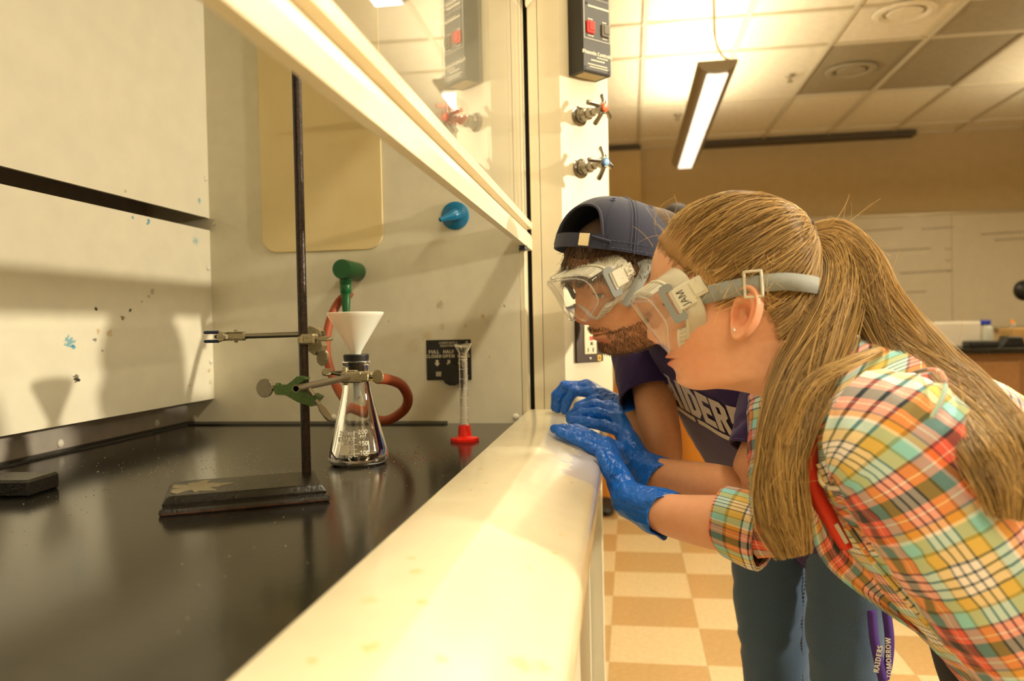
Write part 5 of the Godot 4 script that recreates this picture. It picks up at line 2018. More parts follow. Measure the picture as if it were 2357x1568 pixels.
# ================= the woman in the checked shirt
func woman():
	var t := thing("person", "woman in plaid shirt and goggles with long blond ponytail, leaning towards the hood", "person", Vector3(0.5, 0, -0.95))
	var x := Vector3(-0.99, 0.0, -0.14).normalized()
	var up := Vector3(0.0182, 0.9996, -0.0203)
	up = (up - x * up.dot(x)).normalized()
	var head := Transform3D(Basis(x, up, x.cross(up)), Vector3(0.1012, 1.1171, -0.94))
	var k := Vector2(0.00049, 0.000507)
	var side := func(u: float, v: float, z: float) -> Vector3:      # place on the head from its side view
		return head * Vector3(-(u - 1650) * k.x, -(v - 650) * k.y, z)
	# body: head and neck, trunk, right forearm
	var b := MB.new()
	b.tint = func(p: Vector3) -> Color:
		var q := head.affine_inverse() * p
		var c := Color(1, 1, 1)
		var lip := exp(-pow((q.y + 0.0905) / 0.0085, 4)) * exp(-pow(q.z / 0.0215, 4)) * smoothstep(0.035, 0.042, q.x)
		c = c.lerp(Color(0.85, 0.38, 0.38), lip * 0.85)
		var cheek := exp(-pow((q - Vector3(0.035, -0.085, -0.05)).length() / 0.034, 2))
		c = c.lerp(Color(1.0, 0.72, 0.66), cheek * 0.55)
		var ear := exp(-pow((q - Vector3(-0.032, -0.035, -0.078)).length() / 0.026, 2))
		return c.lerp(Color(1.05, 0.62, 0.5), ear * 0.5)
	head_mesh(b, head, k, 1.0, 0.94)
	ear_mesh(b, head * Transform3D(Basis(Vector3(0, 0, 1), 0.22) * Basis(Vector3(-1, 0, 0), Vector3(0, 1, 0), Vector3(0, 0, -1)) * Basis(Vector3.UP, -0.32), Vector3(-(1713 - 1650) * k.x, -(726 - 650) * k.y, -0.0735)) * Transform3D(Basis.from_scale(Vector3(-1.1, 1.08, 1.25)), Vector3.ZERO))
	limb(b, [Vector3(0.21, 0.99, -0.94), Vector3(0.27, 0.94, -0.94), Vector3(0.38, 0.84, -0.945), Vector3(0.50, 0.72, -0.95)], [Vector3(0, 0, 0.055), Vector3(0, 0, 0.13), Vector3(0, 0, 0.13), Vector3(0, 0, 0.14)], [Vector3(0.03, 0.03, 0), Vector3(0.055, 0.055, 0), Vector3(0.06, 0.06, 0), Vector3(0.07, 0.07, 0)], 24, 4)
	arm(b, [Vector3(0.215, 0.96, -1.08), Vector3(0.205, 0.88, -1.05), Vector3(0.185, 0.818, -1.015), Vector3(0.128, 0.811, -1.03), Vector3(0.0595, 0.8075, -1.08), Vector3(0.0225, 0.8120, -1.11), Vector3(0.002, 0.817, -1.125)], [0.042, 0.038, 0.038, 0.0375, 0.031, 0.0262, 0.024], Vector3.UP, 28, 6, 0.96)
	putw("body", b, M.skin_w, t, "face, neck and bare right forearm")
	eyes(t, head, k, 7.6, Vector3(0.95, -0.2, 0.1))
	# hair on the scalp, drawn back to the tie
	var tie: Vector3 = side.call(1853, 545, 0.0)
	woman_hair(t, head, k, side, tie)
	# goggles
	var tilt := Transform3D(Basis(Vector3(0, 0, 1), -0.49), Vector3(0.0436, -0.0271, 0.0))
	var g: Node3D = goggles(t, head * tilt, 0.045, -0.006, "JAM", 0.86, 0.56)
	strap(g, [side.call(1618, 690, -0.0745), side.call(1665, 680, -0.0785), side.call(1725, 670, -0.0795), side.call(1790, 664, -0.0745), side.call(1842, 668, -0.060), side.call(1870, 670, -0.03), side.call(1876, 670, 0.0)], 0.0185, side.call(1700, 660, 0.0))
	b = MB.new()
	var c: Vector3 = side.call(1731, 668, -0.0825)
	for e in [[0, 0.0135, 0.019, 0.003], [0, -0.0135, 0.019, 0.003], [-0.0088, 0, 0.003, 0.0285], [0.0088, 0, 0.003, 0.0285]]:
		b.box(c + head.basis * Vector3(e[0], e[1], 0), Vector3(e[2], e[3], 0.003), head.basis * Basis(Vector3(0, 0, 1), -0.05), 0.001)
	puts("strap_slide", b, M.goggle_frame, g)
	b = MB.new()
	b.ball(side.call(1691, 763, -0.0775), Vector3.ONE * 0.0024)
	putw("ear_stud", b, mat(rgb("e8dcd8"), 0.08, 0.6), t)
	# right hand on the sill
	glove(t, Vector3(-0.0075, 0.8195, -1.131), Vector3(0.0225, 0.8114, -1.11),
		[Vector3(-0.0386, 0.8735, -1.185), Vector3(-0.0417, 0.8821, -1.205), Vector3(-0.0423, 0.8844, -1.225), Vector3(-0.0388, 0.8817, -1.243)],
		[[Vector3(-0.0624, 0.8845, -1.193), Vector3(-0.0878, 0.8965, -1.2), Vector3(-0.1117, 0.9055, -1.207)], [Vector3(-0.0684, 0.8968, -1.212), Vector3(-0.0958, 0.906, -1.22), Vector3(-0.1203, 0.9075, -1.228)], [Vector3(-0.0674, 0.8973, -1.232), Vector3(-0.0904, 0.9045, -1.24), Vector3(-0.1088, 0.9065, -1.245)], [Vector3(-0.0595, 0.8910, -1.25), Vector3(-0.0756, 0.8995, -1.255), Vector3(-0.0898, 0.906, -1.26)]],
		[Vector3(-0.0231, 0.8385, -1.148), Vector3(-0.034, 0.8575, -1.143), Vector3(-0.0463, 0.8813, -1.148)], 0.0092, 0.0335, "blue nitrile glove on the right hand, resting on the sill")
	woman_shirt(t)
	# trousers and shoes
	b = MB.new()
	arm(b, [Vector3(0.46, 0.76, -0.86), Vector3(0.45, 0.66, -0.86), Vector3(0.475, 0.46, -0.86), Vector3(0.50, 0.25, -0.86), Vector3(0.52, 0.07, -0.86)], [0.1, 0.092, 0.07, 0.06, 0.055], Vector3.BACK)
	arm(b, [Vector3(0.47, 0.76, -1.04), Vector3(0.46, 0.66, -1.04), Vector3(0.50, 0.46, -1.04), Vector3(0.53, 0.25, -1.05), Vector3(0.56, 0.07, -1.05)], [0.1, 0.092, 0.07, 0.06, 0.055], Vector3.BACK)
	b.ball(Vector3(0.49, 0.76, -0.95), Vector3(0.12, 0.12, 0.17))
	putw("trousers", b, M.denim_dark, t)
	for s in [[Vector3(0.50, 0.0, -0.86)], [Vector3(0.54, 0.0, -1.05)]]:
		b = MB.new()
		limb(b, [s[0] + Vector3(0.08, 0.05, 0), s[0] + Vector3(0.02, 0.05, 0), s[0] + Vector3(-0.08, 0.034, 0), s[0] + Vector3(-0.15, 0.026, 0), s[0] + Vector3(-0.175, 0.024, 0)], [Vector3(0, 0, 0.02), Vector3(0, 0, 0.04), Vector3(0, 0, 0.046), Vector3(0, 0, 0.036), Vector3(0, 0, 0.01)], [Vector3(0, 0.04, 0), Vector3(0, 0.05, 0), Vector3(0, 0.034, 0), Vector3(0, 0.025, 0), Vector3(0, 0.012, 0)], 20, 4)
		putw("shoe", b, M.leather, t)


func eyes(t: Node3D, head: Transform3D, k: Vector2, at_: float, gaze: Vector3):
	for s in [-1, 1]:
		var p := head_at(at_, 0.455 * s, k, 1.0, 1.0)
		var c := p - Vector3(0.0088, 0, 0)
		var e := Node3D.new()
		e.name = "eye"
		t.add_child(e, true)
		e.position = head * c - t.position
		var d := (head.basis * gaze).normalized()
		var b := MB.new()
		b.ball(Vector3.ZERO, Vector3.ONE * 0.0118)
		puts("eyeball", b, M.eye_white, e)
		b = MB.new()
		b.lathe(PackedVector2Array([Vector2(0.0058, 0.0103), Vector2(0.0045, 0.0113), Vector2(0.0022, 0.0119), Vector2(0, 0.012)]), along(Vector3.ZERO, d), 20)
		puts("iris", b, M.iris, e)
		b = MB.new()
		b.lathe(PackedVector2Array([Vector2(0.0023, 0.0119), Vector2(0.0012, 0.0122), Vector2(0, 0.0123)]), along(Vector3.ZERO, d), 16)
		puts("pupil", b, M.pupil, e)
		# lids: skin folds above and below the opening
		for l in [1, -1]:
			b = MB.new()
			var rows := []
			for i in 7:
				var el: float = lerpf(0.16 if l > 0 else 0.30, 1.15, i / 6.0) * l
				var row := PackedVector3Array()
				for j in 15:
					var az := lerpf(-1.25, 1.25, j / 14.0)
					var open: float = el * (0.35 + 0.65 * cos(az)) if i == 0 else el
					var r := 0.0127 + (0.0006 if i == 0 else 0.0)
					row.append(head.basis * (Vector3(cos(open) * cos(az), sin(open), cos(open) * sin(az)) * r))
				rows.append(row)
			b.grid(rows, false, [], [], 0)
			puts("eyelid", b, M.skin_m if k.x > 0.0005 else M.skin_w, e)
		b = MB.new()
		for j in 22:
			var az := lerpf(-1.1, 1.1, j / 21.0)
			var el := 0.2 * (0.35 + 0.65 * cos(az))
			var o := Vector3(cos(el) * cos(az), sin(el), cos(el) * sin(az)) * 0.0132
			b.tube(arr([head.basis * o, head.basis * (o + Vector3(0.004, 0.0002, 0.001 * s)), head.basis * (o + Vector3(0.0068, 0.0028, 0.002 * s))]), [0.0003, 0.00025, 0.0001], 4, false)
		puts("eyelashes", b, M.pupil, e)


# hair-covered part of the head in side view: lowest edge v for each u
const HAIRLINE := [[1488, 535], [1508, 556], [1526, 588], [1552, 622], [1590, 652], [1630, 688], [1655, 722], [1676, 712], [1688, 690], [1740, 686], [1752, 740], [1790, 790], [1850, 812], [1930, 815]]


class Scalp:
	var radius := PackedFloat32Array()
	var mid := Vector3(-0.022, 0.008, 0.0)

	func _init(at_: Callable):
		radius.resize(64 * 32)
		for i in range(0, 4 * 14):
			for j in 160:
				var p: Vector3 = at_.call(i / 4.0, TAU * j / 160)
				var d := p - mid
				var l := d.length()
				var n := d / l
				var u := int((atan2(n.z, n.x) / TAU + 0.5) * 64) % 64
				var v := clampi(int(acos(clampf(n.y, -1, 1)) / PI * 32), 0, 31)
				radius[v * 64 + u] = maxf(radius[v * 64 + u], l)
		for pass_ in 6:
			var old := radius.duplicate()
			for v in 32:
				for u in 64:
					if old[v * 64 + u] == 0.0 or pass_ > 3:
						var s := 0.0
						var c := 0
						for q in [[u + 1, v], [u + 63, v], [u, v + 1], [u, v - 1], [u, v]]:
							if q[1] >= 0 and q[1] < 32 and old[q[1] * 64 + q[0] % 64] > 0:
								s += old[q[1] * 64 + q[0] % 64]
								c += 1
						if c:
							radius[v * 64 + u] = s / c

	func far(n: Vector3) -> float:
		var u := fposmod((atan2(n.z, n.x) / TAU + 0.5) * 64 - 0.5, 64.0)
		var v := clampf(acos(clampf(n.y, -1, 1)) / PI * 32 - 0.5, 0, 30.99)
		var u0 := int(u)
		var v0 := int(v)
		var u1 := (u0 + 1) % 64
		return lerpf(lerpf(radius[v0 * 64 + u0], radius[v0 * 64 + u1], u - u0), lerpf(radius[(v0 + 1) * 64 + u0], radius[(v0 + 1) * 64 + u1], u - u0), v - v0)


func woman_hair(t: Node3D, head: Transform3D, k: Vector2, side: Callable, tie: Vector3):
	var at_ := func(a: float, r: float) -> Vector3:
		return head_at(a, r, k, 1.0, 1.0)
	var scalp := Scalp.new(at_)
	var hair := Node3D.new()
	hair.name = "hair"
	t.add_child(hair, true)
	hair.position = -t.position
	# under layer: the scalp where hair grows, sunk below the skin elsewhere
	var b := MB.new()
	var rows := []
	for i in 141:
		var row := PackedVector3Array()
		for j in 200:
			var p: Vector3 = at_.call(i / 10.0, TAU * j / 200)
			var u := 1650 - p.x / k.x
			var v := 650 - p.y / k.y
			var inside := smoothstep(4, 34, ramp(HAIRLINE, u) - v)
			if u < 1508:
				inside = smoothstep(4, 34, 540 - v)
			row.append(head * (p + (p - scalp.mid).normalized() * lerpf(-0.006, 0.0035, inside)))
		rows.append(row)
	b.grid(rows, true)
	puts("hair_base", b, M.scalp_w, hair)
	var paths := []
	var cols := []
	var tl := head.affine_inverse() * tie
	var d1 := (tl - scalp.mid).normalized()
	var tries := 0
	while paths.size() < 4200 and tries < 60000:
		tries += 1
		var p: Vector3 = at_.call(rng.randf_range(0.4, 14.0), rng.randf() * TAU)
		var u := 1650 - p.x / k.x
		var v := 650 - p.y / k.y
		var gap: float = ramp(HAIRLINE, u) - v
		if gap < rng.randf_range(-4, 10) or u > 1856:
			continue
		if gap > 34 and rng.randf() < 0.5:
			continue   # more roots near the hairline
		var d0 := (p - scalp.mid).normalized()
		var lift := rng.randf_range(0.0035, 0.0105) * (0.5 + 0.5 * smoothstep(0, 60, gap))
		var n := 16
		var path := PackedVector3Array()
		var wave := rng.randf_range(-0.05, 0.05)
		var clump := (folds.get_noise_3d(p.x * 60, p.y * 60, p.z * 90)) * 0.08
		var ang := d0.angle_to(d1)
		if ang < 0.12:
			continue
		for s in n:
			var f := s / (n - 1.0)
			var d := (d0 * sin((1 - f) * ang) + d1 * sin(f * ang)) / sin(ang)
			var sidew := d.cross(d1).normalized()
			# strands run back first and gather late
			d = (d + sidew * (wave + clump) * sin(f * PI) + Vector3(0, 0.10, 0) * sin(f * PI) * smoothstep(-0.2, 0.5, d0.y)).normalized()
			var r := scalp.far(d) + lift * smoothstep(0.0, 0.18, f) * (1.0 - 0.3 * f) + 0.0012
			path.append(head * (scalp.mid + d * lerpf(r, tl.distance_to(scalp.mid) + rng.randf_range(-0.004, 0.003), smoothstep(0.8, 1.0, f))))
		paths.append(path)
		cols.append(hair_colour(clampf(0.36 + 0.5 * folds.get_noise_3d(p.x * 180, p.y * 180, p.z * 180) + rng.randfn(0, 0.16), 0.02, 0.95)))
	stuff(puts("swept_hair", strands(paths, 0.00042, cols, 0.2), M.hair, hair))
	# the tail: two locks, each round a line of [place, half width, half depth]
	var lock_front := [[Vector3(0.2029, 1.1659, -0.9400), 0.0105, 0.0105], [Vector3(0.2256, 1.1597, -0.9360), 0.02, 0.014], [Vector3(0.2345, 1.1337, -0.9240), 0.0225, 0.017], [Vector3(0.2267, 1.0972, -0.9060), 0.029, 0.02], [Vector3(0.2051, 1.0572, -0.8840), 0.035, 0.02], [Vector3(0.1806, 1.0166, -0.8620), 0.037, 0.019], [Vector3(0.1607, 0.9730, -0.8420), 0.031, 0.018], [Vector3(0.1497, 0.9302, -0.8280), 0.025, 0.016], [Vector3(0.1481, 0.8958, -0.8220), 0.027, 0.014], [Vector3(0.1516, 0.8659, -0.8180), 0.027, 0.012], [Vector3(0.1608, 0.8336, -0.8160), 0.017, 0.008]]
	var lock_back := [[Vector3(0.2029, 1.1679, -0.9400), 0.0105, 0.0105], [Vector3(0.2337, 1.1672, -0.9360), 0.019, 0.014], [Vector3(0.2571, 1.1349, -0.9240), 0.024, 0.018], [Vector3(0.2658, 1.0916, -0.9100), 0.029, 0.02], [Vector3(0.2797, 1.0524, -0.8900), 0.032, 0.02], [Vector3(0.2925, 1.0209, -0.8400), 0.03, 0.018], [Vector3(0.2976, 0.9949, -0.7680), 0.031, 0.016], [Vector3(0.2995, 0.9677, -0.7080), 0.032, 0.015], [Vector3(0.3020, 0.9372, -0.6860), 0.027, 0.012], [Vector3(0.3000, 0.9068, -0.6800), 0.017, 0.009]]
	var wisp := [[Vector3(0.2567, 1.0381, -0.8550), 0.004, 0.003], [Vector3(0.2077, 1.0243, -0.8220), 0.008, 0.004], [Vector3(0.1786, 1.0098, -0.8100), 0.01, 0.004], [Vector3(0.1620, 0.9858, -0.8050), 0.011, 0.004], [Vector3(0.1465, 0.9496, -0.8020), 0.009, 0.004]]
	for l in [[lock_front, 1700, "front_lock"], [lock_back, 1700, "back_lock"], [wisp, 110, "loose_lock"]]:
		paths = []
		cols = []
		var line := []
		for q in l[0]:
			line.append(q[0])
		var c := curve(line, 5)
		var n := c.size()
		for s in l[1]:
			var a := rng.randf() * TAU
			var rr := sqrt(rng.randf())
			var ou := cos(a) * rr
			var ov := sin(a) * rr
			var sub := Vector2(ou, ov)
			var clump_id := int(rng.randf() * 14)     # strands gather in sub-locks
			var cu := cos(clump_id * 2.399) * sqrt((clump_id + 0.5) / 14.0)
			var cv := sin(clump_id * 2.399) * sqrt((clump_id + 0.5) / 14.0)
			var ph := rng.randf() * TAU
			var stop := n - int(rng.randf() * rng.randf() * 20)
			var path := PackedVector3Array()
			for i in stop:
				var f := float(i) / (n - 1)
				var seg := clampf(f * (l[0].size() - 1), 0, l[0].size() - 1.001)
				var s0 := int(seg)
				var w := lerpf(l[0][s0][1], l[0][s0 + 1][1], seg - s0)
				var dep := lerpf(l[0][s0][2], l[0][s0 + 1][2], seg - s0)
				var tt := (c[mini(i + 1, n - 1)] - c[maxi(i - 1, 0)]).normalized()
				var depth_axis := head.basis.z
				var wide_axis := tt.cross(depth_axis).normalized()
				var mixin := smoothstep(0.1, 0.5, f) * 0.68
				var o := sub.lerp(Vector2(cu, cv) + sub * 0.34, mixin)
				# sub-locks cross over one another slowly
				o = o.rotated(0.5 * sin(f * 5.0 + clump_id))
				path.append(c[i] + wide_axis * o.x * w + depth_axis * o.y * dep + (wide_axis * sin(f * 17 + ph) + depth_axis * cos(f * 13 + ph)) * 0.0009 * f)
			paths.append(path)
			cols.append(hair_colour(clampf(0.44 + 0.16 * sin(clump_id * 4.1) + rng.randfn(0, 0.17) - 0.12 * (1.0 - rr), 0.03, 1.0)))
		stuff(puts(l[2], strands(paths, 0.00045, cols, 0.35), M.hair, hair))
	# stray hairs
	paths = []
	cols = []
	for s in 150:
		var p: Vector3
		var d: Vector3
		if s % 5 == 0:     # baby hairs at the forehead and temple
			p = side.call(rng.randf_range(1505, 1560), rng.randf_range(505, 580), rng.randf_range(-0.05, 0.02))
			d = head.basis * Vector3(rng.randf_range(-1.0, 0.35), rng.randf_range(0.0, 0.8), rng.randf_range(-0.4, 0.2))
		elif s % 5 < 3:   # over strap and ear
			p = side.call(rng.randf_range(1600, 1780), rng.randf_range(590, 680), rng.randf_range(-0.084, -0.076))
			d = head.basis * Vector3(rng.randf_range(-0.2, 0.6), -1, rng.randf_range(-0.25, 0.05))
		else:              # along the tail
			var q := [lock_back, lock_front][s % 2][rng.randi_range(1, 8)] as Array
			p = q[0] + head.basis * Vector3(rng.randf_range(-1, 1) * q[1], rng.randf_range(0, 1) * q[1], rng.randf_range(-0.02, 0.0))
			d = head.basis * Vector3(rng.randf_range(-1, 0.3), rng.randf_range(-0.5, 0.6), rng.randf_range(-0.5, 0.1))
		var path := PackedVector3Array()
		var turn := Vector3(rng.randfn(0, 1), rng.randfn(0, 1), rng.randfn(0, 1)) * 0.5
		d = d.normalized()
		for i in 12:
			path.append(p)
			d = (d + turn * 0.25).normalized()
			p += d * rng.randf_range(0.002, 0.005)
		paths.append(path)
		cols.append(hair_colour(rng.randf_range(0.5, 1.0)))
	stuff(puts("stray_hairs", strands(paths, 0.00022, cols, 0.4), M.hair, hair))
	# hair tie
	b = MB.new()
	var ax := (side.call(1900, 546, 0.0) - side.call(1840, 546, 0.0)).normalized() as Vector3
	for q in 4:
		var ring := PackedVector3Array()
		var c0: Vector3 = tie + ax * (0.0022 * q - 0.001)
		var e1 := ax.cross(Vector3(0, 0.1 * q, 1)).normalized()
		for j in 25:
			var a := TAU * j / 24
			ring.append(c0 + (e1 * cos(a) + ax.cross(e1) * sin(a)) * (0.0122 + 0.0004 * (q % 2)))
		b.tube(ring, 0.0019, 8, false)
	puts("hair_tie", b, grainy(rgb("33261c"), rgb("4a3a2c"), 0.8, 90.0, 0.04), hair)


func woman_shirt(t: Node3D):
	var shirt := Node3D.new()
	shirt.name = "plaid_shirt"
	t.add_child(shirt, true)
	shirt.position = -t.position
	shirt.set_meta("label", "open flannel shirt in a coloured check with rolled sleeves")
	# trunk
	var b := MB.new()
	limb(b, [Vector3(0.192, 1.000, -0.94), Vector3(0.215, 0.985, -0.935), Vector3(0.255, 0.955, -0.935), Vector3(0.32, 0.90, -0.94), Vector3(0.40, 0.825, -0.945), Vector3(0.47, 0.755, -0.95), Vector3(0.51, 0.70, -0.95)],
		[Vector3(0, 0, -0.06), Vector3(0.0, 0, -0.105), Vector3(0.0, 0, -0.165), Vector3(0, 0, -0.18), Vector3(0, 0, -0.165), Vector3(0, 0, -0.17), Vector3(0, 0, -0.175)],
		[Vector3(0.038, 0.052, 0), Vector3(0.05, 0.066, 0), Vector3(0.066, 0.08, 0), Vector3(0.085, 0.092, 0), Vector3(0.095, 0.10, 0), Vector3(0.1, 0.105, 0), Vector3(0.105, 0.105, 0)], 44, 6, 0.13, 0.004, 14.0, 0.9)
	puts("shirt_body", b, M.plaid, shirt)
	# collar
	b = MB.new()
	var rows := []
	var uvs := []
	for i in 6:
		var row := PackedVector3Array()
		var uv := PackedVector2Array()
		for j in 25:
			var a := lerpf(-2.2, 2.2, j / 24.0)
			var c := Vector3(0.198, 1.0, -0.94).lerp(Vector3(0.181, 1.012, -0.94), i / 5.0)
			var r := 0.07 + (0.006 if i < 2 else 0.0) - 0.002 * i
			row.append(c + Vector3(0.52, 0.75, 0).normalized() * cos(a) * r * 0.95 + Vector3(0, 0, 1) * sin(a) * r)
			uv.append(Vector2(j * 0.09, i * 0.05 + 0.3))
		rows.append(row)
		uvs.append(uv)
	b.grid(rows, false, uvs)
	puts("collar", b, M.plaid, shirt)
	# left sleeve, towards the camera
	b = MB.new()
	arm(b, [Vector3(0.222, 0.972, -0.80), Vector3(0.235, 0.965, -0.785), Vector3(0.262, 0.93, -0.775), Vector3(0.295, 0.88, -0.77), Vector3(0.335, 0.82, -0.77), Vector3(0.385, 0.755, -0.775), Vector3(0.43, 0.69, -0.785)], [0.058, 0.07, 0.078, 0.08, 0.08, 0.078, 0.076], Vector3(0.55, 0.8, 0.1), 44, 7, 0.92, 0.13, 0.0042, 16.0)
	puts("left_sleeve", b, M.plaid, shirt)
	# armhole seam
	b = MB.new()
	var ring := PackedVector3Array()
	for j in 33:
		var a := TAU * j / 32
		ring.append(Vector3(0.232, 0.965, -0.787) + (Vector3(0.75, -0.6, 0.1).cross(Vector3.BACK).normalized() * cos(a) * 0.0725 + Vector3(0.2, 0.1, 1).normalized() * sin(a) * 0.0715))
	b.tube(ring, 0.0022, 6, false)
	puts("armhole_seam", b, M.plaid, shirt)
	# right sleeve and its rolled cuff
	b = MB.new()
	arm(b, [Vector3(0.215, 0.96, -1.085), Vector3(0.205, 0.90, -1.06), Vector3(0.195, 0.85, -1.035), Vector3(0.175, 0.818, -1.02), Vector3(0.148, 0.811, -1.027)], [0.06, 0.055, 0.05, 0.046, 0.043], Vector3.UP, 32, 6, 1.0, 0.13, 0.004, 24.0)
	puts("right_sleeve", b, M.plaid, shirt)
	b = MB.new()
	var c0 := Vector3(0.163, 0.8075, -1.012)
	var c1 := Vector3(0.118, 0.8125, -1.04)
	var ax := (c1 - c0).normalized()
	var e1 := ax.cross(Vector3.BACK).normalized()
	var e2 := ax.cross(e1)
	rows = []
	uvs = []
	var prof := [[0.0, 0.040], [0.0, 0.0455], [0.25, 0.047], [0.6, 0.046], [0.92, 0.0445], [1.0, 0.0425], [1.0, 0.0395], [0.6, 0.038]]
	for i in prof.size():
		var row := PackedVector3Array()
		var uv := PackedVector2Array()
		for j in 49:
			var a := TAU * j / 48
			var w := 1.0 + 0.022 * sin(a * 4 + i * 0.5) + 0.015 * sin(a * 7 + 2)
			if j < 48:
				row.append(c0.lerp(c1, prof[i][0]) - e1 * 0.004 * (1.0 - prof[i][0]) + (e1 * cos(a) + e2 * sin(a)) * prof[i][1] * w + ax * 0.006 * cos(a + 0.4) * prof[i][0])
			uv.append(Vector2(TAU * j / 48 * 0.046 / 0.085 + 0.1, i * 0.085 + 0.02))
		rows.append(row)
		uvs.append(uv)
	b.grid(rows, true, uvs, [false, true, false, false, false, true])
	puts("rolled_cuff", b, M.plaid, shirt)
	# right front panel hanging open below the chest
	var inner := curve([Vector3(0.185, 0.93, -0.85), Vector3(0.213, 0.87, -0.865), Vector3(0.255, 0.815, -0.875), Vector3(0.305, 0.755, -0.88), Vector3(0.355, 0.70, -0.885)], 8)
	var outer := curve([Vector3(0.19, 0.86, -0.90), Vector3(0.213, 0.80, -0.91), Vector3(0.262, 0.752, -0.915), Vector3(0.318, 0.712, -0.915), Vector3(0.365, 0.668, -0.91)], 8)
	b = MB.new()
	rows = []
	uvs = []
	var run := 0.0
	for i in inner.size():
		if i:
			run += inner[i].distance_to(inner[i - 1])
		var row := PackedVector3Array()
		var uv := PackedVector2Array()
		for j in 25:
			var f := j / 12.0 if j <= 12 else (24 - j) / 12.0
			var p := inner[i].lerp(outer[i], f)
			p += Vector3(0.3, 0.1, 1) * (0.011 * sin(f * 9.0 + i * 0.25) * (0.3 + f * 0.7))
			if j > 12:
				p += Vector3(0.0, -0.0006, -0.0022)
			row.append(p)
			uv.append(Vector2(f * 0.85, run / 0.13))
		rows.append(row)
		uvs.append(uv)
	b.grid(rows, true, uvs.map(func(u): return u), [], 0)
	puts("right_front", b, M.plaid, shirt, "hanging right front of the open shirt")
	# left front edge: the band with buttons
	b = MB.new()
	rows = []
	uvs = []
	var band := curve([Vector3(0.196, 0.93, -0.83), Vector3(0.226, 0.865, -0.838), Vector3(0.27, 0.805, -0.845), Vector3(0.322, 0.745, -0.85), Vector3(0.37, 0.695, -0.855)], 8)
	for i in band.size():
		var row := PackedVector3Array()
		var uv := PackedVector2Array()
		var tt := (band[mini(i + 1, band.size() - 1)] - band[maxi(i - 1, 0)]).normalized()
		var across := tt.cross(Vector3(0.2, 0.1, 1)).normalized()
		for q in [[-0.014, 0.0], [-0.012, 0.0022], [0.012, 0.0022], [0.014, 0.0]]:
			row.append(band[i] + across * q[0] + Vector3(0, 0, 1) * (q[1] + 0.004 * sin(i * 0.8)))
			uv.append(Vector2((q[0] + 0.014) / 0.13, i * 0.06))
		rows.append(row)
		uvs.append(uv)
	b.grid(rows, false, uvs)
	puts("button_band", b, M.plaid, shirt)
	for i in [13, 20, 27]:
		b = MB.new()
		b.lathe(PackedVector2Array([Vector2(0, 0.0005), Vector2(0.0034, 0.0006), Vector2(0.0048, 0.0016), Vector2(0.0052, 0.0008), Vector2(0.0052, 0.0)]), along(band[i] + Vector3(0, 0, 0.0035 + 0.004 * sin(i * 0.8)), Vector3(-0.1, 0.1, 1)), 20)
		puts("button", b, M.button, shirt)
	# orange-red strip at the open neck
	b = MB.new()
	rows = []
	var rib := curve([Vector3(0.176, 0.96, -0.835), Vector3(0.18, 0.905, -0.83), Vector3(0.197, 0.868, -0.828), Vector3(0.213, 0.838, -0.828)], 6)
	for i in rib.size():
		var w := lerpf(0.011, 0.006, i / float(rib.size() - 1))
		rows.append(arr([rib[i] + Vector3(-w, -w * 0.3, 0), rib[i] + Vector3(0, 0, 0.002), rib[i] + Vector3(w, w * 0.3, 0), rib[i] + Vector3(0, 0, -0.001)]))
	b.grid(rows, true)
	putw("neck_strap", b, mat(rgb("d8371a"), 0.7), t, "orange-red strap at the open shirt front")
	b = MB.new()
	b.box(Vector3(0.207, 0.8545, -0.8255), Vector3(0.004, 0.022, 0.001), Basis(Vector3.BACK, 0.5))
	putw("strap_tab", b, M.print_white, t)


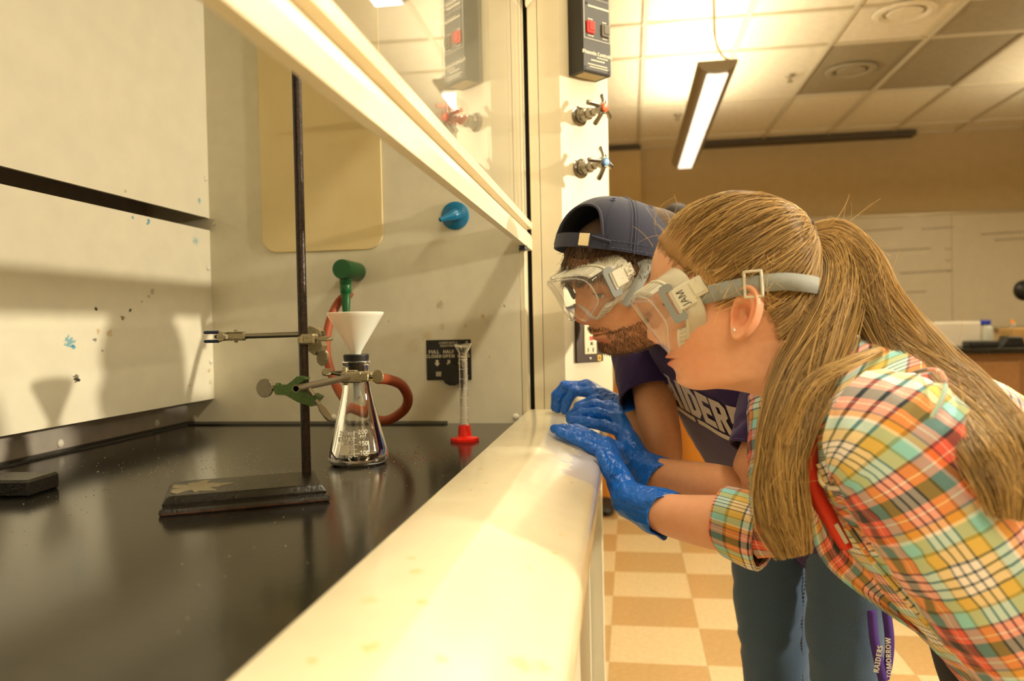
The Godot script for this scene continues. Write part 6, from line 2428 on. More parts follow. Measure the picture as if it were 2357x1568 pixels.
# ================= the man in the backwards cap
func man():
	var t := thing("person", "bearded man in purple shirt, goggles and backwards navy cap, bending behind the woman", "person", Vector3(0.36, 0, -1.52))
	var k := Vector2(0.000533, 0.000505)
	var head := Transform3D(Basis(Vector3(-0.8956, -0.1591, 0.4156), Vector3(-0.1341, 0.987, 0.0888), Vector3(-0.4243, 0.0238, -0.9052)).orthonormalized().scaled(Vector3.ONE * 1.045), Vector3(-0.0123, 1.1565, -1.275))
	var raise := Basis(Vector3(0, 0, 1), 0.297)
	var chin := raise * Vector3(-(1588 - 1650) * k.x, -(896 - 650) * k.y, 0)
	var pose := head * Transform3D(raise, Vector3(0.098, -0.004, 0) - chin).affine_inverse()    # the head's own upright axes, chin at the origin
	# body
	var b := MB.new()
	b.tint = func(p: Vector3) -> Color:
		var q := head.affine_inverse() * p
		var lip := exp(-pow((q.y + 0.1025) / 0.0085, 4)) * exp(-pow(q.z / 0.023, 4)) * smoothstep(0.03, 0.045, q.x)
		var c := Color(1, 1, 1).lerp(Color(0.84, 0.42, 0.40), lip * 0.9)
		var nose := exp(-pow((q - Vector3(0.086, -0.068, 0)).length() / 0.026, 2))
		return c.lerp(Color(1.02, 0.72, 0.66), nose * 0.6)
	head_mesh(b, head, k, 1.02, 1.0, 88, 6, 20.6)
	limb(b, [head * Vector3(-0.045, -0.062, 0), head * Vector3(-0.085, -0.066, 0), Vector3(0.135, 1.09, -1.22), Vector3(0.165, 1.06, -1.25)], [Vector3(0, 0, 0.05), Vector3(0, 0, 0.052), Vector3(0, 0, 0.056), Vector3(0.02, 0, 0.08)], [Vector3(0.01, 0.052, 0), Vector3(0.01, 0.052, 0), Vector3(0.02, 0.055, 0), Vector3(0.04, 0.06, 0)], 28, 5)
	var rs := Vector3(0.02, 1.113, -1.53)
	var ls := Vector3(0.239, 1.005, -1.172)
	var re := Vector3(0.048, 0.862, -1.335)
	var le := Vector3(0.173, 0.829, -1.118)
	# neck and trunk
	limb(b, [Vector3(0.12, 1.095, -1.215), Vector3(0.15, 1.07, -1.24), Vector3(0.19, 1.0, -1.30), Vector3(0.27, 0.85, -1.42), Vector3(0.34, 0.72, -1.52)], [Vector3(0.03, -0.02, 0.04), Vector3(0.06, -0.04, 0.08), Vector3(0.07, -0.05, 0.11), Vector3(0.07, -0.05, 0.10), Vector3(0.07, -0.05, 0.10)], [Vector3(-0.05, -0.03, 0.015), Vector3(-0.06, -0.05, 0.02), Vector3(-0.06, -0.05, 0.02), Vector3(-0.06, -0.05, 0.02), Vector3(-0.06, -0.05, 0.02)], 24, 4)
	for s in [-1, 1]:
		ear_mesh(b, head * Transform3D(Basis(Vector3(0, 0, 1), 0.1) * Basis(Vector3.UP, 0.3 * s), Vector3(-(1716 - 1650) * k.x, -(722 - 650) * k.y, 0.071 * s)) * Transform3D(Basis(Vector3(1, 0, 0), Vector3(0, 1, 0), Vector3(0, 0, s)), Vector3.ZERO))
	# arms, each one run from the shoulder to the wrist
	arm(b, [rs, rs.lerp(re, 0.5) + Vector3(0.0, 0.0, 0.0), re + Vector3(0.0, 0.02, -0.005), re + Vector3(0.004, -0.018, 0.004), re.lerp(Vector3(-0.003, 0.8996, -1.44), 0.35), Vector3(-0.003, 0.9000, -1.44), Vector3(-0.022, 0.912, -1.462)], [0.042, 0.037, 0.034, 0.034, 0.034, 0.027, 0.026], Vector3(1, 0.2, 0.2), 28, 7)
	arm(b, [ls, ls.lerp(le, 0.55), le + Vector3(0.004, 0.03, 0.0), le + Vector3(0.002, -0.012, 0.0), le.lerp(Vector3(0.0278, 0.8307, -1.26), 0.3) + Vector3(0, -0.004, 0), Vector3(0.0278, 0.8310, -1.26), Vector3(0.012, 0.842, -1.277)], [0.048, 0.043, 0.04, 0.039, 0.0375, 0.0275, 0.026], Vector3(0, 0.2, 1), 28, 7)
	putw("body", b, M.skin_m, t, "face, neck and bare arms")
	eyes(t, head, k, 7.6, Vector3(0.93, 0.15, -0.22))
	man_hair(t, head, k)
	# goggles
	var tilt := Transform3D(Basis(Vector3(0, 0, 1), -0.30), Vector3(0.0475, -0.0095, 0.0))
	var g: Node3D = goggles(t, head * tilt, 0.062, -0.006, "", 0.82, 0.5, 1.9)
	strap(g, [head * Vector3(0.008, 0.001, -0.0800), head * Vector3(-0.0188, 0.0075, -0.0805), head * Vector3(-0.0568, 0.0087, -0.0700), head * Vector3(-0.092, 0.0085, -0.046), head * Vector3(-0.114, 0.008, 0.0)], 0.018, head * Vector3(-0.02, 0.0, 0))
	strap(g, [head * Vector3(-0.006, 0.006, -0.0835), head * Vector3(0.0175, -0.0242, -0.0825), head * Vector3(0.0367, -0.0487, -0.0755)], 0.016, head * Vector3(-0.02, 0.0, 0), "strap_tail")
	cap_(t, head * Transform3D(Basis(Vector3(0, 0, 1), 0.29), Vector3(0.001, 0.0195, 0)))
	# left hand, nearer, and right hand on the sill
	glove(t, Vector3(0.0084, 0.8437, -1.279), Vector3(0.0278, 0.8307, -1.26),
		[Vector3(-0.0125, 0.8915, -1.295), Vector3(-0.0208, 0.913, -1.315), Vector3(-0.0282, 0.9245, -1.338), Vector3(-0.0361, 0.9276, -1.360)],
		[[Vector3(-0.0444, 0.9035, -1.3), Vector3(-0.0733, 0.9085, -1.305), Vector3(-0.0981, 0.9105, -1.31)], [Vector3(-0.0568, 0.9222, -1.32), Vector3(-0.0827, 0.9202, -1.325), Vector3(-0.1032, 0.9100, -1.33)], [Vector3(-0.0629, 0.9335, -1.343), Vector3(-0.0879, 0.9271, -1.347), Vector3(-0.1058, 0.913, -1.352)], [Vector3(-0.0625, 0.9324, -1.367), Vector3(-0.0819, 0.9275, -1.372), Vector3(-0.0953, 0.9158, -1.376)]],
		[Vector3(-0.0052, 0.858, -1.27), Vector3(-0.0188, 0.8698, -1.262), Vector3(-0.0365, 0.8800, -1.268)], 0.0098, 0.041, "blue nitrile glove on the left hand")
	glove(t, Vector3(-0.0235, 0.9135, -1.464), Vector3(-0.003, 0.9000, -1.44),
		[Vector3(-0.071, 0.9424, -1.475), Vector3(-0.08, 0.9515, -1.495), Vector3(-0.0852, 0.9533, -1.515), Vector3(-0.0862, 0.9503, -1.532)],
		[[Vector3(-0.1063, 0.9465, -1.478), Vector3(-0.1208, 0.9258, -1.48), Vector3(-0.1255, 0.909, -1.482)], [Vector3(-0.1217, 0.9517, -1.498), Vector3(-0.1366, 0.9299, -1.5), Vector3(-0.1405, 0.910, -1.502)], [Vector3(-0.1275, 0.9535, -1.517), Vector3(-0.1451, 0.9348, -1.519), Vector3(-0.1483, 0.9108, -1.521)], [Vector3(-0.1247, 0.9504, -1.535), Vector3(-0.1383, 0.9347, -1.538), Vector3(-0.1422, 0.9141, -1.54)]],
		[Vector3(-0.0425, 0.9197, -1.455), Vector3(-0.0679, 0.9304, -1.455), Vector3(-0.099, 0.9195, -1.46)], 0.0098, 0.034, "blue nitrile glove on the right hand")
	man_clothes(t, rs, ls, re, le)


func man_hair(t: Node3D, head: Transform3D, k: Vector2):
	var hair := Node3D.new()
	hair.name = "hair"
	t.add_child(hair, true)
	hair.position = -t.position
	var at_ := func(a: float, r: float) -> Vector3:
		return head_at(a, r, k, 1.02, 1.0)
	var scalp := Scalp.new(at_)
	# scalp hair under the cap, fringe and sideburns
	var b := MB.new()
	var rows := []
	for i in 45:
		var row := PackedVector3Array()
		for j in 72:
			var p: Vector3 = at_.call(i / 4.0, TAU * j / 72)
			var u := 1650 - p.x / k.x
			var v := 650 - p.y / k.y
			var inside := smoothstep(-10, 10, ramp([[1480, 585], [1520, 600], [1560, 605], [1600, 625], [1660, 660], [1690, 720], [1720, 690], [1760, 740], [1900, 800]], u) - v)
			row.append(head * (p + (p - scalp.mid).normalized() * lerpf(-0.006, 0.003, inside)))
		rows.append(row)
	b.grid(rows, true)
	puts("hair_base", b, M.scalp_m, hair)
	var paths := []
	var cols := []
	for s in 1500:   # fringe brushed sideways below the strap, and round the temples
		var a := rng.randf_range(-1.9, 1.2)
		var tt := rng.randf_range(3.0, 5.4) + 0.55 * absf(a)
		var p: Vector3 = at_.call(tt, a)
		var n := (p - scalp.mid).normalized()
		p += n * rng.randf_range(0.002, 0.006)
		var d := (Vector3(0.25, -0.75, 0.0) + Vector3(0, 0, 0.5 * (1.0 if a > -0.25 else -0.6)) + Vector3(rng.randfn(0, 0.25), rng.randfn(0, 0.25), rng.randfn(0, 0.25))).normalized()
		var path := PackedVector3Array()
		for i in 7:
			path.append(head * p)
			p += d * rng.randf_range(0.0022, 0.0036)
			var m := (p - scalp.mid)
			var far := scalp.far(m.normalized())
			if m.length() < far + 0.0015:
				p = scalp.mid + m.normalized() * (far + 0.002)
		paths.append(path)
		cols.append(dark_hair_colour(clampf(0.4 + rng.randfn(0, 0.22), 0, 1)))
	stuff(puts("fringe", strands(paths, 0.00042, cols, 0.4), M.hair, hair))
	# beard and moustache: short hairs, growing down along jaw and cheek
	paths = []
	cols = []
	var tries := 0
	while paths.size() < 5200 and tries < 40000:
		tries += 1
		var tt := rng.randf_range(9.9, 21.0)
		var a := rng.randf_range(-1.75, 1.75)
		var p: Vector3 = at_.call(tt, a)
		var z := absf(p.z)
		var ok := false
		if tt < 11.55:
			ok = z < 0.027 and tt > 10.35 + z * 10.0 or z > 0.052 and absf(a) > 1.2 or (z > 0.024 and z < 0.034 and tt > 10.9)
		elif tt < 15.2:
			ok = (z > 0.0255 and tt > 11.3 + (0.062 - z) * 60.0 * (0.55 if z < 0.05 else 1.0)) or (z > 0.0255 and z < 0.036) or (tt > 14.75 and z < 0.012)
		else:
			ok = true
		if not ok or (tt > 19 and rng.randf() < 0.5):
			continue
		var q: Vector3 = at_.call(tt + 0.3, a)
		var down := (q - p).normalized()
		var e: Vector3 = at_.call(tt, a + 0.05)
		var n := down.cross(e - p).normalized()
		if n.dot(p - scalp.mid) < 0:
			n = -n
		var long := 0.0075 if tt > 15 else 0.0055
		var d := (down * 0.8 + n * 0.55 + Vector3(rng.randfn(0, 0.22), rng.randfn(0, 0.22), rng.randfn(0, 0.22))).normalized()
		if tt < 11.55 and z < 0.03:
			d = (d + Vector3(0, -0.1, signf(p.z) * 0.7)).normalized()
		var path := PackedVector3Array()
		p -= n * 0.0008
		for i in 5:
			path.append(head * p)
			p += d * long / 4.0 * rng.randf_range(0.7, 1.25)
			d = (d + Vector3(0, -0.12, 0) + Vector3(rng.randfn(0, 0.1), rng.randfn(0, 0.1), rng.randfn(0, 0.1))).normalized()
		paths.append(path)
		cols.append(dark_hair_colour(clampf(0.45 + rng.randfn(0, 0.22), 0, 1)))
	stuff(puts("beard", strands(paths, 0.00026, cols, 0.5), M.hair, hair))
	# eyebrows
	paths = []
	cols = []
	for s in 320:
		var sgn := -1 if s % 2 else 1
		var z := rng.randf_range(0.010, 0.050)
		var tt := 6.5 - 0.35 * sin((z - 0.01) / 0.04 * 2.2) + rng.randfn(0, 0.12)
		var a := asin(clampf(z / 0.074, 0, 1)) * sgn
		var p: Vector3 = at_.call(tt, a)
		var path := PackedVector3Array()
		for i in 4:
			path.append(head * (p + Vector3(0.0008 + 0.0006 * i, 0.0006 * i, 0.0016 * i * sgn)))
		paths.append(path)
		cols.append(dark_hair_colour(rng.randf_range(0.0, 0.35)))
	stuff(puts("eyebrows", strands(paths, 0.0003, cols, 0.4), M.hair, hair))


func cap_(t: Node3D, pose: Transform3D):
	var c := Node3D.new()
	c.name = "baseball_cap"
	t.add_child(c, true)
	c.position = -t.position
	c.set_meta("label", "navy cloth cap worn backwards with a metal strap buckle")
	var mid := Vector3.ZERO
	var swing := -0.36   # the opening sits a little to the wearer's left
	var surf := func(az: float, el: float, out: float) -> Vector3:    # az 0 is the wearer's front
		var r := Vector3(0.099, 0.0885, 0.0865)
		var ce := pow(cos(el), 0.8)
		az += swing
		var p := Vector3(ce * cos(az), pow(sin(el), 0.92), ce * sin(az))
		return pose * (mid + Vector3(0, 0.004 * cos(az + swing), 0) + p * (r + Vector3.ONE * out))
	# crown, with an arched opening over the forehead
	var b := MB.new()
	for layer in 2:
		var out := 0.0015 * layer
		var rows := []
		for i in 19:
			var row := PackedVector3Array()
			for j in 97:
				var az := lerpf(0.60, TAU - 0.60, j / 96.0)
				var el := PI / 2 * i / 18.0
				# panels bulge between the seams
				row.append(surf.call(az, el, out + 0.0011 * absf(sin(az * 3))))
			rows.append(row)
		b.grid(rows, false, [], [], 0)
	puts("crown", b, M.navy, c)
	b = MB.new()
	var rows2 := []
	for i in 11:
		var row := PackedVector3Array()
		for j in 25:
			var az := lerpf(-0.60, 0.60, j / 24.0)
			var low := 0.80 - 0.25 * pow(az / 0.6, 2) - 0.5 * pow(absf(az / 0.6), 6)
			row.append(surf.call(az, lerpf(low, PI / 2, i / 10.0), 0.001 + 0.0011 * absf(sin(az * 3))))
		rows2.append(row)
	b.grid(rows2, false, [], [], 0)
	puts("front_arch", b, M.navy, c)
	# hem of the opening
	b = MB.new()
	var arch := PackedVector3Array()
	for j in 33:
		var az := lerpf(-0.61, 0.61, j / 32.0)
		arch.append(surf.call(az, 0.80 - 0.25 * pow(az / 0.6, 2) - 0.5 * pow(minf(absf(az / 0.6), 1), 6), 0.002))
	b.tube(arch, 0.0022, 8, true)
	puts("opening_hem", b, M.navy, c)
	# sweatband edge and strap across the opening
	b = MB.new()
	var rows3 := []
	for i in 5:
		var row := PackedVector3Array()
		for j in 33:
			row.append(surf.call(lerpf(-0.66, 0.66, j / 32.0), [0.0, 0.0, 0.20, 0.20, 0.0][i], [0.0, 0.0035, 0.0035, 0.0, 0.0][i]))
		rows3.append(row)
	b.grid(rows3, false, [], [false, true, true, true, true], 0)
	puts("closing_strap", b, M.navy, c)
	b = MB.new()
	var bp: Vector3 = surf.call(-0.30, 0.095, 0.005)
	var bt: Vector3 = ((surf.call(-0.25, 0.095, 0.005) - surf.call(-0.35, 0.095, 0.005)) as Vector3).normalized()
	var bu := (pose.basis.y - bt * bt.dot(pose.basis.y)).normalized()
	b.box(bp, Vector3(0.0175, 0.0195, 0.003), Basis(bt, bu, bt.cross(bu)), 0.001)
	puts("metal_buckle", b, M.metal_buckle, c)
	b = MB.new()
	var tail := PackedVector3Array()
	for j in 9:
		tail.append(surf.call(-0.42 - 0.035 * j, 0.15 - 0.006 * j, 0.0045))
	b.tube(tail, 0.0022, 6)
	puts("strap_end", b, M.navy, c)
	# seams with stitching, eyelets, button
	b = MB.new()
	var st := MB.new()
	for s in 6:
		var az := PI / 6 + PI / 3 * s + (0.0 if s else 0.1)
		az = PI / 3 * s
		if s == 0:
			continue
		var line := PackedVector3Array()
		for i in 20:
			line.append(surf.call(az, PI / 2 * i / 20.0, 0.0016))
		b.tube(line, 0.0014, 6, false)
		for o in [-0.045, 0.045]:
			for i in 44:
				var el := 0.02 + 1.25 * i / 44.0
				st.rod(surf.call(az + o / maxf(cos(el), 0.3), el, 0.0026), surf.call(az + o / maxf(cos(el), 0.3), el + 0.017, 0.0026), 0.0004, 4)
		st.tube(arr([surf.call(az + 0.5, 0.98, 0.0026), surf.call(az + 0.56, 1.0, 0.003), surf.call(az + 0.56, 1.06, 0.003), surf.call(az + 0.5, 1.08, 0.0026), surf.call(az + 0.44, 1.05, 0.003), surf.call(az + 0.44, 1.0, 0.003), surf.call(az + 0.5, 0.98, 0.0026)]), 0.0009, 5, false)
	for j in 70:
		var az := lerpf(0.7, TAU - 0.7, j / 70.0)
		for el in [0.03, 0.13]:
			st.rod(surf.call(az, el, 0.0024), surf.call(az + 0.05, el, 0.0024), 0.0004, 4)
	puts("seams", b, M.navy, c)
	puts("stitching", st, M.navy_thread, c)
	b = MB.new()
	b.lathe(PackedVector2Array([Vector2(0.0085, -0.001), Vector2(0.0088, 0.002), Vector2(0.007, 0.0048), Vector2(0.003, 0.006), Vector2(0, 0.0062)]), pose * Transform3D(Basis(), mid + Vector3(0, 0.0895, 0)), 20)
	puts("top_button", b, M.navy, c)
	# peak at the back
	b = MB.new()
	var rows4 := []
	for q in [[0.0, 0.0], [0.03, 0.0], [0.065, -0.004], [0.072, -0.006], [0.072, -0.009], [0.03, -0.003], [0.0, -0.003]]:
		var row := PackedVector3Array()
		for j in 25:
			var az := lerpf(PI - 0.85, PI + 0.85, j / 24.0) - swing
			var f: float = q[0] * cos((az + swing - PI) * 1.75) if q[0] > 0 else 0.0
			var p: Vector3 = surf.call(az, 0.03, 0.001)
			row.append(p + pose.basis * Vector3(-maxf(f, 0), q[1] * cos((az + swing - PI) * 1.7) - 0.02 * absf(sin(az + swing)) * f / 0.07, 0))
		rows4.append(row)
	b.grid(rows4, false, [], [], 0)
	puts("peak", b, M.navy, c)


func man_clothes(t: Node3D, rs: Vector3, ls: Vector3, re: Vector3, le: Vector3):
	# T-shirt
	var shirt := Node3D.new()
	shirt.name = "purple_shirt"
	t.add_child(shirt, true)
	shirt.position = -t.position
	shirt.set_meta("label", "dark purple T-shirt with large pale block lettering")
	var lat := (ls - rs).normalized()
	var spine := [Vector3(0.1325, 1.1166, -1.2523), Vector3(0.1449, 1.0938, -1.2679), Vector3(0.1687, 1.0493, -1.3041), Vector3(0.2122, 0.9644, -1.3714), Vector3(0.2743, 0.8475, -1.4645), Vector3(0.3364, 0.7336, -1.5577), Vector3(0.3571, 0.6870, -1.5887)]
	var sides := []
	var fronts := []
	var wid := [0.068, 0.105, 0.162, 0.175, 0.17, 0.165, 0.16]
	var dep := [0.066, 0.085, 0.108, 0.118, 0.118, 0.112, 0.105]
	for i in spine.size():
		var tt: Vector3 = (spine[mini(i + 1, 6)] - spine[maxi(i - 1, 0)]).normalized()
		var s := (lat - tt * lat.dot(tt)).normalized()
		sides.append(s * wid[i])
		fronts.append(tt.cross(s).normalized() * dep[i])
	var b := MB.new()
	limb(b, spine, sides, fronts, 64, 6, 1.0, 0.0045, 9.0, 0.55)
	puts("shirt_body", b, M.purple, shirt)
	for s in [[rs, re, Vector3(0.03, -0.01, 0.04)], [ls, le, Vector3(-0.02, 0.015, -0.035)]]:
		b = MB.new()
		var a: Vector3 = s[0]
		var e: Vector3 = s[1]
		arm(b, [a + s[2], a + (e - a) * 0.02, a.lerp(e, 0.25), a.lerp(e, 0.5), a.lerp(e, 0.7)], [0.07, 0.07, 0.067, 0.063, 0.06], Vector3(0.3, 0.2, 1), 32, 6, 1.0, 1.0, 0.004, 16.0)
		puts("sleeve", b, M.purple, shirt)
		b = MB.new()
		var hem := PackedVector3Array()
		var d := (e - a).normalized()
		var u := d.cross(Vector3(0.3, 0.2, 1)).normalized()
		for j in 33:
			hem.append(a.lerp(e, 0.695) + (u * cos(TAU * j / 32) + d.cross(u) * sin(TAU * j / 32)) * 0.0595)
		b.tube(hem, 0.0022, 6, false)
		puts("sleeve_hem", b, M.purple, shirt)
	# lettering on the chest: heavy slab letters laid on the cloth
	var dn := ((spine[4] - spine[2]) as Vector3).normalized()
	var out := dn.cross(lat).normalized()
	if out.x > 0:
		out = -out
	var chest := func(a: float, s: float) -> Vector3:    # a across to the wearer's left, s down from the collar
		var f := clampf(s / 0.112 + 2.0, 0, 5.99)
		var i := int(f)
		var c: Vector3 = spine[i].lerp(spine[i + 1], f - i)
		var w: float = lerpf(wid[i], wid[i + 1], f - i)
		var d: float = lerpf(dep[i], dep[i + 1], f - i)
		var ca := clampf(a / w, -0.99, 0.99)
		var ang := acos(signf(ca) * pow(absf(ca), 1.0 / 0.55))
		return c + lat * a + out * (d * pow(sin(ang), 0.55) + 0.0035)
	var glyph := {
		"R": [[[0, 0], [0, 10], [5.2, 10], [7, 8.6], [7, 5.8], [5.6, 4.6], [7.4, 0], [4.6, 0], [3.2, 4.1], [2.7, 4.1], [2.7, 0]], [[2.7, 6.0], [4.3, 6.0], [4.3, 8.1], [2.7, 8.1]]],
		"A": [[[0, 0], [2.2, 10], [5.4, 10], [7.6, 0], [4.9, 0], [4.6, 2.0], [3.0, 2.0], [2.7, 0]], [[3.3, 4.0], [4.3, 4.0], [3.8, 7.2]]],
		"I": [[[0, 0], [0, 10], [2.8, 10], [2.8, 0]], []],
		"D": [[[0, 0], [0, 10], [4.6, 10], [7, 7.6], [7, 2.4], [4.6, 0]], [[2.7, 2.2], [4.3, 2.6], [4.3, 7.4], [2.7, 7.8]]],
		"E": [[[0, 0], [0, 10], [6.4, 10], [6.4, 7.7], [2.7, 7.7], [2.7, 6.2], [5.8, 6.2], [5.8, 3.9], [2.7, 3.9], [2.7, 2.3], [6.4, 2.3], [6.4, 0]], []],
		"S": [[[0, 0], [0, 2.4], [4.2, 2.4], [4.2, 3.9], [0, 4.6], [0, 10], [6.8, 10], [6.8, 7.7], [2.6, 7.7], [2.6, 6.2], [6.8, 5.6], [6.8, 0]], []]}
	var pen := 0.0
	var unit := 0.0051
	b = MB.new()
	for ch in "RAIDERS":
		var g: Array = glyph[ch]
		var wide := 0.0
		for q in g[0]:
			wide = maxf(wide, q[0])
		# cut each letter into small cells so that it follows the cloth
		var poly := PackedVector2Array()
		for q in g[0]:
			poly.append(Vector2(q[0], q[1]))
		var hole := PackedVector2Array()
		for q in g[1]:
			hole.append(Vector2(q[0], q[1]))
		var stepx := 0.5
		var x := 0.0
		while x < wide:
			var y := 0.0
			while y < 10.0:
				var cell := PackedVector2Array([Vector2(x, y), Vector2(x + stepx, y), Vector2(x + stepx, y + 1.0), Vector2(x, y + 1.0)])
				for piece in Geometry2D.intersect_polygons(poly, cell):
					var parts := [piece]
					if hole.size():
						parts = Geometry2D.clip_polygons(piece, hole)
					for w in parts:
						var tri := Geometry2D.triangulate_polygon(w)
						for i in range(0, tri.size(), 3):
							var p := []
							for m in 3:
								var v: Vector2 = w[tri[i + m]]
								p.append(chest.call(-0.128 + (pen + v.x) * unit, 0.088 - v.y * unit * 1.35))
							if ((p[1] - p[0]) as Vector3).cross(p[2] - p[0]).dot(out) > 0:
								b.flat(p[0], p[2], p[1])
							else:
								b.flat(p[0], p[1], p[2])
				y += 1.0
			x += stepx
		pen += wide + 0.7
	# the bar under the word
	for i in 60:
		var x0 := -0.128 + (pen - 0.7) * unit * i / 60.0
		var x1 := -0.128 + (pen - 0.7) * unit * (i + 1) / 60.0
		if i == 25 or i == 26:
			continue
		var y0 := 0.093 + 0.001 * sin(i * 0.35)
		b.flat(chest.call(x0, y0), chest.call(x1, y0), chest.call(x1, y0 + 0.011))
		b.flat(chest.call(x0, y0), chest.call(x1, y0 + 0.011), chest.call(x0, y0 + 0.011))
	puts("chest_lettering", b, M.print_white, shirt)
	# jeans
	b = MB.new()
	arm(b, [Vector3(0.335, 0.80, -1.53), Vector3(0.285, 0.70, -1.575), Vector3(0.268, 0.62, -1.585), Vector3(0.267, 0.50, -1.585), Vector3(0.272, 0.40, -1.585), Vector3(0.28, 0.25, -1.60), Vector3(0.285, 0.06, -1.61)], [0.11, 0.092, 0.077, 0.072, 0.064, 0.062, 0.06], Vector3.BACK, 32, 7, 1.0, 1.0, 0.005, 9.0)
	arm(b, [Vector3(0.40, 0.80, -1.45), Vector3(0.382, 0.70, -1.44), Vector3(0.372, 0.62, -1.44), Vector3(0.364, 0.50, -1.44), Vector3(0.37, 0.42, -1.44), Vector3(0.378, 0.25, -1.45), Vector3(0.385, 0.06, -1.46)], [0.11, 0.088, 0.07, 0.064, 0.062, 0.06, 0.058], Vector3.BACK, 32, 7, 1.0, 1.0, 0.005, 9.0)
	b.ball(Vector3(0.375, 0.80, -1.49), Vector3(0.15, 0.1, 0.15))
	putw("jeans", b, M.denim, t, "faded blue jeans")
	b = MB.new()
	var seam := curve([Vector3(0.318, 0.72, -1.505), Vector3(0.318, 0.62, -1.52), Vector3(0.312, 0.50, -1.53), Vector3(0.312, 0.40, -1.535), Vector3(0.316, 0.25, -1.548)], 16)
	for i in range(0, seam.size() - 1):
		b.rod(seam[i], seam[i].lerp(seam[i + 1], 0.6), 0.0016, 5)
	putw("jeans_seam", b, M.thread, t)
	for s in [[Vector3(0.27, 0, -1.59)], [Vector3(0.37, 0, -1.44)]]:
		b = MB.new()
		var f := Vector3(-0.8, 0, 0.6)
		limb(b, [s[0] - f * 0.09 + Vector3(0, 0.05, 0), s[0] - f * 0.03 + Vector3(0, 0.05, 0), s[0] + f * 0.08 + Vector3(0, 0.036, 0), s[0] + f * 0.16 + Vector3(0, 0.027, 0), s[0] + f * 0.185 + Vector3(0, 0.024, 0)], [Vector3(0.6, 0, 0.8) * 0.022, Vector3(0.6, 0, 0.8) * 0.044, Vector3(0.6, 0, 0.8) * 0.05, Vector3(0.6, 0, 0.8) * 0.038, Vector3(0.6, 0, 0.8) * 0.012], [Vector3(0, 0.04, 0), Vector3(0, 0.05, 0), Vector3(0, 0.035, 0), Vector3(0, 0.026, 0), Vector3(0, 0.012, 0)], 20, 4)
		putw("shoe", b, M.leather, t)
	# lanyard hanging from the pocket
	var lan := Node3D.new()
	lan.name = "lanyard"
	t.add_child(lan, true)
	lan.position = -t.position
	lan.set_meta("label", "purple lanyard with white lettering hanging from the pocket")
	for s in [[[Vector3(0.389, 0.585, -1.366), Vector3(0.391, 0.54, -1.362), Vector3(0.398, 0.50, -1.362), Vector3(0.405, 0.468, -1.364)], "RAIDERS", -0.16], [[Vector3(0.413, 0.585, -1.37), Vector3(0.417, 0.54, -1.368), Vector3(0.415, 0.50, -1.368), Vector3(0.408, 0.468, -1.367)], "TOMORROW", 0.02]]:
		b = MB.new()
		var c := curve(s[0], 6)
		var rows := []
		for i in c.size():
			rows.append(arr([c[i] + Vector3(-0.0075, 0, 0), c[i] + Vector3(0.0075, 0.002, 0), c[i] + Vector3(0.0075, 0.002, -0.0012), c[i] + Vector3(-0.0075, 0, -0.0012)]))
		b.grid(rows, true)
		puts("ribbon", b, mat(rgb("3c1a78"), 0.7), lan)
		lettering(s[1], 0.0115, M.white_print, lan, Transform3D(Basis(Vector3.BACK, PI / 2 + s[2]), (c[8] + c[14]) / 2 + Vector3(0.0, 0.0, 0.001)), "Droid Sans", 700)


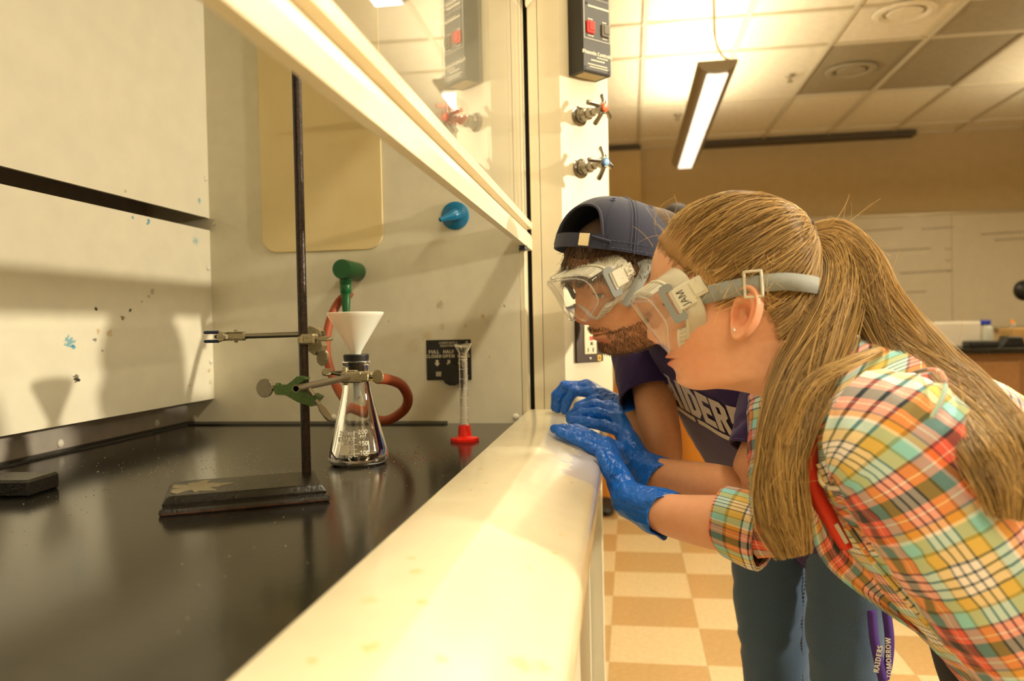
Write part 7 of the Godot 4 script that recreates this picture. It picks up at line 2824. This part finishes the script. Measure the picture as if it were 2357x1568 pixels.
# ================= the third person, far behind, almost hidden
func bystander():
	var t := thing("person", "blurred person in orange trousers and black coat standing behind the bearded man", "person", Vector3(0.14, 0, -4.55))
	var b := MB.new()
	var z := -4.55
	b.ball(Vector3(0.27, 1.62, z), Vector3(0.075, 0.11, 0.095), Basis(), 24, 16)
	b.rod(Vector3(0.25, 1.42, z), Vector3(0.265, 1.54, z), 0.055)
	limb(b, [Vector3(0.24, 1.46, z), Vector3(0.22, 1.36, z), Vector3(0.18, 1.1, z), Vector3(0.16, 0.9, z)], [Vector3(0.1, 0, 0), Vector3(0.17, 0, 0), Vector3(0.14, 0, 0), Vector3(0.15, 0, 0)], [Vector3(0, 0, 0.07), Vector3(0, 0, 0.09), Vector3(0, 0, 0.09), Vector3(0, 0, 0.1)], 20, 4)
	putw("body", b, M.skin_m, t)
	b = MB.new()
	b.ball(Vector3(0.275, 1.67, z - 0.012), Vector3(0.085, 0.085, 0.1), Basis(), 24, 12)
	putw("hair", b, mat(rgb("1e150d"), 0.8), t, "dark hair")
	b = MB.new()
	arm(b, [Vector3(0.1, 0.95, z), Vector3(0.0, 0.75, z), Vector3(-0.045, 0.55, z), Vector3(-0.09, 0.32, z), Vector3(-0.13, 0.07, z)], [0.11, 0.09, 0.075, 0.065, 0.06], Vector3.BACK)
	arm(b, [Vector3(0.23, 0.95, z), Vector3(0.31, 0.72, z), Vector3(0.34, 0.5, z), Vector3(0.36, 0.3, z), Vector3(0.375, 0.07, z)], [0.11, 0.1, 0.088, 0.08, 0.07], Vector3.BACK)
	putw("trousers", b, cloth(grainy(rgb("b9741f"), rgb("c9862c"), 0.9, 12.0)), t, "orange-brown trousers")
	b = MB.new()
	limb(b, [Vector3(0.235, 1.48, z), Vector3(0.22, 1.38, z), Vector3(0.19, 1.1, z), Vector3(0.13, 0.85, z), Vector3(0.045, 0.58, z), Vector3(0.05, 0.54, z)], [Vector3(0.12, 0, 0), Vector3(0.2, 0, 0), Vector3(0.18, 0, 0), Vector3(0.15, 0, 0), Vector3(0.1, 0, 0), Vector3(0.095, 0, 0)], [Vector3(0, 0, 0.09), Vector3(0, 0, 0.12), Vector3(0, 0, 0.12), Vector3(0, 0, 0.12), Vector3(0, 0, 0.11), Vector3(0, 0, 0.1)], 28, 5, 1.0, 0.006, 8.0)
	for s in [-1, 1]:
		arm(b, [Vector3(0.22 + 0.17 * s, 1.4, z), Vector3(0.22 + 0.22 * s, 1.15, z), Vector3(0.21 + 0.21 * s, 0.92, z + 0.06)], [0.065, 0.055, 0.045], Vector3.BACK)
	putw("coat", b, cloth(mat(rgb("11110f"), 0.9)), t, "long black coat")
	for x in [-0.14, 0.375]:
		b = MB.new()
		limb(b, [Vector3(x, 0.045, z - 0.08), Vector3(x, 0.05, z - 0.02), Vector3(x - 0.01, 0.036, z + 0.1), Vector3(x - 0.015, 0.026, z + 0.17), Vector3(x - 0.015, 0.022, z + 0.19)], [Vector3(0.025, 0, 0), Vector3(0.044, 0, 0), Vector3(0.05, 0, 0), Vector3(0.04, 0, 0), Vector3(0.012, 0, 0)], [Vector3(0, 0.035, 0), Vector3(0, 0.05, 0), Vector3(0, 0.035, 0), Vector3(0, 0.025, 0), Vector3(0, 0.01, 0)], 20, 4)
		putw("shoe", b, M.leather, t)


# ---------------------------------------------------------------- bench at the right, out of focus
func bench_things():
	var z := -5.2
	var t := thing("lab_bench", "long laboratory bench with a black top under the whiteboard at the right", "bench", Vector3(3.1, 0, z - 0.15))
	var b := MB.new()
	b.box(Vector3(0, 0.872, 0), Vector3(2.8, 0.034, 0.9), Basis(), 0.004)
	put("bench_top", b, M.counter, t)
	b = MB.new()
	b.box(Vector3(0, 0.43, -0.02), Vector3(2.7, 0.85, 0.8), Basis(), 0.004)
	put("cabinet", b, grainy(rgb("8a6238"), rgb("9a7044"), 0.6, 4.0), t)
	for k in 5:
		b = MB.new()
		b.box(Vector3(-1.1 + 0.55 * k, 0.45, 0.388), Vector3(0.5, 0.72, 0.02), Basis(), 0.004)
		put("door", b, grainy(rgb("936a3e"), rgb("a0764a"), 0.6, 4.0), t)
	b = MB.new()
	b.box(Vector3.ZERO, Vector3(0.30, 0.15, 0.2), Basis(), 0.006)
	b.box(Vector3(0.05, 0.075, 0), Vector3(0.2, 0.012, 0.19), Basis(), 0.004)
	var o := put("foam_box", b, grainy(rgb("d6d0c2"), rgb("dfd9cc"), 0.8, 10.0))
	o.position = Vector3(1.97, 0.965, z - 0.05)
	single(o, "white foam box on the far bench, left of the blue-capped bottle", "box")
	t = thing("reagent_bottle", "white plastic bottle with a blue screw cap on the far bench", "bottle", Vector3(2.156, 0.889, z + 0.02))
	b = MB.new()
	b.lathe(PackedVector2Array([Vector2(0, 0), Vector2(0.038, 0), Vector2(0.042, 0.005), Vector2(0.042, 0.105), Vector2(0.036, 0.12), Vector2(0.024, 0.13), Vector2(0.024, 0.14), Vector2(0, 0.14)]), Transform3D(), 28)
	put("bottle_body", b, mat(rgb("b9bcb0"), 0.4), t)
	b = MB.new()
	b.lathe(PackedVector2Array([Vector2(0.028, 0.133), Vector2(0.029, 0.135), Vector2(0.029, 0.16), Vector2(0.027, 0.163), Vector2(0, 0.163)]), Transform3D(), 24)
	put("screw_cap", b, mat(rgb("1230b4"), 0.4), t)
	b = MB.new()
	b.box(Vector3(0, 0.055, 0), Vector3(0.26, 0.11, 0.2), Basis(), 0.006)
	o = put("tan_box", b, grainy(rgb("b28e52"), rgb("bd995e"), 0.8, 6.0))
	o.position = Vector3(2.40, 0.889, z + 0.02)
	single(o, "tan cardboard box on the far bench at the right edge", "box")
	t = thing("dropper_bottle", "small bottle with an orange-yellow cap on the tan box", "bottle", Vector3(2.31, 0.999, z + 0.02))
	b = MB.new()
	b.lathe(PackedVector2Array([Vector2(0, 0), Vector2(0.016, 0), Vector2(0.017, 0.003), Vector2(0.017, 0.022), Vector2(0.01, 0.03), Vector2(0, 0.03)]), Transform3D(), 20)
	put("bottle_body", b, mat(rgb("a9a196"), 0.3), t)
	b = MB.new()
	b.lathe(PackedVector2Array([Vector2(0.0115, 0.028), Vector2(0.012, 0.045), Vector2(0.009, 0.05), Vector2(0, 0.05)]), Transform3D(), 20)
	put("cap", b, mat(rgb("e89410"), 0.4), t)
	b = MB.new()
	b.prism(PackedVector2Array([Vector2(-0.07, 0), Vector2(0.07, 0), Vector2(0.05, 0.06), Vector2(-0.03, 0.065)]), 0.1, Transform3D(Basis(), Vector3.ZERO), 0.006)
	o = put("black_case", b, M.black)
	o.position = Vector3(2.235, 0.889, z + 0.1)
	single(o, "black case on the far bench between the bottle and the tan box", "case")
	b = MB.new()
	b.box(Vector3.ZERO, Vector3(0.16, 0.04, 0.12), Basis(), 0.008)
	o = put("black_tray", b, M.black)
	o.position = Vector3(2.06, 0.909, z + 0.18)
	single(o, "low black tray on the far bench in front of the white bottle", "tray")
	# round black shape at the right edge, unidentified; base and arm are added
	t = thing("black_fixture", "rounded black fixture at the right edge above the far bench", "lamp", Vector3(2.62, 0.889, z - 0.2))
	b = MB.new()
	b.lathe(PackedVector2Array([Vector2(0, 0), Vector2(0.07, 0), Vector2(0.07, 0.012), Vector2(0.012, 0.022), Vector2(0, 0.022)]), Transform3D(), 24)
	put("base", b, M.black, t)
	b = MB.new()
	b.tube(curve([Vector3(0, 0.02, 0), Vector3(0.03, 0.2, 0), Vector3(0.01, 0.34, 0), Vector3(-0.09, 0.36, 0)], 6), 0.008, 8)
	put("arm", b, M.black, t)
	b = MB.new()
	b.ball(Vector3(-0.14, 0.345, 0), Vector3(0.062, 0.066, 0.062), Basis(), 24, 14)
	put("lamp_head", b, M.black, t)
